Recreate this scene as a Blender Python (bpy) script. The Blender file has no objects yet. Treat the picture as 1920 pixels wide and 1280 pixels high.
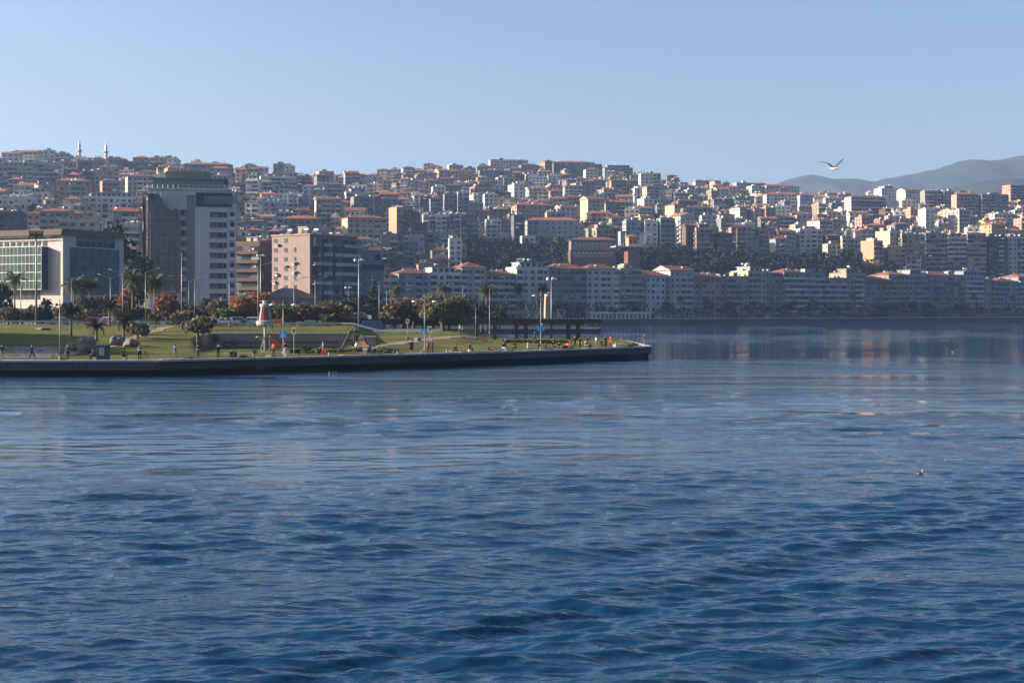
import bpy, bmesh, math, random
import numpy as np
from mathutils import Vector, Matrix

R = math.radians
scene = bpy.context.scene
COL = scene.collection
random.seed(7)

# ------------------------------------------------------------------ camera, sky, sun, exposure
F = 2667.0            # focal length in photo pixels (1920 wide)
HZ = 578.0            # horizon row in the photo
CAMZ = 7.4            # eye height on the ferry deck
cam_d = bpy.data.cameras.new('camera')
cam = bpy.data.objects.new('camera', cam_d)
COL.objects.link(cam)
cam.location = (0, 0, CAMZ)
cam.rotation_euler = (R(90), 0, 0)
cam_d.sensor_width = 36.0
cam_d.lens = F / 1920 * 36.0
cam_d.shift_y = -(640 - HZ) / 1920
cam_d.clip_start = 0.5
cam_d.clip_end = 20000
scene.camera = cam

SUN_EL, SUN_AZ = R(16.5), R(-91)     # azimuth measured from +Y towards +X: the sun stands to the left
world = bpy.data.worlds.new('World')
scene.world = world
world.use_nodes = True
wn = world.node_tree.nodes
bg = wn['Background']
sky = wn.new('ShaderNodeTexSky')
sky.sky_type = 'NISHITA'
sky.sun_disc = False
sky.sun_elevation = SUN_EL
sky.sun_rotation = SUN_AZ
sky.altitude = 0
sky.air_density = 0.85
sky.dust_density = 3.2
sky.ozone_density = 2.4
world.node_tree.links.new(sky.outputs[0], bg.inputs[0])
bg.inputs[1].default_value = 0.069

sun_d = bpy.data.lights.new('sun', 'SUN')
sun_d.energy = 5.0
sun_d.angle = R(0.53)
sun_d.color = (1.0, 0.87, 0.71)
sun = bpy.data.objects.new('sun', sun_d)
COL.objects.link(sun)
to_sun = Vector((math.sin(SUN_AZ) * math.cos(SUN_EL), math.cos(SUN_AZ) * math.cos(SUN_EL), math.sin(SUN_EL)))
sun.rotation_euler = to_sun.to_track_quat('Z', 'Y').to_euler()

vs = scene.view_settings
vs.view_transform = 'Standard'
vs.look = 'None'
vs.exposure = 1.67
vs.gamma = 1.0
vs.use_curve_mapping = False
scene.render.engine = 'CYCLES'
cy = scene.cycles
cy.use_denoising = True
try:
    cy.denoiser = 'OPENIMAGEDENOISE'
    cy.denoising_input_passes = 'RGB_ALBEDO_NORMAL'
except Exception:
    pass
cy.max_bounces = 5
cy.diffuse_bounces = 2
cy.glossy_bounces = 3
cy.transmission_bounces = 2
cy.volume_bounces = 1
cy.transparent_max_bounces = 6
cy.caustics_reflective = False
cy.caustics_refractive = False
cy.sample_clamp_indirect = 4.0
cy.use_adaptive_sampling = True
cy.adaptive_threshold = 0.012

# ------------------------------------------------------------------ materials
MATS = {}
def mat(name, col, rough=0.8, spec=0.3, metal=0.0, var=0.12, nscale=0.35, bump=0.0, bscale=3.0, stain=None, streak=False, objvar=0.0, trans=0.0):
    """Procedural surface: base colour broken up by two sizes of noise, optional streaky staining, per-object tone."""
    if name in MATS:
        return MATS[name]
    m = bpy.data.materials.new(name)
    m.use_nodes = True
    nt = m.node_tree
    n, l = nt.nodes, nt.links
    b = n['Principled BSDF']
    b.inputs['Roughness'].default_value = rough
    b.inputs['Metallic'].default_value = metal
    b.inputs['Specular IOR Level'].default_value = spec
    tc = n.new('ShaderNodeTexCoord')
    mp = n.new('ShaderNodeMapping')
    l.new(tc.outputs['Object'], mp.inputs[0])
    if streak:
        mp.inputs['Scale'].default_value = (1, 1, 0.16)
    no = n.new('ShaderNodeTexNoise')
    no.inputs['Scale'].default_value = nscale
    no.inputs['Detail'].default_value = 5
    no.inputs['Roughness'].default_value = 0.62
    l.new(mp.outputs[0], no.inputs['Vector'])
    mr = n.new('ShaderNodeMapRange')
    mr.inputs['From Min'].default_value = 0.25
    mr.inputs['From Max'].default_value = 0.75
    mr.inputs['To Min'].default_value = 1 - var
    mr.inputs['To Max'].default_value = 1 + var
    l.new(no.outputs['Fac'], mr.inputs['Value'])
    mul = n.new('ShaderNodeVectorMath'); mul.operation = 'SCALE'
    mul.inputs[0].default_value = col[:3]
    last = mr.outputs[0]
    if objvar:
        oi = n.new('ShaderNodeObjectInfo')
        m2 = n.new('ShaderNodeMapRange')
        m2.inputs['To Min'].default_value = 1 - objvar
        m2.inputs['To Max'].default_value = 1 + objvar
        l.new(oi.outputs['Random'], m2.inputs['Value'])
        mm = n.new('ShaderNodeMath'); mm.operation = 'MULTIPLY'
        l.new(last, mm.inputs[0]); l.new(m2.outputs[0], mm.inputs[1])
        last = mm.outputs[0]
    l.new(last, mul.inputs['Scale'])
    out = mul.outputs[0]
    if stain is not None:
        n2 = n.new('ShaderNodeTexNoise')
        n2.inputs['Scale'].default_value = nscale * 2.3
        n2.inputs['Detail'].default_value = 6
        l.new(mp.outputs[0], n2.inputs['Vector'])
        r2 = n.new('ShaderNodeMapRange')
        r2.inputs['From Min'].default_value = 0.5
        r2.inputs['From Max'].default_value = 0.72
        r2.inputs['To Max'].default_value = 0.75
        l.new(n2.outputs['Fac'], r2.inputs['Value'])
        mx = n.new('ShaderNodeMix'); mx.data_type = 'RGBA'
        l.new(r2.outputs[0], mx.inputs['Factor'])
        l.new(out, mx.inputs['A'])
        mx.inputs['B'].default_value = (*stain, 1)
        out = mx.outputs['Result']
    l.new(out, b.inputs['Base Color'])
    if bump:
        nb = n.new('ShaderNodeTexNoise')
        nb.inputs['Scale'].default_value = bscale
        nb.inputs['Detail'].default_value = 6
        l.new(mp.outputs[0], nb.inputs['Vector'])
        bp = n.new('ShaderNodeBump')
        bp.inputs['Strength'].default_value = bump
        bp.inputs['Distance'].default_value = 0.2
        l.new(nb.outputs['Fac'], bp.inputs['Height'])
        l.new(bp.outputs[0], b.inputs['Normal'])
    if trans:
        # thin leaves let some light through
        ms = n.new('ShaderNodeMixShader')
        tr = n.new('ShaderNodeBsdfTranslucent')
        l.new(out, tr.inputs[0])
        ms.inputs[0].default_value = trans
        l.new(b.outputs[0], ms.inputs[1]); l.new(tr.outputs[0], ms.inputs[2])
        l.new(ms.outputs[0], n['Material Output'].inputs[0])
    MATS[name] = m
    return m

WALLS = {   # name -> (label word, colour)
    'white': ('white', (.60, .575, .53)), 'cream': ('cream', (.44, .375, .29)), 'beige': ('beige', (.33, .265, .20)),
    'grey': ('grey', (.22, .215, .21)), 'paleblue': ('pale blue', (.27, .31, .345)), 'ochre': ('ochre', (.40, .27, .14)),
    'pink': ('pink', (.38, .25, .21)), 'green': ('pale green', (.23, .275, .215)), 'brown': ('brown', (.15, .10, .07)),
    'peach': ('peach', (.50, .30, .185)), 'slate': ('dark grey', (.11, .115, .13)), 'offwhite': ('off-white', (.47, .455, .43)),
}
for k, (w, c) in WALLS.items():
    c = tuple(v * .72 for v in c)
    mat('wall_' + k, c, rough=.88, var=.14, nscale=.22, streak=True, objvar=.13, stain=tuple(v * .62 for v in c))
mat('glass_dark', (.03, .037, .05), rough=.3, spec=.12, var=.5, nscale=.6)
mat('glass_mid', (.09, .10, .12), rough=.3, spec=.2, var=.4, nscale=.5)
mat('blind', (.22, .215, .20), rough=.7, var=.25, nscale=.7)
mat('slab', (.34, .33, .31), rough=.85, var=.18, nscale=.5)
mat('void', (.05, .048, .046), rough=.95, var=.3)
mat('tile', (.25, .098, .06), rough=.85, var=.28, nscale=1.2, objvar=.22, bump=.3, bscale=6, stain=(.10, .058, .045))
mat('tile_old', (.13, .065, .047), rough=.9, var=.3, nscale=1.0, objvar=.2, bump=.3, bscale=6, stain=(.075, .05, .04))
mat('flatroof', (.17, .16, .15), rough=.95, var=.3, nscale=.6, objvar=.2)
mat('bitumen', (.09, .09, .095), rough=.9, var=.3, nscale=.6)
mat('whitepaint', (.52, .51, .49), rough=.55, var=.08, nscale=1.2)
mat('steel', (.25, .26, .27), rough=.42, metal=.6, var=.12, nscale=2)
mat('galv', (.17, .175, .18), rough=.5, metal=.35, var=.15, nscale=2)
mat('darksteel', (.045, .047, .05), rough=.55, var=.2)
mat('lamphead', (.45, .46, .46), rough=.35, var=.05)
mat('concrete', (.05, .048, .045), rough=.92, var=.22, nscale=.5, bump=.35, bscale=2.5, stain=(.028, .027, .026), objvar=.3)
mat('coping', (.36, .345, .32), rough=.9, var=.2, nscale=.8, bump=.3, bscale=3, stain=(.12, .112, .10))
mat('wetconcrete_shade', (.008, .008, .008), rough=.6, var=.35, nscale=1.2, bump=.4)  # near-black tone puts the undercut's shade into the wet concrete colour
mat('paving', (.22, .20, .18), rough=.92, var=.18, nscale=.8, stain=(.15, .135, .12))
mat('asphalt', (.055, .055, .057), rough=.9, var=.2, nscale=1.5)
mat('marking', (.75, .75, .72), rough=.7)
mat('path', (.21, .155, .105), rough=1, var=.3, nscale=.5, stain=(.13, .11, .06))
mat('soil', (.20, .13, .08), rough=1, var=.3, nscale=.8)
mat('redbrick', (.13, .062, .048), rough=.9, var=.2, nscale=.6, stain=(.09, .05, .04), streak=True)
mat('sandstone', (.30, .23, .16), rough=.9, var=.15, nscale=.6)
mat('rock', (.14, .125, .115), rough=.95, var=.3, nscale=.7, bump=.8, bscale=1.4, stain=(.085, .08, .075))
mat('bark', (.10, .075, .055), rough=.95, var=.3, nscale=3, bump=.6, bscale=6)
mat('palmbark', (.17, .125, .085), rough=.95, var=.35, nscale=5, bump=.8, bscale=9)
mat('wood_slat', (.19, .13, .085), rough=.8, var=.25, nscale=2, streak=False)
mat('skin', (.48, .29, .21), rough=.6, var=.08)
for nm, c in dict(leaf_olive=(.105, .098, .048), leaf_brown=(.135, .10, .058), leaf_rust=(.26, .13, .06), leaf_red=(.21, .095, .055),
                  leaf_green=(.075, .10, .034), leaf_dark=(.028, .042, .022), leaf_pine=(.035, .05, .03), leaf_grey=(.13, .13, .09),
                  leaf_yellow=(.16, .15, .045)).items():
    mat(nm, c, rough=.75, spec=.25, var=.45, nscale=1.1, objvar=.18, trans=.22)
mat('leaf_woods_shade', (.014, .019, .012), rough=.9, spec=.1, var=.5, nscale=.3)  # the slope's shade is put into both woods leaf colours
mat('leaf_woods_olive_shade', (.024, .024, .014), rough=.9, spec=.1, var=.5, nscale=.3)
mat('frond', (.105, .11, .045), rough=.6, spec=.35, var=.3, nscale=1.5, objvar=.15, trans=.2)
mat('frond_dark', (.045, .055, .026), rough=.6, spec=.3, var=.3, nscale=1.5, objvar=.15, trans=.15)

# ------------------------------------------------------------------ mesh helpers
class MB:
    """Collects boxes, tubes and polygons into one mesh."""
    def __init__(s):
        s.v, s.f, s.m = [], [], []
    def poly(s, pts, m=0):
        k = len(s.v)
        s.v.extend([tuple(p) for p in pts]); s.f.append(tuple(range(k, k + len(pts)))); s.m.append(m)
    def hexa(s, c, m=0, skip=''):
        """c: 8 corners, bottom ring (0-3) then top ring (4-7), counter-clockwise seen from above"""
        k = len(s.v); s.v.extend([tuple(p) for p in c])
        fs = {'b': (3, 2, 1, 0), 't': (4, 5, 6, 7), 'f': (0, 1, 5, 4), 'r': (1, 2, 6, 5), 'k': (2, 3, 7, 6), 'l': (3, 0, 4, 7)}
        for key, q in fs.items():
            if key not in skip:
                s.f.append(tuple(k + i for i in q)); s.m.append(m)
    def box(s, x0, x1, y0, y1, z0, z1, m=0, skip=''):
        s.hexa([(x0, y0, z0), (x1, y0, z0), (x1, y1, z0), (x0, y1, z0), (x0, y0, z1), (x1, y0, z1), (x1, y1, z1), (x0, y1, z1)], m, skip)
    def tube(s, pts, rad, n=8, m=0, cap=True):
        """swept tube through pts; rad is one radius or a list"""
        pts = [Vector(p) for p in pts]
        if not isinstance(rad, (list, tuple)): rad = [rad] * len(pts)
        k = len(s.v)
        up = None
        for i, p in enumerate(pts):
            d = (pts[min(i + 1, len(pts) - 1)] - pts[max(i - 1, 0)])
            d = d.normalized() if d.length > 1e-9 else Vector((0, 0, 1))
            if up is None:
                up = Vector((1, 0, 0)) if abs(d.x) < .9 else Vector((0, 1, 0))
            a = d.cross(up)
            if a.length < 1e-6: a = d.cross(Vector((0, 1, 0.3)))
            a.normalize(); b = d.cross(a)
            for j in range(n):
                t = 2 * math.pi * j / n
                s.v.append(tuple(p + (a * math.cos(t) + b * math.sin(t)) * rad[i]))
        for i in range(len(pts) - 1):
            for j in range(n):
                a0 = k + i * n + j; a1 = k + i * n + (j + 1) % n
                s.f.append((a0, a0 + n, a1 + n, a1)); s.m.append(m)
        if cap:
            s.f.append(tuple(k + j for j in range(n))); s.m.append(m)
            e = k + (len(pts) - 1) * n
            s.f.append(tuple(e + j for j in reversed(range(n)))); s.m.append(m)
    def lathe(s, prof, n=16, c=(0, 0, 0), m=0):
        """prof: (radius, z) from the bottom up"""
        k = len(s.v)
        for r, z in prof:
            for j in range(n):
                t = 2 * math.pi * j / n
                s.v.append((c[0] + r * math.cos(t), c[1] + r * math.sin(t), c[2] + z))
        for i in range(len(prof) - 1):
            for j in range(n):
                a0 = k + i * n + j; a1 = k + i * n + (j + 1) % n
                s.f.append((a0, a1, a1 + n, a0 + n)); s.m.append(m)
        s.f.append(tuple(k + j for j in reversed(range(n)))); s.m.append(m)
        e = k + (len(prof) - 1) * n
        s.f.append(tuple(e + j for j in range(n))); s.m.append(m)
    def mesh(s, name, mats, smooth=False):
        me = bpy.data.meshes.new(name)
        me.from_pydata(s.v, [], s.f)
        for q in mats: me.materials.append(MATS[q] if isinstance(q, str) else q)
        if len(mats) > 1: me.polygons.foreach_set('material_index', s.m)
        if smooth: me.polygons.foreach_set('use_smooth', [True] * len(s.f))
        me.update()
        return me
    def build(s, name, mats, parent=None, loc=None, rot=None, smooth=False):
        return link(name, s.mesh(name, mats if isinstance(mats, (list, tuple)) else [mats], smooth), parent, loc, rot)

def link(name, me, parent=None, loc=None, rot=None, scale=None):
    o = bpy.data.objects.new(name, me)
    COL.objects.link(o)
    if parent is not None: o.parent = parent
    if loc is not None: o.location = loc
    if rot is not None: o.rotation_euler = rot if isinstance(rot, (tuple, list)) else (0, 0, rot)
    if scale is not None: o.scale = scale if isinstance(scale, (tuple, list)) else (scale,) * 3
    return o
def tag(o, label=None, cat=None, group=None, kind=None):
    if label: o['label'] = label
    if cat: o['category'] = cat
    if group: o['group'] = group
    if kind: o['kind'] = kind
    return o
def thing(name, label, cat, loc=(0, 0, 0), rot=0, group=None, scale=None):
    return tag(link(name, None, None, loc, rot, scale), label, cat, group)
def clone(o, parent=None, loc=None, rot=None, label=None, scale=None):
    """copy of a thing with copies of its parts and sub-parts (mesh data shared)"""
    c = o.copy(); COL.objects.link(c); c.parent = parent
    if loc is not None: c.location = loc
    if rot is not None: c.rotation_euler = (0, 0, rot)
    if scale is not None: c.scale = (scale,) * 3 if not isinstance(scale, (tuple, list)) else scale
    if label: c['label'] = label
    for ch in KIDS.get(o.name, []):
        cc = ch.copy(); COL.objects.link(cc); cc.parent = c
        for g in KIDS.get(ch.name, []):
            gg = g.copy(); COL.objects.link(gg); gg.parent = cc
    return c
KIDS = {}
def remember(o):
    KIDS[o.name] = list(o.children)
    for ch in o.children: KIDS[ch.name] = list(ch.children)
    return o
def ux(x, Y): return (x - 960) * Y / F          # photo column -> X at distance Y
def uz(y, Y): return CAMZ + (HZ - y) * Y / F    # photo row -> Z at distance Y
def at(x, y, Y): return Vector((ux(x, Y), Y, uz(y, Y)))
def ORD(n):
    w = ('first second third fourth fifth sixth seventh eighth ninth tenth eleventh twelfth thirteenth fourteenth fifteenth sixteenth '
         'seventeenth eighteenth nineteenth twentieth').split()
    tens = {2: 'twenty', 3: 'thirty', 4: 'forty', 5: 'fifty', 6: 'sixty', 7: 'seventy', 8: 'eighty', 9: 'ninety'}
    if n <= 20: return w[n - 1]
    t, r = divmod(n, 10)
    return (tens[t][:-1] + 'ieth') if r == 0 else tens[t] + '-' + w[r - 1]
NUM = 'zero one two three four five six seven eight nine ten eleven twelve'.split()
# ------------------------------------------------------------------ ground heights
# quay front edge of the near promontory (world X, Y)
EDGE = [(-260, 151), (-140, 152.5), (ux(0, 154), 154), (ux(300, 155.5), 155.5), (ux(490, 163), 163), (ux(640, 170), 170), (ux(960, 188), 188), (ux(1220, 212.5), 212.5)]
EX = [p[0] for p in EDGE]; EY = [p[1] for p in EDGE]
QZ = 1.7
def front(X): return float(np.interp(X, EX, EY))
def sstep(a, b, t):
    t = max(0.0, min(1.0, (t - a) / (b - a))); return t * t * (3 - 2 * t)
def park_z(X, Y):
    """lawn and playground of the promontory"""
    x = 960 + X * F / Y
    d = Y - front(X) - 6.5
    D = 240 - front(X) - 6.5
    left = 1.76 + 2.75 * sstep(0, 1, d / D) ** .85 + .12 * math.sin(X * .21) * sstep(2, 20, d)
    play = 1.78 if Y < 201.6 else 3.9 + .4 * sstep(205, 238, Y)
    mid = 1.76 + 1.35 * sstep(0, 1, d / max(D, 20)) + .1 * math.sin(X * .3) * sstep(2, 15, d)
    right = 1.76 + .16 * sstep(0, 12, d)
    a = sstep(360, 385, x); b = sstep(655, 715, x); c = sstep(850, 930, x)
    z = left * (1 - a) + play * a
    z = z * (1 - b) + mid * b
    return z * (1 - c) + right * c
def road_z(X):
    x = 960 + X * F / 250
    return float(np.interp(x, [450, 640, 780, 900], [4.45, 3.6, 2.75, 1.95]))

def yz(Y, y): return (Y, CAMZ + (HZ - y) * Y / F)
HILL = {   # photo column -> (distance, height) profile of the hillside
    -700: [(262, 4.4), (420, 5), yz(560, 510), yz(700, 440), yz(900, 360), yz(1150, 318), yz(1500, 395), (2600, 60)],
    0:    [(262, 4.4), (420, 5), yz(540, 520), yz(620, 475), yz(760, 425), yz(930, 366), yz(1150, 314), (1600, 112), (2600, 60)],
    250:  [(262, 4.4), (430, 5), yz(560, 525), yz(660, 475), yz(800, 420), yz(980, 365), yz(1200, 320), (1600, 118), (2600, 60)],
    450:  [(262, 4.3), (470, 5), yz(580, 530), yz(680, 480), yz(840, 425), yz(1040, 365), yz(1300, 328), (1700, 125), (2600, 60)],
    650:  [(262, 3.6), (560, 4), yz(640, 545), yz(740, 505), yz(880, 445), yz(1080, 385), yz(1380, 338), (1800, 130), (2600, 60)],
    800:  [(262, 2.6), (600, 3), (700, 5), yz(770, 525), yz(900, 465), yz(1100, 400), yz(1300, 350), yz(1460, 325), (1900, 130), (2700, 60)],
    950:  [(262, 2.1), (660, 3), (735, 5), yz(780, 530), yz(850, 482), yz(940, 462), yz(1150, 395), yz(1330, 345), yz(1480, 320), (1900, 130), (2700, 60)],
    1150: [(262, 2.1), (680, 3), (755, 5), yz(800, 525), yz(850, 480), yz(960, 455), yz(1180, 392), yz(1380, 340), yz(1520, 326), (1900, 130), (2700, 60)],
    1300: [(262, 2.1), (700, 3), (775, 5), yz(830, 525), yz(880, 482), yz(1000, 455), yz(1200, 403), yz(1420, 362), yz(1580, 350), (1900, 120), (2700, 60)],
    1500: [(262, 2.1), (720, 3), (800, 5), yz(850, 520), yz(905, 488), yz(1040, 455), yz(1220, 415), yz(1440, 378), yz(1650, 366), (2000, 110), (2700, 60)],
    1700: [(262, 2.1), (760, 3), (835, 5), yz(880, 520), yz(930, 500), yz(1040, 470), yz(1220, 416), yz(1300, 399), yz(1440, 384), yz(1650, 373), (2000, 105), (2700, 60)],
    1900: [(262, 2.1), (810, 3), (870, 5), yz(905, 522), yz(950, 505), yz(1050, 475), yz(1230, 420), yz(1300, 404), yz(1440, 390), yz(1650, 380), (2000, 100), (2700, 60)],
    2700: [(262, 2.1), (900, 3), (960, 5), yz(1000, 530), yz(1060, 505), yz(1150, 480), yz(1300, 440), yz(1500, 410), yz(1650, 400), (2000, 90), (2700, 60)],
}
HX = sorted(HILL)
def hill_z(X, Y):
    x = 960 + X * F / Y
    x = min(max(x, HX[0]), HX[-1])
    i = max(0, min(len(HX) - 2, int(np.searchsorted(HX, x)) - 1))
    def pz(c):
        p = HILL[c]
        return float(np.interp(Y, [q[0] for q in p], [q[1] for q in p]))
    t = (x - HX[i]) / (HX[i + 1] - HX[i])
    z = pz(HX[i]) * (1 - t) + pz(HX[i + 1]) * t
    return z

COAST = [(-30, 640), (20, 655), (41, 661), (57.5, 667), (110, 702), (167, 742), (230, 782), (296, 822), (420, 900), (700, 1080), (1300, 1400)]
CX = [p[0] for p in COAST]; CY = [p[1] for p in COAST]
def coastY(X): return float(np.interp(X, CX, CY))

# ------------------------------------------------------------------ hillside ground
def ground_material():
    m = mat('hillground', (.085, .078, .05), rough=1, var=.35, nscale=.04, bump=.6, bscale=.25, stain=(.05, .058, .032))
    return m
ground_material()
mat('ridge', (.018, .024, .016), rough=1, var=.5, nscale=.008, bump=1.0, bscale=.03, stain=(.045, .045, .035))
def land_mesh():
    xs = list(range(-1500, -200, 100)) + list(range(-200, 2200, 30)) + list(range(2200, 3600, 100))
    Ys = [258, 266, 280, 300, 330, 360, 400, 440, 475] + list(range(500, 1000, 14)) + list(range(1000, 1720, 24)) + [1800, 1900, 2100, 2400, 2700]
    v, f, idx = [], [], {}
    rnd = random.Random(3)
    for i, x in enumerate(xs):
        for j, Y in enumerate(Ys):
            X = ux(x, Y)
            ok = (x <= 780) or (x <= 900 and Y >= 470) or (Y >= coastY(X) + 6)
            if not ok: continue
            z = hill_z(X, Y) - .25
            if Y > 560: z += rnd.uniform(-.8, .8)
            idx[i, j] = len(v); v.append((X, Y, z))
    for i in range(len(xs) - 1):
        for j in range(len(Ys) - 1):
            q = [(i, j), (i + 1, j), (i + 1, j + 1), (i, j + 1)]
            if all(k in idx for k in q): f.append(tuple(idx[k] for k in q))
    me = bpy.data.meshes.new('hillside_ground'); me.from_pydata(v, [], f)
    me.materials.append(MATS['hillground']); me.update()
    tag(link('hillside_ground', me), 'sloping town ground rising behind the shore', kind='structure')
land_mesh()

def mountain(name, label, prof, Y0, Ytop, Yend, base):
    """a wooded mountain range as a height field, its crest following prof (column, row)"""
    xs = np.arange(prof[0][0], prof[-1][0] + 1, 12)
    crest = np.interp(xs, [p[0] for p in prof], [p[1] for p in prof])
    rnd = random.Random(5)
    rows = 34
    v, f = [], []
    for j in range(rows + 1):
        t = j / rows
        Y = Y0 + (Yend - Y0) * t
        for i, x in enumerate(xs):
            X = ux(x, Ytop) * (.93 + .07 * Y / Ytop)
            zt = CAMZ + (HZ - crest[i]) * Ytop / F
            s = (Y - Y0) / (Ytop - Y0) if Y < Ytop else 1 - (Y - Ytop) / (Yend - Ytop) * .5
            s = max(0, s)
            fold = .5 + .5 * math.sin(X * .011 + 1.7 * math.sin(Y * .004) + .8 * math.sin(X * .027))
            z = base + (zt - base) * (s ** (.75 + .5 * fold)) + rnd.uniform(-1, 1) * 7 * min(1, 4 * s * abs(1 - s) + .12)
            v.append((X, Y, z))
    n = len(xs)
    for j in range(rows):
        for i in range(n - 1):
            a = j * n + i; f.append((a, a + 1, a + 1 + n, a + n))
    me = bpy.data.meshes.new(name); me.from_pydata(v, [], f)
    me.materials.append(MATS['ridge']); me.polygons.foreach_set('use_smooth', [True] * len(f)); me.update()
    tag(link(name, me), label, kind='structure')
mountain('mountain_range', 'long wooded mountain range behind the town',
         [(1200, 390), (1400, 362), (1450, 346), (1480, 333), (1505, 327), (1528, 325), (1545, 329), (1562, 333), (1600, 332), (1625, 336), (1641, 339), (1660, 333),
          (1720, 322), (1762, 313), (1800, 300), (1830, 296), (1860, 298), (1880, 297), (1905, 291), (1960, 286), (2100, 280), (2300, 300), (2700, 350)],
         3300, 4500, 5600, 95)
mountain('foothill', 'lower green foothill before the mountain range',
         [(1600, 380), (1740, 360), (1800, 347), (1850, 339), (1890, 331), (1925, 335), (2000, 345), (2200, 372)], 2700, 3200, 3600, 90)

# ------------------------------------------------------------------ the sea
def sea_material():
    m = bpy.data.materials.new('sea'); m.use_nodes = True
    nt = m.node_tree; n, l = nt.nodes, nt.links
    b = n['Principled BSDF']
    b.inputs['Base Color'].default_value = (.004, .034, .084, 1)
    b.inputs['Roughness'].default_value = .045
    b.inputs['IOR'].default_value = 1.333
    tc = n.new('ShaderNodeTexCoord')
    def noise(scale, sx, sy, rot, detail=3, rough=.55):
        mp = n.new('ShaderNodeMapping')
        mp.inputs['Scale'].default_value = (sx, sy, 1); mp.inputs['Rotation'].default_value = (0, 0, rot)
        l.new(tc.outputs['Object'], mp.inputs[0])
        t = n.new('ShaderNodeTexNoise'); t.inputs['Scale'].default_value = scale
        t.inputs['Detail'].default_value = detail; t.inputs['Roughness'].default_value = rough
        l.new(mp.outputs[0], t.inputs['Vector'])
        return t.outputs['Fac']
    def math_(op, a, bb):
        k = n.new('ShaderNodeMath'); k.operation = op
        for i, q in enumerate((a, bb)):
            if isinstance(q, (int, float)): k.inputs[i].default_value = q
            else: l.new(q, k.inputs[i])
        return k.outputs[0]
    # wind ripples over a slow chop; calm lanes (vertex attribute of the sea sheet) damp both
    at_ = n.new('ShaderNodeAttribute'); at_.attribute_name = 'wind'
    amp = at_.outputs['Fac']
    rip = math_('ADD', math_('MULTIPLY', noise(3.0, .6, 1.5, .25, 3, .6), .034), math_('MULTIPLY', noise(1.0, .5, 1.6, -.12, 3), .115))
    fine = math_('MULTIPLY', noise(7.5, .55, 1.5, .3, 2, .5), .016)
    rip = math_('ADD', rip, fine)
    chop = math_('MULTIPLY', noise(.30, .45, 1.7, .18, 3), .17)
    h = math_('MULTIPLY', math_('ADD', rip, chop), amp)
    bp = n.new('ShaderNodeBump'); bp.inputs['Strength'].default_value = 1; bp.inputs['Distance'].default_value = 1.0
    l.new(h, bp.inputs['Height']); l.new(bp.outputs[0], b.inputs['Normal'])
    MATS['sea'] = m
sea_material()
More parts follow.
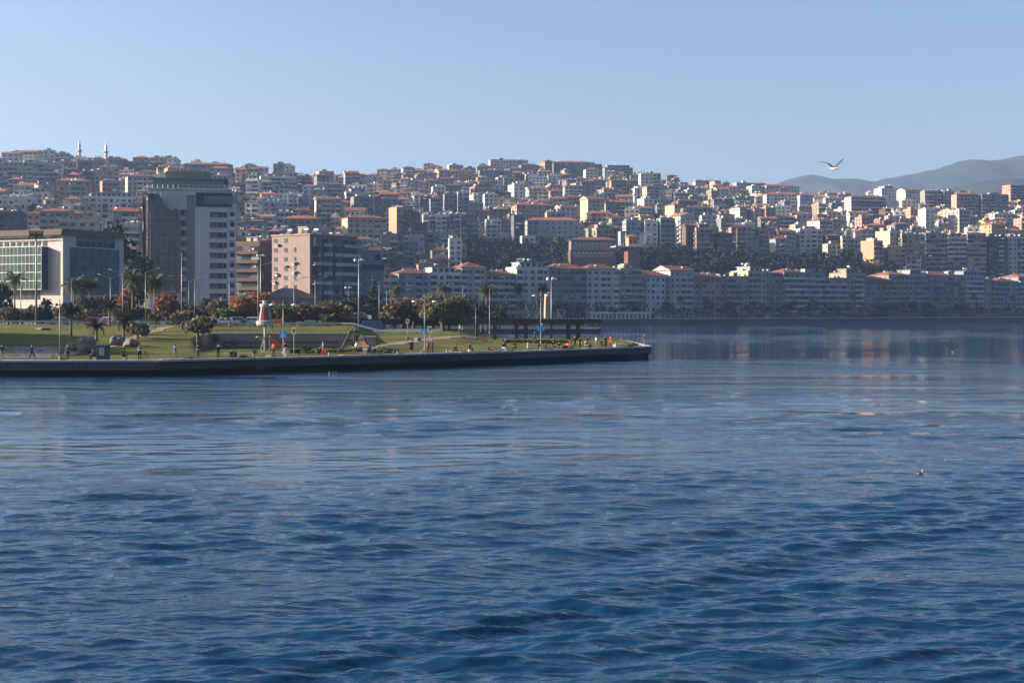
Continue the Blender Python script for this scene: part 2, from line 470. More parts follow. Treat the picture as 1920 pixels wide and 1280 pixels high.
def sea():
    rnd = np.random.RandomState(11)
    cols = np.concatenate([[-40000, -9000, -3000, -1200, -600], np.arange(-260, 2190, 4.2), [2500, 3100, 5000, 11000, 40000]])
    ys = np.concatenate([np.arange(1300, 800, -1.15), np.arange(800, 640, -1.6), np.arange(640, 600, -2.5), [597, 594]])
    Ys = CAMZ * F / (ys - HZ)
    Ys = np.concatenate([[-400, -60, 0, 12, 20, 24], Ys])
    C, Y = np.meshgrid(cols, Ys)
    X = np.clip((C - 960) / F * np.maximum(Y, 24), -2600, 3050)
    Z = np.zeros_like(X)
    near = np.clip((Y - 22) / 6, 0, 1)
    # cell length along the view limits which waves the mesh can carry
    cell = np.gradient(Ys)[:, None]
    def env(scale, seed):
        q = np.random.RandomState(seed); e = 0
        for k in range(5):
            a = q.uniform(0, 6.28); ll = scale * q.uniform(.6, 1.8)
            e = e + np.sin((X * np.cos(a) * .7 + Y * np.sin(a) * 1.3) * 6.28 / ll + q.uniform(0, 6.28))
        return np.clip(.9 + .16 * e, .45, 1.4)
    e1, e2 = env(34, 1), env(16, 2)
    # where the wind ruffles the water: long slicks, calmer towards the shores
    q = np.random.RandomState(6); lane = 0
    for k in range(9):
        ll = 22 * 1.55 ** k * .55; a = R(90) + q.normal(0, .12)
        lane = lane + (1.25 ** k * .35) * np.sin((X * np.cos(a) + Y * np.sin(a)) * 6.28 / ll + q.uniform(0, 6.28) + 1.3 * np.sin(X * .05 + q.uniform(0, 6.28)))
    lane = 1 / (1 + np.exp(-(lane + .9) * 1.6))
    streak = 0
    for k in range(10):
        ll = 3.5 * 1.3 ** k; streak = streak + .3 * np.sin(Y * 6.28 / ll + q.uniform(0, 6.28) + 2.2 * np.sin(X * 6.28 / (ll * q.uniform(4, 8)) + q.uniform(0, 6.28)) + .02 * X)
    wob = 4 * np.sin(X * .13) + 2.5 * np.sin(X * .31 + 1)
    slick = np.exp(-(((Y - 75 - wob) / 12.0) ** 4)) * (1 / (1 + np.exp((X - 12) / 3)))
    slick = np.maximum(slick, .8 * np.exp(-(((Y - 260 - 3 * wob) / 60) ** 4)))
    wind = (.25 + .75 * lane) * np.interp(Y, [0, 100, 180, 330, 600], [1, 1, .85, .5, .3]) * (1 - .86 * slick) * np.clip(1 + .5 * streak * np.clip((Y - 55) / 40, 0, 1), .25, 1.8)
    for i in range(96):
        lam = float(np.exp(rnd.uniform(math.log(.34), math.log(5.0))))
        th = R(97) + rnd.normal(0, .30)             # crests run roughly across the view, leaning to the right
        slope = .048 if lam < 1.0 else .038
        reach = 1.0 if lam < 1.5 else np.interp(Y, [0, 42, 75, 130], [.42, .42, .8, 1.1])
        if i < 7:                                   # wake of the ferry: long crests running off to the right
            lam = 2.2 + .55 * i; th = R(134) + rnd.normal(0, .05); slope = .036
            reach = np.clip((62 - Y) / 18, 0, 1) * np.clip((16 - X) / 10, .15, 1)
        k = 2 * math.pi / lam
        a = slope / k
        ph = rnd.uniform(0, 6.28)
        damp = np.clip((lam / np.maximum(cell, 1e-3) - 2.2) / 3, 0, 1)
        arg = k * (X * math.cos(th) + Y * math.sin(th)) + ph + .5 * np.sin(.11 * X + .07 * Y + i)
        w = np.sin(arg); w = w + .28 * (w * w - .5)  # sharper crests
        Z += a * w * damp * (e1 if lam > 2 else e2) * near * reach
    Z *= (.22 + .78 * np.clip(wind, 0, 1.2))
    v = np.stack([X, Y, Z], -1).reshape(-1, 3)
    nr, nc = X.shape
    a = (np.arange(nr - 1)[:, None] * nc + np.arange(nc - 1)[None, :]).ravel()
    fq = np.stack([a, a + 1, a + 1 + nc, a + nc], -1)
    me = bpy.data.meshes.new('sea')
    me.vertices.add(len(v)); me.vertices.foreach_set('co', v.ravel())
    me.loops.add(fq.size); me.loops.foreach_set('vertex_index', fq.ravel())
    me.polygons.add(len(fq)); me.polygons.foreach_set('loop_start', np.arange(0, fq.size, 4)); me.polygons.foreach_set('loop_total', np.full(len(fq), 4))
    me.polygons.foreach_set('use_smooth', np.ones(len(fq), bool))
    me.update(calc_edges=True); me.validate()
    me.materials.append(MATS['sea'])
    at_ = me.attributes.new('wind', 'FLOAT', 'POINT'); at_.data.foreach_set('value', wind.ravel().astype(np.float32))
    tag(link('sea', me), 'dark blue rippled sea of the bay', kind='structure')
sea()

# ------------------------------------------------------------------ promontory: lawn, promenade, quay wall
def lawn_material():
    m = mat('lawn', (.082, .090, .016), rough=1, spec=.1, var=.5, nscale=.11, bump=.7, bscale=5, stain=(.155, .11, .05))
lawn_material()
def park():
    v, f, idx = [], [], {}
    xs = list(range(-700, -60, 40)) + list(range(-60, 1230, 8))
    ts = [i / 44 for i in range(45)]
    for i, x in enumerate(xs):
        # march along the view column from the promenade to the back edge
        Y = 165.0
        for _ in range(30): Y = front(ux(x, Y)) + 5.2
        Yb = float(np.interp(x, [-700, 700, 800, 880, 1160, 1230], [262, 262, 268, 274, 262, 262]))
        for j, t in enumerate(ts):
            YY = Y + (max(Yb, Y + 1) - Y) * t
            X = ux(x, YY)
            if X > 20.3 - max(0, (YY - 213) * .02): continue
            idx[i, j] = len(v); v.append((X, YY, park_z(X, YY)))
    for i in range(len(xs) - 1):
        for j in range(len(ts) - 1):
            q = [(i, j), (i + 1, j), (i + 1, j + 1), (i, j + 1)]
            if all(k in idx for k in q): f.append(tuple(idx[k] for k in q))
    me = bpy.data.meshes.new('lawn'); me.from_pydata(v, [], f)
    me.materials.append(MATS['lawn']); me.polygons.foreach_set('use_smooth', [True] * len(f)); me.update()
    tag(link('lawn', me), 'grassy park lawn on the promontory', kind='structure')
park()

def edge_pts(step=6.0):
    pts = []
    for (a, b), (c, d) in zip(EDGE[:-1], EDGE[1:]):
        n = max(1, int(math.hypot(c - a, d - b) / step))
        for k in range(n): pts.append((a + (c - a) * k / n, b + (d - b) * k / n))
    pts.append(EDGE[-1])
    return pts
def strip(mb, line, o0, o1, z0, z1, m=0, skip=''):
    """solid strip along a polyline, offset o0..o1 to its left (inland) side"""
    def off(i, o):
        a = line[max(i - 1, 0)]; b = line[min(i + 1, len(line) - 1)]
        d = math.hypot(b[0] - a[0], b[1] - a[1])
        return (line[i][0] - (b[1] - a[1]) / d * o, line[i][1] + (b[0] - a[0]) / d * o)
    for i in range(len(line) - 1):
        p, q, r, s = off(i, o0), off(i + 1, o0), off(i + 1, o1), off(i, o1)
        mb.hexa([(*p, z0), (*q, z0), (*r, z0), (*s, z0), (*p, z1), (*q, z1), (*r, z1), (*s, z1)], m, skip)
line = edge_pts(7.0)
# the tip turns the corner and runs back
tip = [(20.7, 212.5), (20.2, 240), (19.6, 262)]
quay = tag(link('quay', None), 'concrete quay round the fishing promontory', kind='structure')
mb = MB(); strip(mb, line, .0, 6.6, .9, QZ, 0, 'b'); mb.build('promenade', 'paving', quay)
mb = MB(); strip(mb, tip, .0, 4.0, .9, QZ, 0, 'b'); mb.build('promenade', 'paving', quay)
mb = MB(); strip(mb, line, 4.6, 5.6, -1.5, .9, 0); strip(mb, tip, .3, 1.4, -1.5, .9, 0); strip(mb, [(17.6, 209.4), (20.6, 212.9)], .3, 2.0, -1.5, .9, 0); mb.build('wall_foot', 'wetconcrete_shade', quay)
rndq = random.Random(2)
for i in range(len(line) - 1):
    (a, b), (c, d) = line[i], line[i + 1]
    x = 960 + (a + c) / 2 * F / ((b + d) / 2)
    if 474 < x < 494: continue
    L = math.hypot(c - a, d - b); g = .03
    A = (a + (c - a) * g / L, b + (d - b) * g / L); B = (c - (c - a) * g / L, d - (d - b) * g / L)
    mb = MB(); dz = rndq.uniform(-.03, .02); do = rndq.uniform(-.05, .03)
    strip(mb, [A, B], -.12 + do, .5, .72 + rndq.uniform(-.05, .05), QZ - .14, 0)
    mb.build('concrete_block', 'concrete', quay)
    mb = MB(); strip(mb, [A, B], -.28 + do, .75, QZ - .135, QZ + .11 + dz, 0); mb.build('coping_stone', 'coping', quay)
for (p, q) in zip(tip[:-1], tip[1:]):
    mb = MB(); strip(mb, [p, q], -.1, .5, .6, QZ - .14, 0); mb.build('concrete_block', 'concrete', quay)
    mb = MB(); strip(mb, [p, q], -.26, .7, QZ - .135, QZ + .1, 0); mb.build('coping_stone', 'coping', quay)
# drain niche with a round pipe in the quay face
pn = Vector((ux(484, 162.6), 162.6, 0))
mb = MB(); mb.tube([(pn.x, pn.y - .1, .95), (pn.x + .3, pn.y + 1.4, .95)], .55, 14); mb.build('drain_pipe', 'concrete', quay)

# cove shore, middle pier and far quay
def prism(mb, poly, z0, z1, m=0):
    mb.poly([(x, y, z1) for x, y in poly], m)
    n = len(poly)
    for i in range(n):
        a, b = poly[i], poly[(i + 1) % n]
        mb.poly([(a[0], a[1], z0), (b[0], b[1], z0), (b[0], b[1], z1), (a[0], a[1], z1)], m)
shore = tag(link('cove_quay', None), 'low concrete quay of the cove behind the pergola', kind='structure')
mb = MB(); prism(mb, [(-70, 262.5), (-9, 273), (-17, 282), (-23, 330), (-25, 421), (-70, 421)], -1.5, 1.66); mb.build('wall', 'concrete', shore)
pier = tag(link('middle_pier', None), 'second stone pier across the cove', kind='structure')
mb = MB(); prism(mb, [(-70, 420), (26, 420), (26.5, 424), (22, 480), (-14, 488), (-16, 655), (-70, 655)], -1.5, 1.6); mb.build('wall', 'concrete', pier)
mb = MB()
for k in range(11):
    x0 = -40 + k * 6; mb.box(x0 + .04, x0 + 5.96, 419.6, 421, 1.3, 1.86)
    o = mb.build('coping_stone', 'coping', pier); mb = MB()
mb.box(-60, 19, 427, 470, 1.6, 1.72); mb.build('lawn_strip', 'lawn', pier)
far = tag(link('far_quay', None), 'long quay below the waterfront apartment row', kind='structure')
mb = MB(); strip(mb, [(-14, 652)] + COAST[1:], 0, 30, -1.5, 2.25, 0, 'b'); mb.build('wall', 'concrete', far)
mb = MB(); strip(mb, [(-14, 652)] + COAST[1:], 6, 7.2, 2.25, 2.62, 0, 'b'); mb.build('kerb', 'coping', far)
mb = MB(); strip(mb, [(-14, 652)] + COAST[1:], 7.3, 12.5, 2.25, 2.44, 0, 'b'); mb.build('lawn_strip', 'lawn', far)
mb = MB(); strip(mb, [(-14, 652)] + COAST[1:], 14, 26, 2.25, 2.30, 0, 'b'); mb.build('shore_road', 'asphalt', far)

# coast road behind the park
road = tag(link('coast_road', None), 'asphalt coast road behind the park lawn', kind='structure')
mb = MB(); mk = MB()
xs = list(np.arange(-320, -6, 6.0))
for a, b in zip(xs[:-1], xs[1:]):
    za, zb = road_z(a), road_z(b)
    y0, y1 = 240.5, 261
    mb.hexa([(a, y0, 0), (b, y0, 0), (b, y1, 0), (a, y1, 0), (a, y0, za), (b, y0, zb), (b, y1, zb), (a, y1, za)], 0, 'b')
    if int((a + 320) / 6) % 2 == 0:
        for yy in (247, 253.5):
            mk.hexa([(a, yy, za - .02), (a + 3, yy, za - .02), (a + 3, yy + .15, za - .02), (a, yy + .15, za - .02), (a, yy, za + .006), (a + 3, yy, (za + zb) / 2 + .006), (a + 3, yy + .15, (za + zb) / 2 + .006), (a, yy + .15, za + .006)], 0, 'b')
mb.build('carriageway', 'asphalt', road); mk.build('lane_markings', 'marking', road)

# worn footpaths over the lawn
def footpath(pts, w):
    mb = MB(); P = []
    for i in range(len(pts) - 1):
        (x0, Y0), (x1, Y1) = pts[i], pts[i + 1]
        for k in range(10): t = k / 10; Y = Y0 + (Y1 - Y0) * t; P.append((ux(x0 + (x1 - x0) * t, Y), Y))
    for i in range(len(P) - 1):
        a, b = Vector(P[i]), Vector(P[i + 1]); d = (b - a).normalized(); n = Vector((-d.y, d.x)); q = []
        for p_, j in ((a, i), (b, i + 1)):
            ww = w * (1 + .35 * math.sin(j * 1.7) + .2 * math.sin(j * .6)) / 2
            q.append((p_ - n * ww, p_ + n * ww))
        c = [q[0][0], q[1][0], q[1][1], q[0][1]]
        mb.poly([(v.x, v.y, park_z(v.x, v.y) + .05) for v in c])
    tag(mb.build('footpath', 'path'), 'worn earth footpath over the lawn', kind='structure')
footpath([(660, 186), (720, 200), (800, 215), (870, 232), (905, 246)], 2.4)
footpath([(110, 166), (200, 180), (270, 205), (330, 232)], 1.8)
footpath([(420, 176), (520, 180), (640, 184), (760, 190)], 2.0)
# ------------------------------------------------------------------ apartment blocks
FLOOR = 2.95
def shared(fn):
    cache = {}
    def g(*a):
        if a not in cache: cache[a] = fn(*a)
        return cache[a]
    return g
@shared
def chimney_mesh(k):
    mb = MB(); mb.box(-.35, .35, -.35, .35, -1.2, 1.3); mb.box(-.45, .45, -.45, .45, 1.3, 1.45); mb.box(-.2, .2, -.2, .2, 1.45, 1.8)
    return mb.mesh('chimney', [k])
@shared
def tank_mesh(k):
    """solar water heater: drum on a frame with a tilted panel"""
    mb = MB(); mb.tube([(-.9, 0, 1.5), (.9, 0, 1.5)], .42, 8, 0)
    mb.hexa([(-1, -1.5, .25), (1, -1.5, .25), (1, -.3, 1.25), (-1, -.3, 1.25), (-1, -1.55, .33), (1, -1.55, .33), (1, -.35, 1.33), (-1, -.35, 1.33)], 1)
    for x in (-.8, .8): mb.tube([(x, .2, 0), (x, .2, 1.3)], .05, 4, 2); mb.tube([(x, -1.4, 0), (x, .2, 1.2)], .04, 4, 2)
    return mb.mesh('water_tank', ['whitepaint', 'glass_mid', 'steel'])
@shared
def drum_mesh():
    mb = MB(); mb.lathe([(.6, 0), (.6, 1.3), (.45, 1.5), (.15, 1.6)], 8); return mb.mesh('water_tank', ['whitepaint'])
@shared
def dish_mesh():
    mb = MB(); mb.tube([(0, 0, 0), (0, 0, 1.3)], .04, 4)
    k = [(.0, .0), (.35, .06), (.6, .2)]
    m2 = MB(); m2.lathe([(.02, 0), (.35, .06), (.62, .22), (.6, .24)], 10)
    mt = Matrix.Translation((0, -.1, 1.4)) @ Matrix.Rotation(R(60), 4, 'X')
    o = len(mb.v); mb.v += [tuple(mt @ Vector(p)) for p in m2.v]; mb.f += [tuple(i + o for i in f) for f in m2.f]; mb.m += m2.m
    return mb.mesh('satellite_dish', ['lamphead'])
@shared
def antenna_mesh():
    mb = MB(); mb.tube([(0, 0, 0), (0, 0, 3.2)], .045, 4)
    for z in (2.3, 2.7, 3.1): mb.tube([(-.6, 0, z), (.6, 0, z)], .03, 4)
    return mb.mesh('antenna', ['darksteel'])
@shared
def hut_mesh(w, d, h, k):
    mb = MB(); mb.box(-w / 2, w / 2, -d / 2, d / 2, -.6, h, 0); mb.box(-w / 2 - .25, w / 2 + .25, -d / 2 - .25, d / 2 + .25, h, h + .18, 1)
    mb.box(-.45, .45, -d / 2 - .04, -d / 2, .1, 2.0, 2, 'k')
    return mb.mesh('stair_hut', [k, 'slab', 'glass_dark'])

def hip(mb, w, d, z, rise, over=.6, gable=False, m=0, mw=1):
    a, b = w / 2 + over, d / 2 + over
    th = .22
    if w >= d:
        r0, r1 = ((-a, 0), (a, 0)) if gable else ((-(a - b * .95), 0), (a - b * .95, 0))
    else:
        r0, r1 = ((0, -b), (0, b)) if gable else ((0, -(b - a * .95)), (0, b - a * .95))
    e = [(-a, -b, z), (a, -b, z), (a, b, z), (-a, b, z)]
    p, q = (*r0, z + rise), (*r1, z + rise)
    for k in range(4):
        u, v = e[k], e[(k + 1) % 4]
        mb.poly([(u[0], u[1], z - th), (v[0], v[1], z - th), v, u], m)
    mb.poly([(x, y, z - th) for x, y, _ in reversed(e)], m)
    if w >= d:
        mb.poly([e[0], e[1], q, p], m); mb.poly([e[2], e[3], p, q], m)
        mb.poly([e[1], e[2], q], mw if gable else m); mb.poly([e[3], e[0], p], mw if gable else m)
    else:
        mb.poly([e[1], e[2], q, p], m); mb.poly([e[3], e[0], p, q], m)
        mb.poly([e[0], e[1], p], mw if gable else m); mb.poly([e[2], e[3], q], mw if gable else m)

ROOFWORD = {'hip': 'red hipped roof', 'gable': 'red gabled roof', 'flat': 'flat roof', 'pent': 'set-back penthouse', 'old': 'faded tiled roof'}
BLOCKS = []
def block(X, Y, z, w, d, floors, rot, wall, roof='hip', style='A', seed=0, tier='', sep=False, sides=True, clutter=3, name='apartment_block', label=None, fl=FLOOR, sink=4.0, group=None):
    """one apartment block: walls, windows, balconies, roof and the things fixed on the roof"""
    r = random.Random(seed * 7919 + 13)
    H = floors * fl + .4
    o = thing(name, label or 'x', 'building', (X, Y, z), rot, group)
    wk = 'wall_' + wall
    A, B = w / 2, d / 2
    body = MB(); win = MB(); bal = MB(); seps = []
    body.box(-A, A, -B, B, -sink, H, 0, 'b')
    trim = r.choice(['slab', wk, 'wall_white', 'wall_offwhite'])
    def pane(face, c, zc, pw, ph, m, proud=.05):
        """window on the front (f), left (l) or right (r) face"""
        if face == 'f': win.box(c - pw / 2, c + pw / 2, -B - proud, -B + .02, zc - ph / 2, zc + ph / 2, m, 'k')
        elif face == 'l': win.box(-A - proud, -A + .02, c - pw / 2, c + pw / 2, zc - ph / 2, zc + ph / 2, m, 'r')
        else: win.box(A - .02, A + proud, c - pw / 2, c + pw / 2, zc - ph / 2, zc + ph / 2, m, 'l')
    def wm(): return r.choices([0, 1, 2], [.62, .2, .18])[0]
    n = max(2, int(round(w / r.uniform(2.9, 3.9))))
    cell = w / n
    depth = r.choice([1.0, 1.2, 1.4])
    if style == 'A':      # open balconies in some of the columns
        cols = [i for i in range(n) if r.random() < .45] or [n // 2]
        for k in range(floors):
            zc = k * fl + 1.65
            for i in range(n):
                c = -A + cell * (i + .5)
                if i in cols and k > 0:
                    pane('f', c, zc - .15, cell * .8, 2.1, 0 if r.random() < .8 else 1)
                    if sep: seps.append((c, k))
                    else:
                        bal.box(c - cell * .49, c + cell * .49, -B - depth, -B, k * fl - .06, k * fl + .12, 0)
                        bal.box(c - cell * .49, c + cell * .49, -B - depth, -B - depth + .12, k * fl + .12, k * fl + 1.05, r.choice([0, 0, 1, 2]))
                else:
                    pane('f', c, zc, cell * r.uniform(.38, .55), r.choice([1.4, 1.4, 1.7]), wm())
    elif style == 'B':    # continuous slab edges with ribbon glazing behind
        for k in range(floors):
            if k > 0:
                if sep: seps.append((0, k))
                else:
                    bal.box(-A - .02, A + .02, -B - depth, -B, k * fl - .1, k * fl + .14, 0)
                    bal.box(-A, A, -B - depth, -B - depth + .1, k * fl + .14, k * fl + .95, 1 if r.random() < .7 else 2)
            for i in range(n):
                pane('f', -A + cell * (i + .5), k * fl + 1.6, cell * .9, 1.9, r.choices([0, 1, 2], [.42, .36, .22])[0])
    elif style == 'C':    # closed bays standing proud of the wall
        bays = sorted(set([r.randrange(n) for _ in range(max(1, n // 2))]))
        for i in bays:
            c = -A + cell * (i + .5)
            body.box(c - cell * .47, c + cell * .47, -B - 1.1, -B + .02, fl * .95, H - .3, 0, 'k')
            for k in range(1, floors):
                q = k * fl + 1.65
                win.box(c - cell * .4, c + cell * .4, -B - 1.15, -B - 1.08, q - .75, q + .75, wm(), 'k')
        for k in range(floors):
            for i in range(n):
                if i in bays and k > 0: continue
                pane('f', -A + cell * (i + .5), k * fl + 1.65, cell * .5, 1.45, wm())
        for k in range(1, floors): bal.box(-A - .06, A + .06, -B - .1, -B, k * fl - .1, k * fl + .08, 0)
    else:                 # plain wall with windows
        for k in range(floors):
            for i in range(n):
                if r.random() < .9: pane('f', -A + cell * (i + .5), k * fl + 1.65, min(1.5, cell * .5), 1.4, wm())
    # side walls: some blank, some with windows or a balcony column
    m_ = max(1, int(d / 4.2))
    for face in ('l', 'r'):
        if not sides: break
        mode = r.random()
        if mode < .42: continue
        for k in range(floors):
            for i in range(m_):
                c = -B + d / m_ * (i + .5)
                if r.random() < .78: pane(face, c, k * fl + 1.7, r.choice([1.0, 1.3, 1.6]), 1.35, wm())
                if mode > .84 and i == 0 and k > 0 and face == 'l':
                    bal.box(-A - 1.1, -A, c - 1.4, c + 1.4, k * fl - .06, k * fl + .12, 0)
                    bal.box(-A - 1.1, -A - 1.0, c - 1.4, c + 1.4, k * fl + .12, k * fl + 1.0, 1)
    # lean-to annex, air conditioners, awnings, laundry
    if r.random() < .4 and not sep:
        ah = fl * r.randint(1, max(1, floors - 2)); sgn = r.choice((-1, 1)); aw = r.uniform(2.5, 5)
        x0, x1 = (-A - aw, -A) if sgn < 0 else (A, A + aw)
        body.box(x0, x1, -B + r.uniform(.5, 3), B - 1, -sink, ah, 0, 'b')
        bal.box(x0 - .15, x1 + .15, -B + .3, B - .8, ah, ah + .14, 0)
    for _ in range(r.randint(2, 7)):
        k = r.randint(0, floors - 1); c = r.uniform(-A + .8, A - .8); q = k * fl + r.uniform(.4, 2.2)
        if r.random() < .55: bal.box(c - .4, c + .4, -B - .42, -B, q, q + .55, 3)
        else: bal.hexa([(c - 1.1, -B - 1.5, q + .5), (c + 1.1, -B - 1.5, q + .5), (c + 1.1, -B, q + 1.0), (c - 1.1, -B, q + 1.0), (c - 1.1, -B - 1.5, q + .56), (c + 1.1, -B - 1.5, q + .56), (c + 1.1, -B, q + 1.06), (c - 1.1, -B, q + 1.06)], r.choice([0, 3, 4]))
    rf = MB()
    top = H
    if roof in ('hip', 'gable', 'old'):
        rise = min(w, d) * r.uniform(.15, .22)
        hip(rf, w, d, H + .22, rise, .55, roof == 'gable')
        top = H + rise * .45
        rmat = ['tile' if roof != 'old' else 'tile_old', wk]
    else:
        for (x0, x1, y0, y1) in ((-A, A, -B, -B + .2), (-A, A, B - .2, B), (-A, -A + .2, -B + .2, B - .2), (A - .2, A, -B + .2, B - .2)):
            rf.box(x0, x1, y0, y1, H, H + .85, 1, 'b')
        rf.box(-A + .2, A - .2, -B + .2, B - .2, H - .02, H + .08, 0, 'b')
        top = H + .08
        if roof == 'pent':
            px, py = A * r.uniform(.55, .8), B * r.uniform(.5, .75)
            rf.box(-px, px, -py, py, H + .08, H + 2.9, 1, 'b'); rf.box(-px - .5, px + .5, -py - .9, py + .5, H + 2.9, H + 3.1, 2)
            for i in range(max(2, int(px * 2 / 2.6))):
                c = -px + px * 2 / max(2, int(px * 2 / 2.6)) * (i + .5)
                rf.box(c - .9, c + .9, -py - .05, -py, H + .5, H + 2.4, 3, 'k')
            top = H + 3.1
        rmat = ['flatroof' if r.random() < .7 else 'bitumen', wk, 'slab', 'glass_dark']
    body.build('wall', wk, o)
    tag(win.build('windows', ['glass_dark', 'glass_mid', 'blind'], o), kind='stuff')
    if bal.f: tag(bal.build('balconies', [trim, wk, 'glass_mid', 'whitepaint', 'tile_old'], o), kind='stuff')
    if seps:
        bw = w / 2 if style == 'B' else cell * .49
        q = MB(); q.box(-bw, bw, -depth, 0, -.06, .12, 0); q.box(-bw, bw, -depth, -depth + .12, .12, 1.02, 1)
        q.box(-bw, -bw + .1, -depth + .12, 0, .12, 1.0, 1); q.box(bw - .1, bw, -depth + .12, 0, .12, 1.0, 1)
        me = q.mesh('balcony', [trim, r.choice([trim, 'wall_offwhite', 'wall_white', wk, 'glass_mid'])])
        for c, k in seps: link('balcony', me, o, (c, -B, k * fl))
    ro = rf.build('roof', rmat, o)
    for i in range(clutter):
        k = r.random()
        px, py = r.uniform(-A * .8, A * .8), r.uniform(-B * .7, B * .7)
        if roof in ('hip', 'gable', 'old'):
            if k < .62: link('chimney', chimney_mesh(r.choice(['wall_white', 'wall_offwhite', 'wall_cream', 'redbrick'])), ro, (px, py * .6, H + .9), 0)
            elif k < .82: link('satellite_dish', dish_mesh(), ro, (px, -B * .5, H + .4), r.uniform(-1, 1))
            else: link('antenna', antenna_mesh(), ro, (px, 0, H + .6), r.uniform(0, 3))
        else:
            zt = top if abs(px) < A * .5 and abs(py) < B * .45 else H + .08
            if k < .40: link('water_tank', tank_mesh(0), ro, (px, py, zt), r.uniform(-.4, .4))
            elif k < .55: link('water_tank', drum_mesh(), ro, (px, py, zt))
            elif k < .75 and roof == 'flat': link('stair_hut', hut_mesh(round(r.uniform(2.6, 4.2)), 3, round(r.uniform(2.2, 2.8), 1), r.choice([wk, 'wall_white', 'wall_cream'])), ro, (px * .6, py * .6, H + .08))
            elif k < .9: link('satellite_dish', dish_mesh(), ro, (px, py, zt), r.uniform(-1, 1))
            else: link('antenna', antenna_mesh(), ro, (px, py, zt), r.uniform(0, 3))
    if label is None:
        BLOCKS.append(dict(o=o, wall=wall, floors=floors, roof=roof, tier=tier, x=960 + X * F / Y, y=HZ - (z + H - CAMZ) * F / Y, style=style))
    return o

TAKEN = []     # footprints already built on: (X, Y, radius)
def free(X, Y, rad):
    return all((X - a) ** 2 + (Y - b) ** 2 > (rad + c) ** 2 for a, b, c in TAKEN)

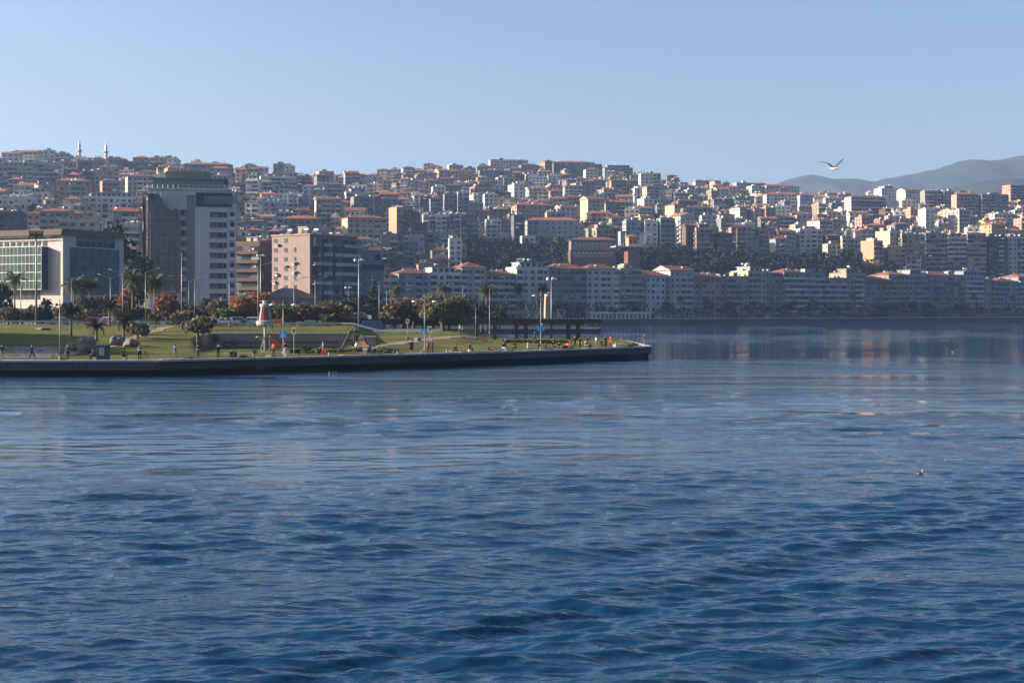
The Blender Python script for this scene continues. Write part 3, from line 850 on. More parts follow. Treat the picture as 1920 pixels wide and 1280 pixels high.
# hand-placed blocks read off the photograph: column left, column right, roof row, distance, floors, wall, roof, style, turn (degrees)
HAND = [
    # left hillside
    (0, 64, 306, 940, 7, 'green', 'pent', 'A', 6), (66, 108, 308, 930, 8, 'paleblue', 'flat', 'B', 4), (110, 142, 306, 1000, 6, 'pink', 'flat', 'D', 8),
    (144, 196, 304, 1010, 6, 'beige', 'flat', 'C', 14), (112, 172, 336, 880, 7, 'ochre', 'hip', 'C', 10), (176, 216, 322, 930, 5, 'pink', 'flat', 'D', 10),
    (232, 288, 327, 900, 6, 'offwhite', 'hip', 'A', 22), (158, 262, 362, 800, 6, 'white', 'pent', 'A', 12), (14, 66, 372, 800, 5, 'white', 'flat', 'D', 8),
    (54, 162, 396, 720, 5, 'beige', 'old', 'D', 6), (210, 262, 392, 690, 6, 'grey', 'gable', 'A', 14), (0, 44, 402, 520, 6, 'slate', 'flat', 'D', 4),
    (225, 300, 309, 1080, 5, 'slate', 'flat', 'B', 4), (305, 340, 318, 1000, 6, 'peach', 'flat', 'D', 24), (346, 436, 306, 1090, 5, 'grey', 'hip', 'C', 6),
    # middle hillside
    (442, 490, 318, 1180, 5, 'slate', 'flat', 'B', 5), (482, 556, 334, 1040, 6, 'white', 'flat', 'B', 20), (556, 585, 333, 1060, 6, 'grey', 'flat', 'A', 8), (604, 642, 343, 1020, 5, 'paleblue', 'old', 'B', 8),
    (642, 674, 322, 1180, 6, 'paleblue', 'gable', 'A', 16), (476, 540, 380, 860, 5, 'offwhite', 'flat', 'D', 18), (556, 580, 372, 930, 5, 'grey', 'flat', 'A', 10), (588, 640, 370, 900, 6, 'cream', 'gable', 'A', 14),
    (656, 700, 372, 920, 6, 'grey', 'flat', 'C', 18), (700, 728, 376, 920, 6, 'slate', 'flat', 'D', 6), (640, 725, 404, 830, 5, 'cream', 'hip', 'C', 22), (728, 775, 392, 860, 6, 'peach', 'flat', 'A', 26),
    (530, 600, 406, 790, 4, 'grey', 'hip', 'D', 6), (465, 500, 412, 720, 4, 'paleblue', 'old', 'D', 5), (440, 470, 372, 930, 6, 'green', 'flat', 'A', 10),
    (814, 860, 318, 1330, 5, 'peach', 'gable', 'C', 22), (892, 912, 312, 1420, 4, 'green', 'flat', 'A', 16), (916, 990, 302, 1450, 5, 'offwhite', 'flat', 'D', 10), (972, 1010, 308, 1440, 4, 'beige', 'hip', 'D', 14),
    (896, 960, 322, 1330, 6, 'grey', 'flat', 'A', 10), (1010, 1036, 302, 1440, 6, 'beige', 'gable', 'D', 28), (1036, 1108, 303, 1420, 8, 'grey', 'hip', 'A', 4), (1104, 1128, 310, 1420, 5, 'green', 'flat', 'A', 8), (1130, 1186, 311, 1410, 6, 'paleblue', 'pent', 'A', 8),
    (880, 928, 346, 1190, 8, 'pink', 'pent', 'D', 20), (786, 828, 372, 1040, 7, 'slate', 'flat', 'B', 6), (804, 830, 370, 1000, 7, 'paleblue', 'old', 'B', 8), (830, 858, 366, 1010, 7, 'grey', 'flat', 'A', 8), (856, 880, 362, 1020, 7, 'offwhite', 'flat', 'A', 6),
    (790, 818, 405, 900, 6, 'offwhite', 'flat', 'A', 8), (818, 838, 406, 900, 6, 'white', 'flat', 'A', 4), (838, 864, 404, 900, 6, 'grey', 'flat', 'A', 8), (862, 896, 406, 895, 6, 'slate', 'flat', 'B', 4),
    (742, 788, 400, 860, 7, 'brown', 'flat', 'A', 14), (840, 866, 450, 800, 4, 'white', 'flat', 'D', 6), (960, 1040, 382, 1010, 5, 'beige', 'hip', 'D', 18), (984, 1086, 410, 930, 5, 'offwhite', 'hip', 'D', 8), (958, 984, 406, 915, 6, 'slate', 'flat', 'B', 10),
    (800, 842, 484, 790, 3, 'ochre', 'gable', 'D', 24), (780, 814, 492, 775, 3, 'cream', 'gable', 'D', 14), (975, 1004, 445, 880, 4, 'white', 'flat', 'A', 6),
    (1088, 1132, 370, 1060, 7, 'cream', 'gable', 'D', 24), (1134, 1180, 377, 1070, 6, 'green', 'hip', 'A', 6), (1050, 1096, 367, 1150, 4, 'cream', 'hip', 'C', 18), (1198, 1238, 327, 1260, 8, 'white', 'flat', 'A', 6), (1142, 1174, 336, 1260, 6, 'beige', 'old', 'A', 8),
    (1168, 1200, 416, 900, 8, 'paleblue', 'flat', 'D', 8), (1202, 1232, 418, 900, 8, 'white', 'flat', 'D', 10), (1232, 1264, 412, 900, 9, 'green', 'flat', 'A', 8), (1255, 1302, 402, 960, 6, 'offwhite', 'gable', 'D', 30),
    (1250, 1276, 383, 1060, 5, 'cream', 'hip', 'C', 26), (1276, 1334, 387, 1050, 5, 'green', 'old', 'C', 6), (1280, 1330, 420, 910, 8, 'brown', 'gable', 'B', 12), (1190, 1226, 408, 960, 4, 'peach', 'flat', 'C', 16),
    # right hillside
    (1344, 1375, 412, 950, 8, 'grey', 'flat', 'A', 10), (1376, 1393, 412, 950, 8, 'paleblue', 'flat', 'A', 4), (1393, 1412, 420, 940, 7, 'white', 'flat', 'B', 4), (1412, 1450, 428, 940, 7, 'cream', 'hip', 'A', 14), (1450, 1490, 430, 940, 7, 'beige', 'hip', 'A', 8),
    (1490, 1540, 432, 945, 7, 'white', 'flat', 'A', 10), (1372, 1396, 388, 1080, 6, 'offwhite', 'hip', 'C', 24), (1400, 1432, 390, 1080, 5, 'cream', 'hip', 'D', 20), (1432, 1496, 362, 1300, 5, 'white', 'hip', 'A', 6),
    (1424, 1500, 347, 1500, 4, 'white', 'hip', 'D', 22), (1374, 1420, 345, 1480, 5, 'beige', 'flat', 'D', 14), (1496, 1514, 364, 1290, 6, 'paleblue', 'hip', 'D', 4), (1515, 1560, 410, 1010, 6, 'offwhite', 'hip', 'C', 26),
    (1584, 1660, 367, 1230, 6, 'white', 'hip', 'B', 16), (1640, 1682, 350, 1400, 5, 'white', 'pent', 'D', 20), (1682, 1728, 355, 1360, 5, 'white', 'gable', 'D', 24), (1728, 1762, 360, 1300, 6, 'grey', 'flat', 'A', 6),
    (1764, 1786, 361, 1300, 6, 'green', 'flat', 'A', 6), (1786, 1832, 362, 1280, 6, 'pink', 'hip', 'A', 8), (1834, 1888, 367, 1280, 6, 'grey', 'flat', 'A', 6), (1878, 1960, 350, 1480, 6, 'pink', 'flat', 'A', 20),
    (1644, 1684, 436, 920, 9, 'cream', 'flat', 'D', 30), (1617, 1652, 454, 900, 7, 'peach', 'flat', 'A', 24), (1684, 1708, 440, 915, 9, 'beige', 'flat', 'A', 4), (1708, 1728, 443, 915, 8, 'grey', 'flat', 'D', 4), (1728, 1770, 440, 915, 9, 'grey', 'flat', 'B', 4),
    (1770, 1806, 438, 915, 9, 'offwhite', 'pent', 'B', 4), (1806, 1844, 440, 915, 9, 'beige', 'flat', 'B', 4), (1846, 1884, 446, 920, 9, 'slate', 'flat', 'A', 4), (1880, 1918, 446, 925, 9, 'offwhite', 'flat', 'A', 8), (1918, 1960, 448, 930, 9, 'grey', 'flat', 'A', 8),
    (1840, 1880, 418, 1060, 5, 'ochre', 'hip', 'D', 22), (1780, 1816, 396, 1120, 6, 'cream', 'flat', 'C', 24), (1724, 1750, 394, 1120, 5, 'white', 'flat', 'D', 16),
]
for i, (x0, x1, yt, Y, fl, wall, roof, style, turn) in enumerate(HAND):
    a = R(turn)
    pw = (x1 - x0) * Y / F
    d = 11.0 if turn < 20 else 13.0
    w = max(7.0, (pw - d * math.sin(a)) / math.cos(a))
    X = ux((x0 + x1) / 2, Y); zt = uz(yt, Y)
    if roof in ('hip', 'gable', 'old'): zt -= min(w, d) * .15
    if roof == 'pent': zt -= 3.0
    z = zt - fl * FLOOR - .4
    gz = hill_z(X, Y)
    while z > gz + .5: fl += 1; z -= FLOOR
    fl = min(fl, 12)
    z = zt - fl * FLOOR - .4
    y_ = 0
    block(X, Y, z, w, d, fl, a, wall, roof, style, 100 + i, 'hill', clutter=random.Random(i).randint(5, 8), sink=max(4.0, z - gz + 5))
    TAKEN.append((X, Y, max(w, d) * .52))

# the rest of the hillside, tier above tier
rh = random.Random(21)
KEYS = ['white', 'offwhite', 'cream', 'beige', 'grey', 'paleblue', 'ochre', 'pink', 'green', 'brown', 'peach', 'slate']
WT = [19, 17, 16, 13, 10, 9, 4, 5, 5, 2, 3, 2]
SMALL = []
def ground_row(x, y):
    """distance at which the hillside ground shows at photo row y in column x"""
    last = None
    for Y in range(480, 1700, 6):
        g = HZ - (hill_z(ux(x, Y), Y) - CAMZ) * F / Y
        if g <= y: return Y
    return None
count = 0
specs = []
for row, g in enumerate([510, 494, 479, 465, 451, 438, 426, 414, 403, 392, 382, 372, 363, 354, 346, 338, 331, 325, 319]):
    x = -60.0 + rh.uniform(0, 30)
    while x < 1990:
        yy = g + rh.uniform(-6, 6)
        Y = ground_row(x, yy)
        step = rh.uniform(24, 40)
        if Y and not (860 < x < 1640 and yy > 470 and Y < 900):
            Y += rh.uniform(-10, 10)
            X = ux(x, Y)
            w = rh.choice([rh.uniform(7.5, 11), rh.uniform(9, 14), rh.uniform(12, 18)]); d = rh.uniform(8, 12)
            step = w * F / Y * rh.uniform(1.0, 1.18)
            if free(X, Y, w * .5):
                specs.append((X, Y, w, d, row))
                TAKEN.append((X, Y, w * .5))
        x += step
specs.sort(key=lambda s: s[1])
for i, (X, Y, w, d, row) in enumerate(specs):
    skyline = Y > 1230
    fl = rh.choice([2, 3, 4, 4, 5, 5, 6]) if not skyline else rh.choice([2, 2, 3, 3, 3, 4])
    x = 960 + X * F / Y
    z = hill_z(X, Y) - 1.2
    wall = rh.choices(KEYS, WT)[0]
    roof = rh.choices(['hip', 'gable', 'old', 'flat', 'pent'], [22, 9, 20, 33, 16])[0]
    style = rh.choices('ABCD', [42, 13, 25, 20])[0]
    rot = R(rh.choice([rh.uniform(2, 12), rh.uniform(8, 30), rh.uniform(-8, 4)]))
    if i < 215:
        block(X, Y, z, w, d, fl, rot, wall, roof, style, 500 + i, 'hill', clutter=rh.randint(4, 8))
    else:
        SMALL.append((X, Y, z, w, d, fl, rot, wall, roof))
# small old houses squeezed between the blocks
tries = 0; rq = random.Random(64); n0 = len(SMALL)
while len(SMALL) - n0 < 420 and tries < 9000:
    tries += 1
    x, y = rq.uniform(-40, 1965), rq.uniform(322, 500); Y = ground_row(x, y)
    if not Y or (860 < x < 1640 and y > 466): continue
    X = ux(x, Y); w = rq.uniform(5.5, 9.5)
    if not free(X, Y, w * .42): continue
    TAKEN.append((X, Y, w * .5))
    SMALL.append((X, Y, hill_z(X, Y) - .6, w, rq.uniform(6, 9), rq.choice([1, 2, 2, 3, 3, 4]), R(rq.uniform(-12, 38)), rq.choices(KEYS, WT)[0], rq.choice(['hip', 'gable', 'hip', 'old', 'gable', 'flat'])))
print('hand', len(HAND), 'specs', len(specs), 'small', len(SMALL))
# the farthest, smallest houses along the ridge: one mass
def ridge_mass():
    mb = MB(); order = ['wall_' + k for k in KEYS] + ['tile', 'tile_old', 'flatroof', 'glass_dark', 'whitepaint']
    r = random.Random(4)
    for (X, Y, z, w, d, fl, rot, wall, roof) in SMALL:
        q = MB(); H = fl * FLOOR; A, B = w / 2, d / 2; wi = order.index('wall_' + wall)
        q.box(-A, A, -B, B, -4, H, wi, 'b')
        n = max(2, int(w / 3.4))
        for k in range(fl):
            for i in range(n):
                c = -A + w / n * (i + .5); q.box(c - .8, c + .8, -B - .06, -B, k * FLOOR + .9, k * FLOOR + 2.3, 15, 'k')
            if r.random() < .4: q.box(-A + 1, A - 1, -B - 1, -B, k * FLOOR - .1, k * FLOOR + .9, order.index('wall_white'), 'k')
            for i in range(2): q.box(-A - .06, -A, -B + d * (.3 + .4 * i) - .6, -B + d * (.3 + .4 * i) + .6, k * FLOOR + .9, k * FLOOR + 2.2, 15, 'r')
        if roof in ('flat', 'pent'):
            q.box(-A + .2, A - .2, -B + .2, B - .2, H, H + .06, 14, 'b')
            q.box(-A, A, -B, -B + .2, H, H + .8, wi, 'b'); q.box(-A, -A + .2, -B + .2, B, H, H + .8, wi, 'b')
            q.box(-A * .5, A * .1, -B * .4, B * .4, H + .06, H + 2.6, wi, 'b')
        else:
            hip(q, w, d, H + .2, min(w, d) * .2, .5, roof == 'gable', order.index('tile' if roof != 'old' else 'tile_old'), wi)
        for i in range(3):
            px, py = r.uniform(-A * .8, A * .8), r.uniform(-B * .6, B * .6)
            q.box(px - .4, px + .4, py - .4, py + .4, H, H + r.uniform(1.4, 2.6), 16, 'b')
        mt = Matrix.Translation((X, Y, z)) @ Matrix.Rotation(rot, 4, 'Z')
        o = len(mb.v); mb.v += [tuple(mt @ Vector(p)) for p in q.v]; mb.f += [tuple(i + o for i in f) for f in q.f]; mb.m += q.m
    if mb.f:
        tag(mb.build('distant_houses', order), 'mass of small far-off houses below the ridge line', kind='stuff')
ridge_mass()

# waterfront row: contiguous blocks facing the bay
rs = random.Random(31)
def along(line, s):
    for (a, b), (c, d) in zip(line[:-1], line[1:]):
        L = math.hypot(c - a, d - b)
        if s <= L: return a + (c - a) * s / L, b + (d - b) * s / L, math.atan2(d - b, c - a)
        s -= L
    return None
rowline = [(-96, 640), (-50, 648), (-14, 664), (30, 682), (57, 694), (110, 731), (167, 771), (230, 811), (296, 851), (420, 929), (520, 990)]
s = 0; k = 0
while True:
    w = rs.uniform(12.5, 20)
    p = along(rowline, s + w / 2)
    if p is None: break
    X, Y, ang = p
    x = 960 + X * F / Y
    if x > 2010: break
    fl = rs.choice([7, 7, 8, 8]) if x > 720 else rs.choice([5, 6, 6])
    fh = 2.95
    top = {True: 0}.get(x < 0, 0)
    wall = rs.choices(['grey', 'beige', 'paleblue', 'cream', 'offwhite', 'brown', 'slate', 'green', 'pink', 'white'], [14, 12, 14, 14, 14, 4, 5, 7, 5, 11])[0]
    roof = rs.choices(['hip', 'gable', 'old', 'flat', 'pent'], [40, 12, 14, 16, 18])[0]
    style = rs.choices('ABC', [45, 30, 25])[0]
    nx, ny = -math.sin(ang), math.cos(ang)
    off = 6.5 + rs.uniform(-.6, .6)
    block(X + nx * off, Y + ny * off, 2.2, w - .15, 13, fl, ang, wall, roof, style, 900 + k, 'shore', sep=True, sides=True, clutter=rs.randint(5, 9), fl=fh)
    s += w; k += 1
print('shore', k)
# ------------------------------------------------------------------ landmark buildings
mat('officewhite', (.37, .35, .32), rough=.85, var=.08, nscale=.3, streak=True)
mat('officeglass', (.02, .05, .05), rough=.10, spec=.2, var=.25, nscale=.4, objvar=.3)
mat('panelglass', (.05, .085, .092), rough=.12, spec=.3, var=.2, nscale=.4, objvar=.35)
mat('mullion', (.30, .33, .33), rough=.5, metal=.3)
mat('brownroof', (.085, .06, .037), rough=.8, var=.2, nscale=.6)
mat('towerwall', (.40, .41, .42), rough=.85, var=.07, nscale=.25, streak=True)
mat('greenglass', (.07, .13, .12), rough=.12, spec=.6, var=.2)
mat('net', (.085, .083, .078), rough=.95, var=.22, nscale=.5, bump=.25, bscale=1.6, stain=(.115, .11, .10))
mat('scaffold', (.30, .28, .25), rough=.6, var=.2, nscale=2)
mat('pinkwall', (.215, .165, .148), rough=.9, var=.13, nscale=.3, streak=True, stain=(.20, .135, .115))

def office():
    o = thing('office_building', 'white office building with dark green glass curtain walls and brown roof', 'building', (ux(118, 330), 330, 4.2), -R(27))
    L, W, H = 27.0, 20.2, 20.2
    mb = MB(); mb.box(-L, 0, 0, W, -1, H); mb.build('wall', 'officewhite', o)
    rf = MB()
    rf.hexa([(-L - .5, -1.3, H), (.6, -1.3, H), (.6, W + .3, H), (-L - .5, W + .3, H), (-L - .5, .4, H + 1.5), (-.6, .4, H + 1.5), (-.6, W, H + 1.5), (-L - .5, W, H + 1.5)])
    rf.build('roof', 'brownroof', o)
    # projecting glass box on the sunny face
    x1, z0, z1, pr = -4.7, 7.6, 17.6, 2.0
    bx = MB(); bx.box(-L, x1, -pr + .1, 0, z0, z1); gb = bx.build('glass_box', 'officeglass', o)
    def curtain(par, n, m, w0, w1, z0, z1, place, gap=.07, gm='officeglass'):
        pw, ph = (w1 - w0) / n, (z1 - z0) / m
        q = MB(); q.box(-pw / 2 + gap / 2, pw / 2 - gap / 2, -.05, .05, -ph / 2 + gap, ph / 2 - gap)
        me = q.mesh('pane', [gm])
        for i in range(n):
            for j in range(m):
                loc, rz = place(w0 + pw * (i + .5), z0 + ph * (j + .5))
                link('pane', me, par, loc, rz)
        return pw, ph
    curtain(gb, 18, 5, -L, x1, z0, z1, lambda u, z: ((u, -pr - .0, z), 0))
    mu = MB()
    for j in range(6): mu.box(-L, x1 + .04, -pr - .12, -pr + .1, z0 + j * 2 - .06, z0 + j * 2 + .06)
    for i in range(19): mu.box(-L + (x1 + L) / 18 * i - .03, -L + (x1 + L) / 18 * i + .03, -pr - .1, -pr + .1, z0 + .06, z1 - .06)
    mu.build('mullions', 'mullion', gb)
    # top windows, truss awning
    q = MB(); q.box(-.62, .62, -.06, .06, -.62, .62); me = q.mesh('window', ['glass_dark'])
    for i in range(11): link('window', me, o, (-5.6 - i * 2.05, -.03, 18.4))
    tr = MB()
    for k in range(2): tr.tube([(-L, -1.6 + k * 1.2, 19.9 - k * .1), (-2, -1.6 + k * 1.2, 19.9 - k * .1)], .06, 5)
    tr.tube([(-L, -1.7, 18.9), (-2.0, -.1, 18.9)], .05, 5)
    for i in range(14):
        a = -L + i * 1.8; tr.tube([(a, -1.6, 19.9), (a + .9, -.4, 19.3), (a + 1.8, -1.6, 19.9)], .045, 4); tr.tube([(a + .9, -.4, 19.3), (a + .9, -.05, 19.8)], .045, 4)
    tag(tr.build('truss_awning', 'steel', o), kind='stuff')
    # base: recessed glazing, white band, ground floor glazing and columns
    for (za, zb, dy) in ((5.3, 7.4, .1), (.3, 3.2, .12)):
        for i in range(11):
            g = MB(); g.box(-1.0, 1.0, -dy, .0, za, zb); g.build('window', 'glass_dark', o, (-8.2 - i * 2.2 - (0 if za > 1 else 0), 0, 0))
    # glazed panel on the shaded face
    g = MB(); g.box(0, .12, 2.2, 18.6, 6.4, 17.4); gp = g.build('glass_panel', 'darksteel', o)
    curtain(gp, 22, 5, 2.2, 18.6, 6.4, 17.4, lambda u, z: ((.14, u, z), R(90)), .12, 'panelglass')
    g = MB(); g.box(0, .06, 4.2, 17.2, 17.7, 20.0); g.build('recess_panel', 'wall_grey', o)
    q = MB(); q.box(-.7, .7, -.06, .06, -.6, .6); me = q.mesh('window', ['glass_dark'])
    for i in range(6): link('window', me, o, (.08, 5.6 + i * 2.1, 18.4), R(90))
office()

def tower():
    Y = 420; Wd, D = 25.0, 20.0
    rot = R(10)
    o = thing('tower_block', 'tall pale tower wrapped in dark scaffold netting on its left half', 'building', (ux(362, 428), 428, 4.5), rot)
    B = D / 2
    H = 37.7
    def U(x): return (x - 285) * .16 - Wd / 2
    def V(y): return (HZ - y) * .1575 + CAMZ - 4.5
    mb = MB(); mb.box(-12.5, 9.8, -B, B, -1, H)
    n = 8                                        # rounded right-hand corner
    for k in range(n):
        a0, a1 = R(-90 + 90 * k / n), R(-90 + 90 * (k + 1) / n); r = 2.7; cx, cyy = 9.8, -B + r
        p0, p1 = (cx + r * math.cos(a0), cyy + r * math.sin(a0)), (cx + r * math.cos(a1), cyy + r * math.sin(a1))
        mb.poly([(*p0, -1), (*p1, -1), (*p1, H), (*p0, H)]); mb.poly([(cx, cyy, H), (*p0, H), (*p1, H)])
    mb.box(9.8, 12.5, -B + 2.7, B, -1, H, 0, 'l')
    mb.build('wall', 'towerwall', o)
    # vertical recess laid on flat: its shade is put into the grey
    g = MB(); g.box(U(355), U(369), -B - .0, -B - .04, 0, H - 1.5); g.build('recess_shade_strip', 'wall_grey', o)
    # loggia windows
    fr = MB(); fr.box(-1.95, 1.95, -.07, .05, -.82, .82, 0); fme = fr.mesh('window', ['glass_mid'])
    sh = MB(); sh.box(.6, 1.9, -.11, -.06, -.75, .8, 0); sme = sh.mesh('sash', ['glass_dark'])
    bl = MB(); bl.box(-1.9, 1.9, -.12, -.06, .55, .82); bme = bl.mesh('shade_box', ['darksteel'])
    pr = MB(); pr.box(-2.05, 2.05, -.28, .0, -.98, -.84); pme = pr.mesh('sill', ['towerwall'])
    for k in range(9):
        w = link('window', fme, o, (U(408), -B, V(403) - k * 3.0))
        link('sash', sme, w); link('shade_box', bme, w); link('sill', pme, w)
    # corner balconies on the right
    q = MB(); q.box(-.7, 1.2, -.4, 1.4, -.1, .12, 0); q.box(-.7, 1.2, -.4, -.32, .12, 1.0, 0); q.box(-.6, 1.1, .0, .1, .3, 2.3, 1)
    me = q.mesh('balcony', ['towerwall', 'glass_dark'])
    for k in range(10): link('balcony', me, o, (11.3, -B + .35, V(403) - 1.6 - k * 3.0 + 0.1))
    for k in range(10):
        g = MB(); g.box(-.45, .45, -.06, .04, -.8, .8); g.build('window', 'glass_dark', o, (9.7, -B, V(403) - k * 3.0))
    # exposed window column between net and recess
    for k in range(11):
        g = MB(); g.box(-.85, .85, -.06, .04, -.9, .9); w = g.build('window', 'glass_dark', o, (U(349), -B, V(400) - k * 3.0))
        g = MB(); g.box(-1.0, 1.0, -.2, 0, -1.15, -1.0); g.build('sill', 'towerwall', w)
    # dark glazed band near the top
    g = MB(); g.box(U(371), U(436), -B - .35, -B + .2, V(388), V(362)); bd = g.build('glass_band', 'glass_dark', o)
    for i in range(11):
        g = MB(); g.box(-.32, .32, -.05, .03, -1.1, 1.1); g.build('pane', 'greenglass', bd, (U(389) + i * .86, -B - .37, V(375)))
    # penthouse and roof
    g = MB(); g.box(-12.9, 11.2, -B - .4, B, H, H + .5); g.build('roof_slab', 'towerwall', o)
    ph = MB(); ph.box(-11.2, 9.4, -B + 1.6, B - 2, H + .5, H + 3.2); p = ph.build('penthouse', 'greenglass', o)
    for i in range(14):
        g = MB(); g.box(-.68, .68, -.05, .02, -1.2, 1.2); g.build('pane', 'greenglass', p, (-10.4 + i * 1.47, -B + 1.56, H + 1.85))
    g = MB(); g.box(-11.8, 10.4, -B + .9, B - 1.4, H + 3.2, H + 3.55); g.build('roof', 'wall_grey', o)
    g = MB(); g.box(-7.5, 5.3, -B + 2.6, B - 4, H + 3.55, H + 5.6); g.build('plant_room', 'wall_beige', o)
    ra = MB()
    for i in range(17): ra.tube([(-12.6 + i * 1.47, -B - .3, H + .5), (-12.6 + i * 1.47, -B - .3, H + 1.5)], .035, 4)
    ra.tube([(-12.6, -B - .3, H + 1.5), (11, -B - .3, H + 1.5)], .04, 4); ra.build('railing', 'steel', o)
    for i, dx in enumerate((-4, -1.5, 1.8, 4.2)): link('antenna', antenna_mesh(), o, (dx, 0, H + 5.6))
    # netting: folded sheets hung on the scaffold
    rn = random.Random(9)
    def sheet(u0, u1, z0, top, place, name):
        nu, nz = 30, 60
        v, f, idx = [], [], {}
        for i in range(nu + 1):
            u = u0 + (u1 - u0) * i / nu
            zt = top(u); zb = z0 + 1.3 * math.sin(u * 2.1) + rn.uniform(-.5, .5)
            for j in range(nz + 1):
                z = zb + (zt - zb) * j / nz
                fold = .10 * math.sin(u * 2.2 + z * .5) + .07 * math.sin(z * .9 - u * 1.3) + .03 * math.sin(u * 6 + z * 1.2) + rn.uniform(-.012, .012)
                idx[i, j] = len(v); v.append(place(u, z, fold))
        for i in range(nu):
            for j in range(nz):
                q = [(i, j), (i + 1, j), (i + 1, j + 1), (i, j + 1)]
                if all(k in idx for k in q): f.append(tuple(idx[k] for k in q))
        me = bpy.data.meshes.new(name); me.from_pydata(v, [], f); me.materials.append(MATS['net']); me.update()
        link(name, me, o)
    sheet(U(287), U(342), 8.5, lambda u: np.interp(u, [U(287), U(305), U(312), U(318), U(330), U(336), U(342)], [V(365), V(366), V(378), V(391), V(397), V(391), V(400)]), lambda u, z, q: (u, -B - 1.35 + q, z), 'safety_net')
    sheet(-B - 1.2, -B + 9, 7.5, lambda u: V(366) + .4 * math.sin(u), lambda u, z, q: (-12.5 - 1.3 + q, u, z), 'safety_net')
    sc = MB()
    for u in [U(x) for x in (288, 298, 309, 320, 331, 342, 352)]:
        sc.tube([(u, -B - 1.2, 0), (u, -B - 1.2, V(362))], .05, 4); sc.tube([(u, -B - .4, 0), (u, -B - .4, V(362))], .05, 4)
    for k in range(18):
        z = 2 + k * 2.0; sc.tube([(U(286), -B - 1.2, z), (U(353), -B - 1.2, z)], .04, 4)
        if k % 2 == 0: sc.tube([(U(309), -B - 1.2, z), (U(320), -B - 1.2, z + 2)], .04, 4)
        for y in (-B + 2, -B + 5, -B + 8, B - 8, B - 4): sc.tube([(-13.6, y, z - 2), (-13.6, y, z + .2)], .05, 4)
        sc.tube([(-13.6, -B - 1, z), (-13.6, B, z)], .04, 4); sc.tube([(-13.6, -B - 1, z), (-12.5, -B - 1, z)], .04, 4)
    for u in [U(x) for x in range(290, 343, 6)]: sc.tube([(u, -B - 1.6, 8), (u, -B - 1.6, V(398))], .022, 4)
    for k in range(13): sc.tube([(U(288), -B - 1.6, 9.5 + k * 2.0), (U(342), -B - 1.6, 9.5 + k * 2.0)], .022, 4)
    for k in range(11): sc.box(-13.9, -12.5, -B + 9.2, B, V(400) - 1.6 - k * 3.0, V(400) - 1.4 - k * 3.0)
    tag(sc.build('scaffolding', 'scaffold', o), kind='stuff')
    for k in range(11):
        for y in (B - 8, B - 4.5):
            g = MB(); g.box(-.05, .05, -1.1, 1.1, -.95, .95); g.build('window', 'glass_dark', o, (-12.52, y, V(400) - k * 3.0))
tower()

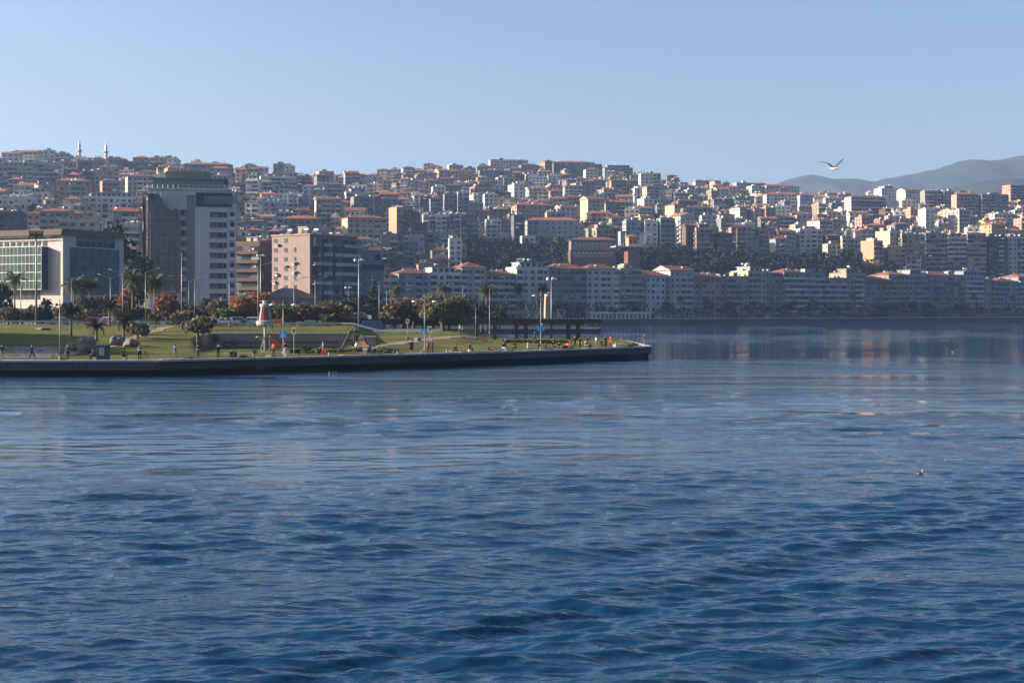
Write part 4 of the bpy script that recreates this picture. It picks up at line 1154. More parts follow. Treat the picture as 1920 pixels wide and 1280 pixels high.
def pink_block():
    Y = 452; o = thing('apartment_block', 'pink apartment block with sunlit side wall and shaded grey balcony front', 'building', (ux(581, Y), Y, 4.5), -R(34))
    Lw, W, H = 16.4, 23.0, 26.2
    mb = MB(); mb.box(-Lw, 0, 0, W, -1, H); mb.build('wall', 'pinkwall', o)
    g = MB(); g.box(-Lw - .3, .35, -.3, W + .3, H, H + .5); ro = g.build('roof', 'wall_beige', o)
    link('stair_hut', hut_mesh(4, 3, 2.6, 'wall_beige'), ro, (-9, 8, H + .5))
    for q in ((-4, 3), (-2.5, 6), (-12, 4)): link('water_tank', tank_mesh(0), ro, (q[0], q[1], H + .5))
    def V(y): return (HZ - y) * Y / F + CAMZ - 4.5
    def S(x):  # photo column -> local position on the side wall
        return (x - 581) * Y / F / math.cos(R(34)) * .985
    fme = MB(); fme.box(-.8, .8, -.06, .05, -.7, .7, 0); fme = fme.mesh('window', ['glass_dark'])
    f2 = MB(); f2.box(-.45, .45, -.06, .05, -.75, .75, 0); f2 = f2.mesh('window', ['void'])
    si = MB(); si.box(-.9, .9, -.16, 0, -.82, -.72); si = si.mesh('sill', ['slab'])
    for k in range(8):
        y = V(450) - k * 3.0
        for x, m in ((508, fme), (530, fme), (550, f2)):
            if x == 550 and k == 0: continue
            w = link('window', m, o, (S(x), -.01, y)); link('sill', si, w)
    ac = MB(); ac.box(-.45, .45, -.75, .0, -.35, .35, 0); ac.tube([(0, -.76, 0), (0, -.74, 0)], .26, 10, 1); ac = ac.mesh('air_conditioner', ['whitepaint', 'darksteel'])
    aw = MB(); aw.hexa([(-.85, -1.15, -.05), (.85, -1.15, -.05), (.85, 0, .2), (-.85, 0, .2), (-.85, -1.15, .0), (.85, -1.15, .0), (.85, 0, .25), (-.85, 0, .25)]); aw = aw.mesh('awning', ['pinkwall'])
    for x, y in ((513, 458), (548, 494), (548, 512), (507, 530), (512, 515)): link('air_conditioner', ac, o, (S(x), 0, V(y)))
    for x, y in ((551, 492), (551, 509), (513, 457), (509, 512), (505, 527), (530, 498)): link('awning', aw, o, (S(x), 0, V(y)))
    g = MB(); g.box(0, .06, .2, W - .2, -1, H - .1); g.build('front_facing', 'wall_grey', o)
    ba = MB(); ba.box(0, 1.5, -2.1, 2.1, -.08, .12, 0); ba.box(1.4, 1.5, -2.1, 2.1, .12, 1.0, 1); ba = ba.mesh('balcony', ['slab', 'wall_offwhite'])
    bb = MB(); bb.box(0, 1.3, -1.7, 1.7, -.1, 2.8, 0); bb.box(1.3, 1.36, -1.4, 1.4, .9, 2.4, 1); bb = bb.mesh('closed_balcony', ['wall_grey', 'glass_mid'])
    dw = MB(); dw.box(0, .1, -1.5, 1.5, 0, 2.2); dw = dw.mesh('window', ['glass_dark'])
    rr = random.Random(5)
    for k in range(8):
        for i, y in enumerate((2.6, 7.2, 12.6, 17.0, 21.2)):
            z = k * 3.05 + 1.4
            link('window', dw, o, (.06, y, z + .2))
            if i in (1, 3, 4) or rr.random() < .35: link('balcony', ba, o, (.06, y, z))
            elif rr.random() < .5: link('closed_balcony', bb, o, (.06, y, z))
            else: link('air_conditioner', ac, o, (.06, y + 1.5, z + .3), R(90))
pink_block()

block(ux(481, 470), 472, 4.5, 9.5, 14, 8, R(-20), 'brown', 'flat', 'B', 41, sep=True, label='brown block with continuous balcony bands beside the pink apartment block', clutter=3)
block(ux(449, 490), 492, 4.5, 8.5, 14, 9, R(6), 'grey', 'flat', 'A', 42, sep=True, label='narrow grey balconied block between the tower and the brown block', clutter=3)
def blue_block():
    Y = 480; o = thing('commercial_building', 'windowless blue-grey building with dark band behind the tall lamp mast', 'building', (ux(686, Y), Y, 4.0), R(6))
    mb = MB(); mb.box(-5.7, 5.9, 0, 14, -1, 17.5); mb.build('wall', 'wall_paleblue', o)
    mb = MB(); mb.box(-5.9, 5.2, .6, 13.8, 17.5, 22.8); mb.build('upper_storey', 'wall_paleblue', o)
    mb = MB(); mb.box(-5.85, 6.2, -.25, 14.2, 16.6, 18.2); mb.build('dark_band', 'wall_slate', o)
    mb = MB(); mb.box(-.9, .9, -.06, .02, -1, 1); 
    for q in ((3.9, 20.6), (3.9, 4.2), (0, 4.2), (-3.6, 4.2)):
        m2 = MB(); m2.box(-.9, .9, -.06, .02, -1, 1); m2.build('window', 'glass_dark', o, (q[0], .6 if q[1] > 18 else 0, q[1]))
    mb = MB(); mb.hexa([(.6, .2, 22.9), (5.4, .2, 22.9), (5.4, 9, 22.9), (.6, 9, 22.9), (1, 2, 24.3), (5, 2, 24.3), (5, 8, 24.3), (1, 8, 24.3)]); mb.build('roof', 'tile_old', o)
blue_block()
block(ux(541, 402), 404, 4.4, 12.6, 16, 2, R(-4), 'grey', 'gable', 'D', 43, label='low grey house with gable end before the pink apartment block', clutter=1, name='gabled_house', fl=2.7)
block(ux(487, 412), 414, 4.4, 12.0, 15, 2, R(-6), 'slate', 'gable', 'D', 44, label='low dark house with tiled roof left of the grey gable end', clutter=1, name='gabled_house', fl=2.5)

def lift_tower():
    Y = 800; x0 = 1184.5; g = 4
    o = thing('lift_tower', 'tall red brick lift tower with lookout on top, against the wooded slope', 'tower', (ux(x0, Y), Y, g), R(14))
    zt = uz(464, Y) - g
    mb = MB(); mb.box(-3.4, 3.4, -3.4, 3.4, -2, zt); mb.build('shaft', 'redbrick', o)
    for k in range(7):
        for dx in (-.8, .8):
            m2 = MB(); m2.box(-.32, .32, -.08, .03, -1.1, 1.1); m2.build('window', 'void', o, (dx + .6, -3.4, zt - 5.2 - k * 4.6))
    mb = MB(); mb.box(-11, 9, -4.4, 4.6, zt, zt + .6); mb.build('platform', 'coping', o)
    ra = MB()
    for i in range(14): ra.tube([(-10.8 + i * 1.5, -4.3, zt + .6), (-10.8 + i * 1.5, -4.3, zt + 1.7)], .06, 4)
    ra.tube([(-10.8, -4.3, zt + 1.7), (8.8, -4.3, zt + 1.7)], .06, 4); ra.build('railing', 'whitepaint', o)
    mb = MB(); mb.box(-2.7, 2.6, -2.6, 2.6, zt + .6, zt + 5.6); lk = mb.build('lookout', 'wall_peach', o)
    for dx in (-1.3, .9):
        m2 = MB(); m2.box(-.5, .5, -.06, .03, -1, 1); m2.build('window', 'glass_dark', lk, (dx, -2.6, zt + 3))
    mb = MB(); hip(mb, 5.6, 5.4, zt + 5.8, 1.8, .5); mb.build('roof', ['tile', 'wall_peach'], o)
    # brick hall beside it
    Y = 812; h = thing('arcaded_hall', 'long brown hall with rows of white arched windows beside the lift tower', 'building', (ux(1110, Y), Y, uz(486, Y)), R(5))
    mb = MB(); mb.box(-13, 13, -5, 6, -8, 5.2, 0); mb.build('base', 'wall_brown', h)
    mb = MB(); mb.box(-12.6, 12.6, -4.4, 6, 5.2, 10.6); mb.build('wall', 'wall_grey', h)
    ar = MB()
    n = 10; ar.box(-.75, .75, -.12, .02, -1.1, .7, 0)
    for j in range(n):
        a0, a1 = math.pi * j / n, math.pi * (j + 1) / n
        ar.poly([(0, -.12, .7), (.75 * math.cos(a0), -.12, .7 + .75 * math.sin(a0)), (.75 * math.cos(a1), -.12, .7 + .75 * math.sin(a1))], 0)
    ar.box(-.5, .5, -.16, -.1, -.9, .8, 1)
    me = ar.mesh('arched_window', ['whitepaint', 'glass_dark'])
    for i in range(10): link('arched_window', me, h, (-10.6 + i * 2.35, -5, 2.4))
    for i in range(9): link('window', me, h, (-10 + i * 2.5, -4.4, 7.6), None, (.8, 1, .9))
    mb = MB(); hip(mb, 25.6, 11, 10.8, 1.9, .6); mb.build('roof', ['tile_old', 'wall_grey'], h)
    TAKEN.append((ux(1110, Y), Y, 14))
lift_tower()

def minaret(x, ytop, ybase, Y, label):
    z0 = hill_z(ux(x, Y), Y); top = uz(ytop, Y); h = top - z0
    r = 1.25
    o = thing('minaret', label, 'minaret', (ux(x, Y), Y, z0))
    mb = MB(); mb.lathe([(r * 1.35, -3), (r * 1.35, h * .3), (r, h * .34), (r * .92, h * .66)], 12); mb.build('shaft', 'wall_white', o, smooth=False)
    mb = MB(); mb.lathe([(r, h * .64), (r * 1.7, h * .67), (r * 1.75, h * .70), (r * 1.5, h * .70)], 12); mb.build('balcony', 'wall_white', o)
    mb = MB(); mb.lathe([(r * .75, h * .70), (r * .72, h * .80), (r * .9, h * .805), (.5, h * .93), (.06, h)], 12); mb.build('spire', 'steel', o)
minaret(149, 262, 300, 1130, 'slim white minaret, the taller of the pair on the skyline')
minaret(199, 266, 300, 1150, 'slim white minaret, second of the skyline pair, nearer the scaffolded tower')
minaret(1190, 347, 375, 1160, 'small white minaret among hillside roofs above the brick lift tower')

def obelisk():
    Y = 540; o = thing('stone_pylon', 'tall tan stone slab monument beyond the pergola', 'monument', (ux(1026, Y), Y, 1.6), R(20))
    mb = MB(); mb.hexa([(-1.2, -.9, 0), (1.2, -.9, 0), (1.2, .9, 0), (-1.2, .9, 0), (-.85, -.7, 11.2), (1.0, -.7, 11.9), (1.0, .7, 11.9), (-.85, .7, 11.2)]); mb.build('slab', 'sandstone', o)
    mb = MB(); mb.box(-1.8, 1.8, -1.5, 1.5, -.3, .5); mb.build('plinth', 'coping', o)
obelisk()
def gantry(x0, x1, ytop, Y, label):
    X0, X1 = ux(x0, Y), ux(x1, Y); zt = uz(ytop, Y); z0 = 1.6
    o = thing('steel_gantry', label, 'gantry', (X0, Y, z0)); h = zt - z0; w = X1 - X0
    for x in (0, w): 
        for y in (0, 2): mb = MB(); mb.box(x - .18, x + .18, y - .18, y + .18, -.2, h); mb.build('post', 'galv', o)
    mb = MB(); mb.box(-.4, w + .4, -.2, 2.2, h, h + .35); mb.build('top_beam', 'galv', o)
    mb = MB(); mb.tube([(0, -.2, h * .1), (w, -.2, h * .9)], .13, 5); mb.tube([(w, -.25, h * .1), (0, -.25, h * .9)], .13, 5); mb.tube([(0, -.2, h * .55), (w, -.2, h * .55)], .13, 5); mb.build('bracing', 'galv', o)
gantry(1047, 1060, 582, 520, 'small pale braced steel frame behind the pergola roof')
gantry(1006, 1018, 558, 545, 'taller pale steel frame left of the stone slab monument')
gantry(986, 1001, 570, 560, 'pale steel frame, leftmost of the three by the monument')
def colonnade():
    Y = 668; o = thing('colonnade', 'long low white colonnade standing on the far quay', 'pergola', (ux(1110, Y), Y, 2.25), R(14))
    for i in range(15): mb = MB(); mb.box(-.25, .25, -.25, .25, 0, 2.7); mb.build('column', 'whitepaint', o, (i * 2.05, 0, 0))
    mb = MB(); mb.box(-.6, 29.4, -.4, .4, 2.7, 3.05); mb.build('beam', 'whitepaint', o)
    for i in range(20): mb = MB(); mb.box(-.1, .1, -1, 1.4, 3.05, 3.3); mb.build('rafter', 'whitepaint', o, (i * 1.52, 0, 0))
    mb = MB(); mb.box(-.3, 29, 2.2, 2.6, 0, 2.3); mb.build('back_wall', 'wall_grey', o)
colonnade()
# ------------------------------------------------------------------ trees and plants
def leaf_mesh(name, leaf, lobes, n, size, seed, trunk_h, spread=1.0, flat=.6):
    """crown of leaf-sized faces spread through several uneven lobes"""
    r = np.random.RandomState(seed)
    vol = np.array([l[3] * l[4] * l[5] for l in lobes]); pick = r.choice(len(lobes), n, p=vol / vol.sum())
    L = np.array(lobes)[pick]
    d = r.normal(size=(n, 3)); d /= np.linalg.norm(d, axis=1)[:, None]
    rad = r.uniform(.35, 1.0, n) ** .5 * r.uniform(.82, 1.12, n)
    c = L[:, :3] + d * rad[:, None] * L[:, 3:6]
    # clumping: pull leaves towards twig ends
    k = max(8, n // 26)
    tw = c[r.choice(n, k, replace=False)]
    near = tw[np.argmin(((c[:, None, :] - tw[None]) ** 2).sum(-1), axis=1)]
    c = c * .55 + near * .45 + r.normal(size=(n, 3)) * size * .35
    a = r.normal(size=(n, 3)); a /= np.linalg.norm(a, axis=1)[:, None]
    b = np.cross(a, r.normal(size=(n, 3))); b /= np.linalg.norm(b, axis=1)[:, None]
    s = size * r.uniform(.55, 1.3, n)[:, None]
    p = np.stack([c - a * s, c + b * s * flat, c + a * s, c - b * s * flat], 1).reshape(-1, 3)
    f = np.arange(4 * n).reshape(-1, 4)
    me = bpy.data.meshes.new(name)
    me.from_pydata(p.tolist(), [], f.tolist())
    me.materials.append(MATS[leaf]); me.update()
    return me
def trunk_mesh(seed, h, r0, lean=0.0, limbs=4, reach=1.0, thin='bark'):
    r = random.Random(seed); mb = MB()
    pts = [(lean * (t ** 1.5) * h + r.uniform(-.04, .04) * h * t, r.uniform(-.03, .03) * h * t, t * h) for t in (0, .25, .5, .75, 1.0)]
    pts[0] = (0, 0, -.5)
    mb.tube(pts, [r0 * 1.25, r0, r0 * .85, r0 * .7, r0 * .5], 7)
    for i in range(limbs):
        a = 6.28 * i / limbs + r.uniform(-.4, .4); t = r.uniform(.6, .95); k = Vector(pts[3]).lerp(Vector(pts[4]), (t - .6) / .4)
        e = k + Vector((math.cos(a) * reach * .7, math.sin(a) * reach * .7, reach * r.uniform(.5, 1.0)))
        m = k.lerp(e, .5) + Vector((0, 0, -.1 * reach)); mb.tube([k, m, e], [r0 * .45, r0 * .3, r0 * .14], 5)
    return mb.mesh('trunk', [thin], True)
def lobes_round(w, h, z0, r, n=7):
    out = [(0, 0, z0 + h * .5, w * .33, w * .33, h * .42)]
    for i in range(n):
        a = 6.28 * i / n + r.uniform(-.5, .5); rr = w * r.uniform(.18, .32)
        out.append((math.cos(a) * rr, math.sin(a) * rr, z0 + h * r.uniform(.22, .82), w * r.uniform(.14, .26), w * r.uniform(.14, .26), h * r.uniform(.15, .28)))
    return out
def tree(name, label, x, ytop, w, Y, leaf, zbase=None, trunk=.35, lean=0.0, seed=1, dens=1.0, size=.30, group=None, shape='round', cat='tree'):
    """x, ytop: photo column and row of the crown top, w: crown width in photo pixels"""
    s = Y / F; X = ux(x, Y)
    if zbase is None: zbase = park_z(X, Y) if Y < 239 else (road_z(X) if Y < 300 else hill_z(X, Y))
    H = uz(ytop, Y) - zbase; W = w * s * 1.25
    r = random.Random(seed)
    o = thing(name, label, cat, (X, Y, zbase), 0, group)
    th = H * trunk
    if trunk > .03: link('trunk', trunk_mesh(seed, th + (H - th) * .45, max(.06, W * .035), lean, 5, W * .3), o)
    cx = lean * (th + (H - th) * .4)
    if shape == 'cone':
        lobes = []
        for i in range(9):
            t = i / 8; q = W * .5 * (1 - t) ** .8 + .15
            for j in range(3): a = r.uniform(0, 6.28); lobes.append((math.cos(a) * q * .45, math.sin(a) * q * .45, th + (H - th) * (t * .93 + .05), q * .6, q * .6, (H - th) * .09))
    else:
        lobes = lobes_round(W, H - th, th, r, 8 if W > 3 else 5)
    lobes = [(l[0] + cx, *l[1:]) for l in lobes]
    n = int(min(3400, max(260, 26 * dens * W * W * .8 * (H - th) / max(W, .1) * 2.2)))
    cr = link('crown', leaf_mesh('crown', leaf, lobes, n, size, seed, th), o)
    return o
T = tree
T('evergreen_tree', 'dark round evergreen cut by the picture edge before the office glass', 2, 522, 46, 300, 'leaf_dark', trunk=.12, seed=1, size=.34)
T('shrub', 'brown shrubby tree on the verge below the dark round evergreen', 16, 573, 56, 264, 'leaf_brown', trunk=.08, seed=2, cat='shrub')
T('conifer', 'dark spreading conifer beside the tall mast before the office base', 89, 553, 50, 268, 'leaf_pine', trunk=.05, seed=3, shape='cone', dens=1.3)
T('park_tree', 'olive-brown tree below the paired palms at the office', 160, 552, 40, 286, 'leaf_olive', trunk=.1, seed=4)
T('park_tree', 'greyish brown tree right of the paired palms', 193, 548, 50, 288, 'leaf_brown', trunk=.1, seed=5)
T('evergreen_tree', 'big dark tree rising between office building and netted tower', 228, 412, 66, 392, 'leaf_dark', trunk=.1, seed=6, size=.55, dens=.8)
T('evergreen_tree', 'dark lower tree at the foot of the netted tower', 258, 470, 56, 388, 'leaf_dark', trunk=.1, seed=61, size=.5, dens=.8)
T('park_tree', 'reddish autumn tree beside the single tall palm', 237, 535, 38, 272, 'leaf_red', trunk=.1, seed=7)
T('shrub', 'grey-green bush on the lawn near the man with the easel', 258, 598, 54, 196, 'leaf_grey', trunk=.06, seed=8, cat='shrub')
T('park_tree', 'red-leaved autumn tree behind the lawn below the netted tower', 313, 542, 50, 256, 'leaf_red', trunk=.12, seed=9, dens=1.2)
T('young_tree', 'young tree with thin pale trunk and small green crown on lawn', 291, 586, 28, 216, 'leaf_green', trunk=.45, seed=10)
T('park_tree', 'olive tree on the lawn right of the young thin-trunked tree', 342, 580, 52, 218, 'leaf_olive', trunk=.25, seed=11)
T('park_tree', 'bushy olive tree with leaning trunk at the wall end', 370, 588, 58, 192, 'leaf_olive', trunk=.3, lean=.12, seed=12, dens=1.2)
T('evergreen_tree', 'small dark tree below the tower windows', 388, 558, 34, 330, 'leaf_dark', trunk=.1, seed=13)
T('park_tree', 'brownish tree behind the wall left of the rust tree', 406, 556, 44, 252, 'leaf_brown', trunk=.2, seed=14)
T('young_tree', 'round green-headed tree with curved pale trunk', 432, 579, 36, 236, 'leaf_green', trunk=.5, lean=-.2, seed=15, dens=1.5)
T('park_tree', 'rust-coloured autumn tree, left one of the rusty pair', 446, 552, 58, 266, 'leaf_rust', trunk=.12, seed=16, dens=1.2)
T('park_tree', 'rust-coloured autumn tree next to the toy lighthouse', 478, 545, 56, 268, 'leaf_rust', trunk=.12, seed=17, dens=1.2)
T('park_tree', 'green bushy tree right of the toy lighthouse', 533, 566, 52, 264, 'leaf_green', trunk=.2, seed=18, dens=1.2)
T('park_tree', 'brown tree behind the wall, left of two merged crowns', 572, 564, 58, 263, 'leaf_brown', trunk=.2, seed=19, dens=1.2)
T('park_tree', 'dull brown tree behind the wall beside the spiky plant', 606, 563, 60, 265, 'leaf_brown', trunk=.2, seed=20, dens=1.2)
T('shrub', 'grey leafy bush behind the smaller shelter roof', 655, 583, 50, 300, 'leaf_grey', trunk=.1, seed=21, cat='shrub')
T('shrub', 'dark green bush under the blue-grey building', 676, 548, 46, 372, 'leaf_dark', trunk=.1, seed=22, cat='shrub')
T('conifer', 'tall dark conifer right of the lamp mast', 701, 514, 38, 345, 'leaf_pine', trunk=.08, seed=23, shape='cone', dens=1.4, size=.36)
T('shrub', 'low greyish bush beside the shelter end panel', 722, 588, 34, 290, 'leaf_grey', trunk=.1, seed=24, cat='shrub')
T('grove_tree', 'brown olive-like tree, first of the grove from the shelter', 757, 554, 84, 270, 'leaf_brown', trunk=.22, seed=25, dens=1.4, group='grove between the pergolas')
T('grove_tree', 'second tree of the dense brown grove', 795, 551, 84, 276, 'leaf_brown', trunk=.22, seed=26, dens=1.4, group='grove between the pergolas')
T('grove_tree', 'third and broadest tree of the dense brown grove', 830, 550, 88, 266, 'leaf_olive', trunk=.22, seed=27, dens=1.4, group='grove between the pergolas')
T('grove_tree', 'dark tree ending the grove at the long pergola', 862, 556, 56, 274, 'leaf_olive', trunk=.22, seed=28, dens=1.4, group='grove between the pergolas')
T('evergreen_tree', 'dark tree seen above the left end of the long pergola', 903, 566, 44, 330, 'leaf_dark', trunk=.15, seed=29)
T('evergreen_tree', 'dark bushy tree behind the long pergola roof', 936, 568, 40, 345, 'leaf_dark', trunk=.15, seed=30)

for i, (x, yt, w, Y, lf) in enumerate([(-150, 540, 120, 172, 'leaf_dark'), (-230, 520, 150, 188, 'leaf_dark'), (-330, 500, 160, 203, 'leaf_olive'), (-120, 552, 100, 205, 'leaf_dark'), (-420, 490, 170, 176, 'leaf_dark')]):
    T('evergreen_tree', 'big park tree beyond the left picture edge, %s from the lawn' % ORD(i + 1), x, yt, w, Y, lf, trunk=.2, seed=70 + i, size=.45)
for i, (x, yt, w, Y, lf, lab) in enumerate([(120, 572, 40, 262, 'leaf_brown', 'brown bush behind the road near the office corner'), (222, 566, 40, 262, 'leaf_brown', 'brown bush behind the dark lawn palms'), (262, 572, 44, 264, 'leaf_dark', 'dark bush behind the road below the tower net'),
        (345, 568, 50, 266, 'leaf_dark', 'dark bush left of the tower lamp cluster'), (420, 560, 40, 268, 'leaf_brown', 'brown bush between the tower windows and rust trees'), (500, 566, 46, 276, 'leaf_rust', 'rusty bush directly behind the toy lighthouse'),
        (550, 572, 50, 278, 'leaf_olive', 'olive bush behind the cross-arm lamp at the slide'), (632, 572, 54, 276, 'leaf_olive', 'olive bush left of the smaller shelter'), (645, 560, 60, 330, 'leaf_dark', 'dark bush below the shaded balcony front'),
        (740, 572, 46, 276, 'leaf_brown', 'brown bush where the grove begins'), (775, 562, 60, 284, 'leaf_olive', 'olive tree filling the gap in the grove'), (812, 560, 60, 284, 'leaf_brown', 'brown tree behind the broadest grove tree'), (842, 560, 50, 286, 'leaf_olive', 'olive tree behind the grove end')]):
    T('shrub' if w < 50 else 'park_tree', lab, x, yt, w, Y, lf, trunk=.12, seed=100 + i, dens=1.3, cat='shrub' if w < 50 else 'tree')
rb = random.Random(12)
for i in range(27):
    x = -8 + i * 24.5 + rb.uniform(-7, 7); Y = rb.uniform(262.5, 272); lf = rb.choice(['leaf_brown', 'leaf_olive', 'leaf_dark', 'leaf_green', 'leaf_brown', 'leaf_grey', 'leaf_rust'])
    col = {'leaf_brown': 'brown', 'leaf_olive': 'olive', 'leaf_dark': 'dark green', 'leaf_green': 'green', 'leaf_grey': 'grey-green', 'leaf_rust': 'rusty'}[lf]
    T('shrub', '%s bush in the roadside belt, %s from the office end' % (col, ORD(i + 1)), x, rb.uniform(566, 588), rb.uniform(28, 48), Y, lf, trunk=.05, seed=200 + i, dens=1.2, size=.26, group='roadside bush belt', cat='shrub')
for i, (x, yt, w, Y, lf) in enumerate([(-70, 560, 70, 178, 'leaf_dark'), (-75, 556, 80, 192, 'leaf_olive'), (-52, 585, 60, 168, 'leaf_dark'), (-110, 545, 110, 184, 'leaf_dark'), (-160, 530, 130, 198, 'leaf_dark'), (-60, 570, 70, 202, 'leaf_olive')]):
    T('evergreen_tree', 'park tree just outside the left picture edge, %s of six' % ORD(i + 1), x, yt, w, Y, lf, trunk=.08, dens=1.6, seed=80 + i, size=.4)
def low_shrub(label, x0, x1, y0, Y, leaf, seed):
    X0, X1 = ux(x0, Y), ux(x1, Y); zb = park_z((X0 + X1) / 2, Y); h = uz(y0, Y) - zb
    r = random.Random(seed); n = max(2, int((X1 - X0) / 1.2))
    o = thing('ground_shrub', label, 'shrub', ((X0 + X1) / 2, Y, zb))
    W = X1 - X0
    lob = [(-W / 2 + W * (i + .5) / n, r.uniform(-.4, .4), h * .35, W / n * .8, 1.1, h * r.uniform(.4, .75)) for i in range(n)]
    link('foliage', leaf_mesh('foliage', leaf, lob, int(160 * n), .17, seed, 0), o)
low_shrub('low dark shrubs behind the fishers in orange and white', 540, 600, 650, 178, 'leaf_dark', 41)
low_shrub('low dark shrubs beside the woman in red trousers', 600, 650, 650, 180, 'leaf_green', 42)
low_shrub('low dark shrubs right of the climbing frame', 698, 745, 651, 180, 'leaf_dark', 43)
low_shrub('small shrubs in front of the climbing frame', 648, 690, 652, 184, 'leaf_green', 44)

mat('hedgeleaf', (.16, .145, .055), rough=.9, var=.4, nscale=2, trans=.15)
def hedge(label, x0, x1, ytop, Y, seed):
    X0, X1 = ux(x0, Y), ux(x1, Y); zb = park_z((X0 + X1) / 2, Y); h = uz(ytop, Y) - zb
    o = thing('hedge', label, 'hedge', ((X0 + X1) / 2, Y, zb)); W = X1 - X0
    r = np.random.RandomState(seed); n = 1800
    c = np.stack([r.uniform(-W / 2, W / 2, n), r.uniform(-.8, .8, n), r.uniform(0, h, n)], 1)
    f = r.randint(0, 4, n)      # clipped: most leaves sit on the faces
    c[f == 0, 2] = h + r.normal(0, .04, (f == 0).sum()); c[f == 1, 1] = -.8 + r.normal(0, .05, (f == 1).sum()); c[f == 2, 0] = np.where(c[f == 2, 0] < 0, -W / 2, W / 2)
    a = r.normal(size=(n, 3)); a /= np.linalg.norm(a, axis=1)[:, None]; b = np.cross(a, r.normal(size=(n, 3))); b /= np.linalg.norm(b, axis=1)[:, None]
    s = .16
    p = np.stack([c - a * s, c + b * s * .7, c + a * s, c - b * s * .7], 1).reshape(-1, 3)
    me = bpy.data.meshes.new('foliage'); me.from_pydata(p.tolist(), [], np.arange(4 * n).reshape(-1, 4).tolist()); me.materials.append(MATS['hedgeleaf']); me.update()
    link('foliage', me, o)
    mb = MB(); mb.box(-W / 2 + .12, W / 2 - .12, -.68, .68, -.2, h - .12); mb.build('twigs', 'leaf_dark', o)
hedge('clipped yellowish hedge at the left end of the pier hedges', 942, 998, 637, 226, 1)
hedge('clipped hedge block around the blue arrow sign post', 1001, 1040, 637, 222, 2)
hedge('clipped hedge at the foot of the last pergola posts', 1042, 1078, 638, 226, 3)

# palms: one frond mesh, each frond an object
def frond_mesh(mname, Lf, droop, seed):
    mb = MB(); r = random.Random(seed); n = 13; P = []
    for i in range(n + 1):
        t = i / n; P.append(Vector((Lf * (t - .12 * t * t), 0, Lf * (.55 * t - droop * t * t))))
    for i in range(n):
        p, q = P[i], P[i + 1]; w = .035 * (1 - i / n) + .008
        mb.poly([p + Vector((0, -w, 0)), q + Vector((0, -w, 0)), q + Vector((0, w, 0)), p + Vector((0, w, 0))])
        if i < 2: continue
        t = i / n; ll = Lf * .27 * math.sin(math.pi * (.15 + .8 * t)) + .05
        for sgn in (-1, 1):
            e = p + Vector((ll * .55, sgn * ll, -ll * .35 + r.uniform(-.05, .05))); ww = Vector((.055, 0, 0))
            mb.poly([p - ww, p + ww, e + ww * .3, e - ww * .3])
    return mb.mesh('frond', [mname])
FR = {(m, k): frond_mesh(m, 1.0, dr, k) for m in ('frond', 'frond_dark') for k, dr in ((0, .35), (1, .75), (2, 1.15))}
def palm(label, x, ytop, Y, size, fr='frond', zbase=None, group='palms along the coast road', seed=0, thick=.22, nf=22):
    X = ux(x, Y); size *= .63; thick *= .85
    if zbase is None: zbase = park_z(X, Y) if Y < 239 else (road_z(X) if Y < 300 else hill_z(X, Y))
    r = random.Random(seed + int(x))
    H = uz(ytop, Y) - zbase - size * .42
    o = thing('palm_tree', label, 'palm', (X, Y, zbase), 0, group)
    mb = MB(); ln = r.uniform(-.02, .02) * H
    mb.tube([(0, 0, -.4), (ln * .2, 0, H * .3), (ln * .6, 0, H * .7), (ln, 0, H)], [thick * 1.25, thick, thick * .85, thick * 1.15], 8)
    mb.build('trunk', 'palmbark', o, smooth=True)
    mb = MB(); mb.lathe([(thick * 1.1, -.6), (thick * 1.7, -.2), (thick * 1.3, .15), (.05, .3)], 8, (ln, 0, H)); mb.build('crown_base', 'palmbark', o)
    nf += r.randint(-5, 6); lo = r.uniform(62, 92)
    for i in range(nf):
        t = i / nf; k = 0 if t < .3 else (1 if t < .68 else 2)
        e = link('frond', FR[fr, k], o, (ln, 0, H + .1), (0, -R(38 - lo * t) * .9, i * 2.399 + r.uniform(-.3, .3)), size * r.uniform(.85, 1.1))
    return o
palm('tall palm before the office glass, first from the picture edge', 28, 514, 288, 4.2)
palm('palm before the office corner, left of a close pair', 139, 525, 284, 4.0)
palm('palm before the office, right of a close pair', 169, 527, 286, 4.0)
palm('tall palm left of the netted tower base', 248, 518, 268, 3.9)
palm('tall palm under the netted tower, beside the red-leaved tree', 290, 518, 270, 3.9)
palm('dark short palm on the lawn near the twin-globe lamp', 133, 574, 204, 3.0, 'frond_dark', group='dark palms on the lawn')
palm('lowest dark palm standing by the big grey boulder', 181, 603, 192, 2.5, 'frond_dark', group='dark palms on the lawn')
palm('dark slim palm behind the lawn boulders', 205, 566, 236, 2.9, 'frond_dark', group='dark palms on the lawn')
palm('dark bushy palm beside the rounded boulder', 232, 588, 184, 2.9, 'frond_dark', group='dark palms on the lawn')
palm('palm above the tree grove by the shelter end', 743, 538, 385, 4.2)
palm('palm head showing above the middle of the grove', 832, 536, 400, 4.4)
palm('palm standing right of the grove over the pergola', 912, 538, 335, 4.2)
palm('dark palm on the middle pier behind the pergola', 973, 534, 440, 4.2, 'frond_dark', 1.6)
palm('palm beside the tan stone slab monument', 1019, 537, 432, 4.0, 'frond', 1.6)
palm('stemless spiky palm behind the wall end by the shelter', 612, 594, 252, 3.4, thick=.2, group='dark palms on the lawn')
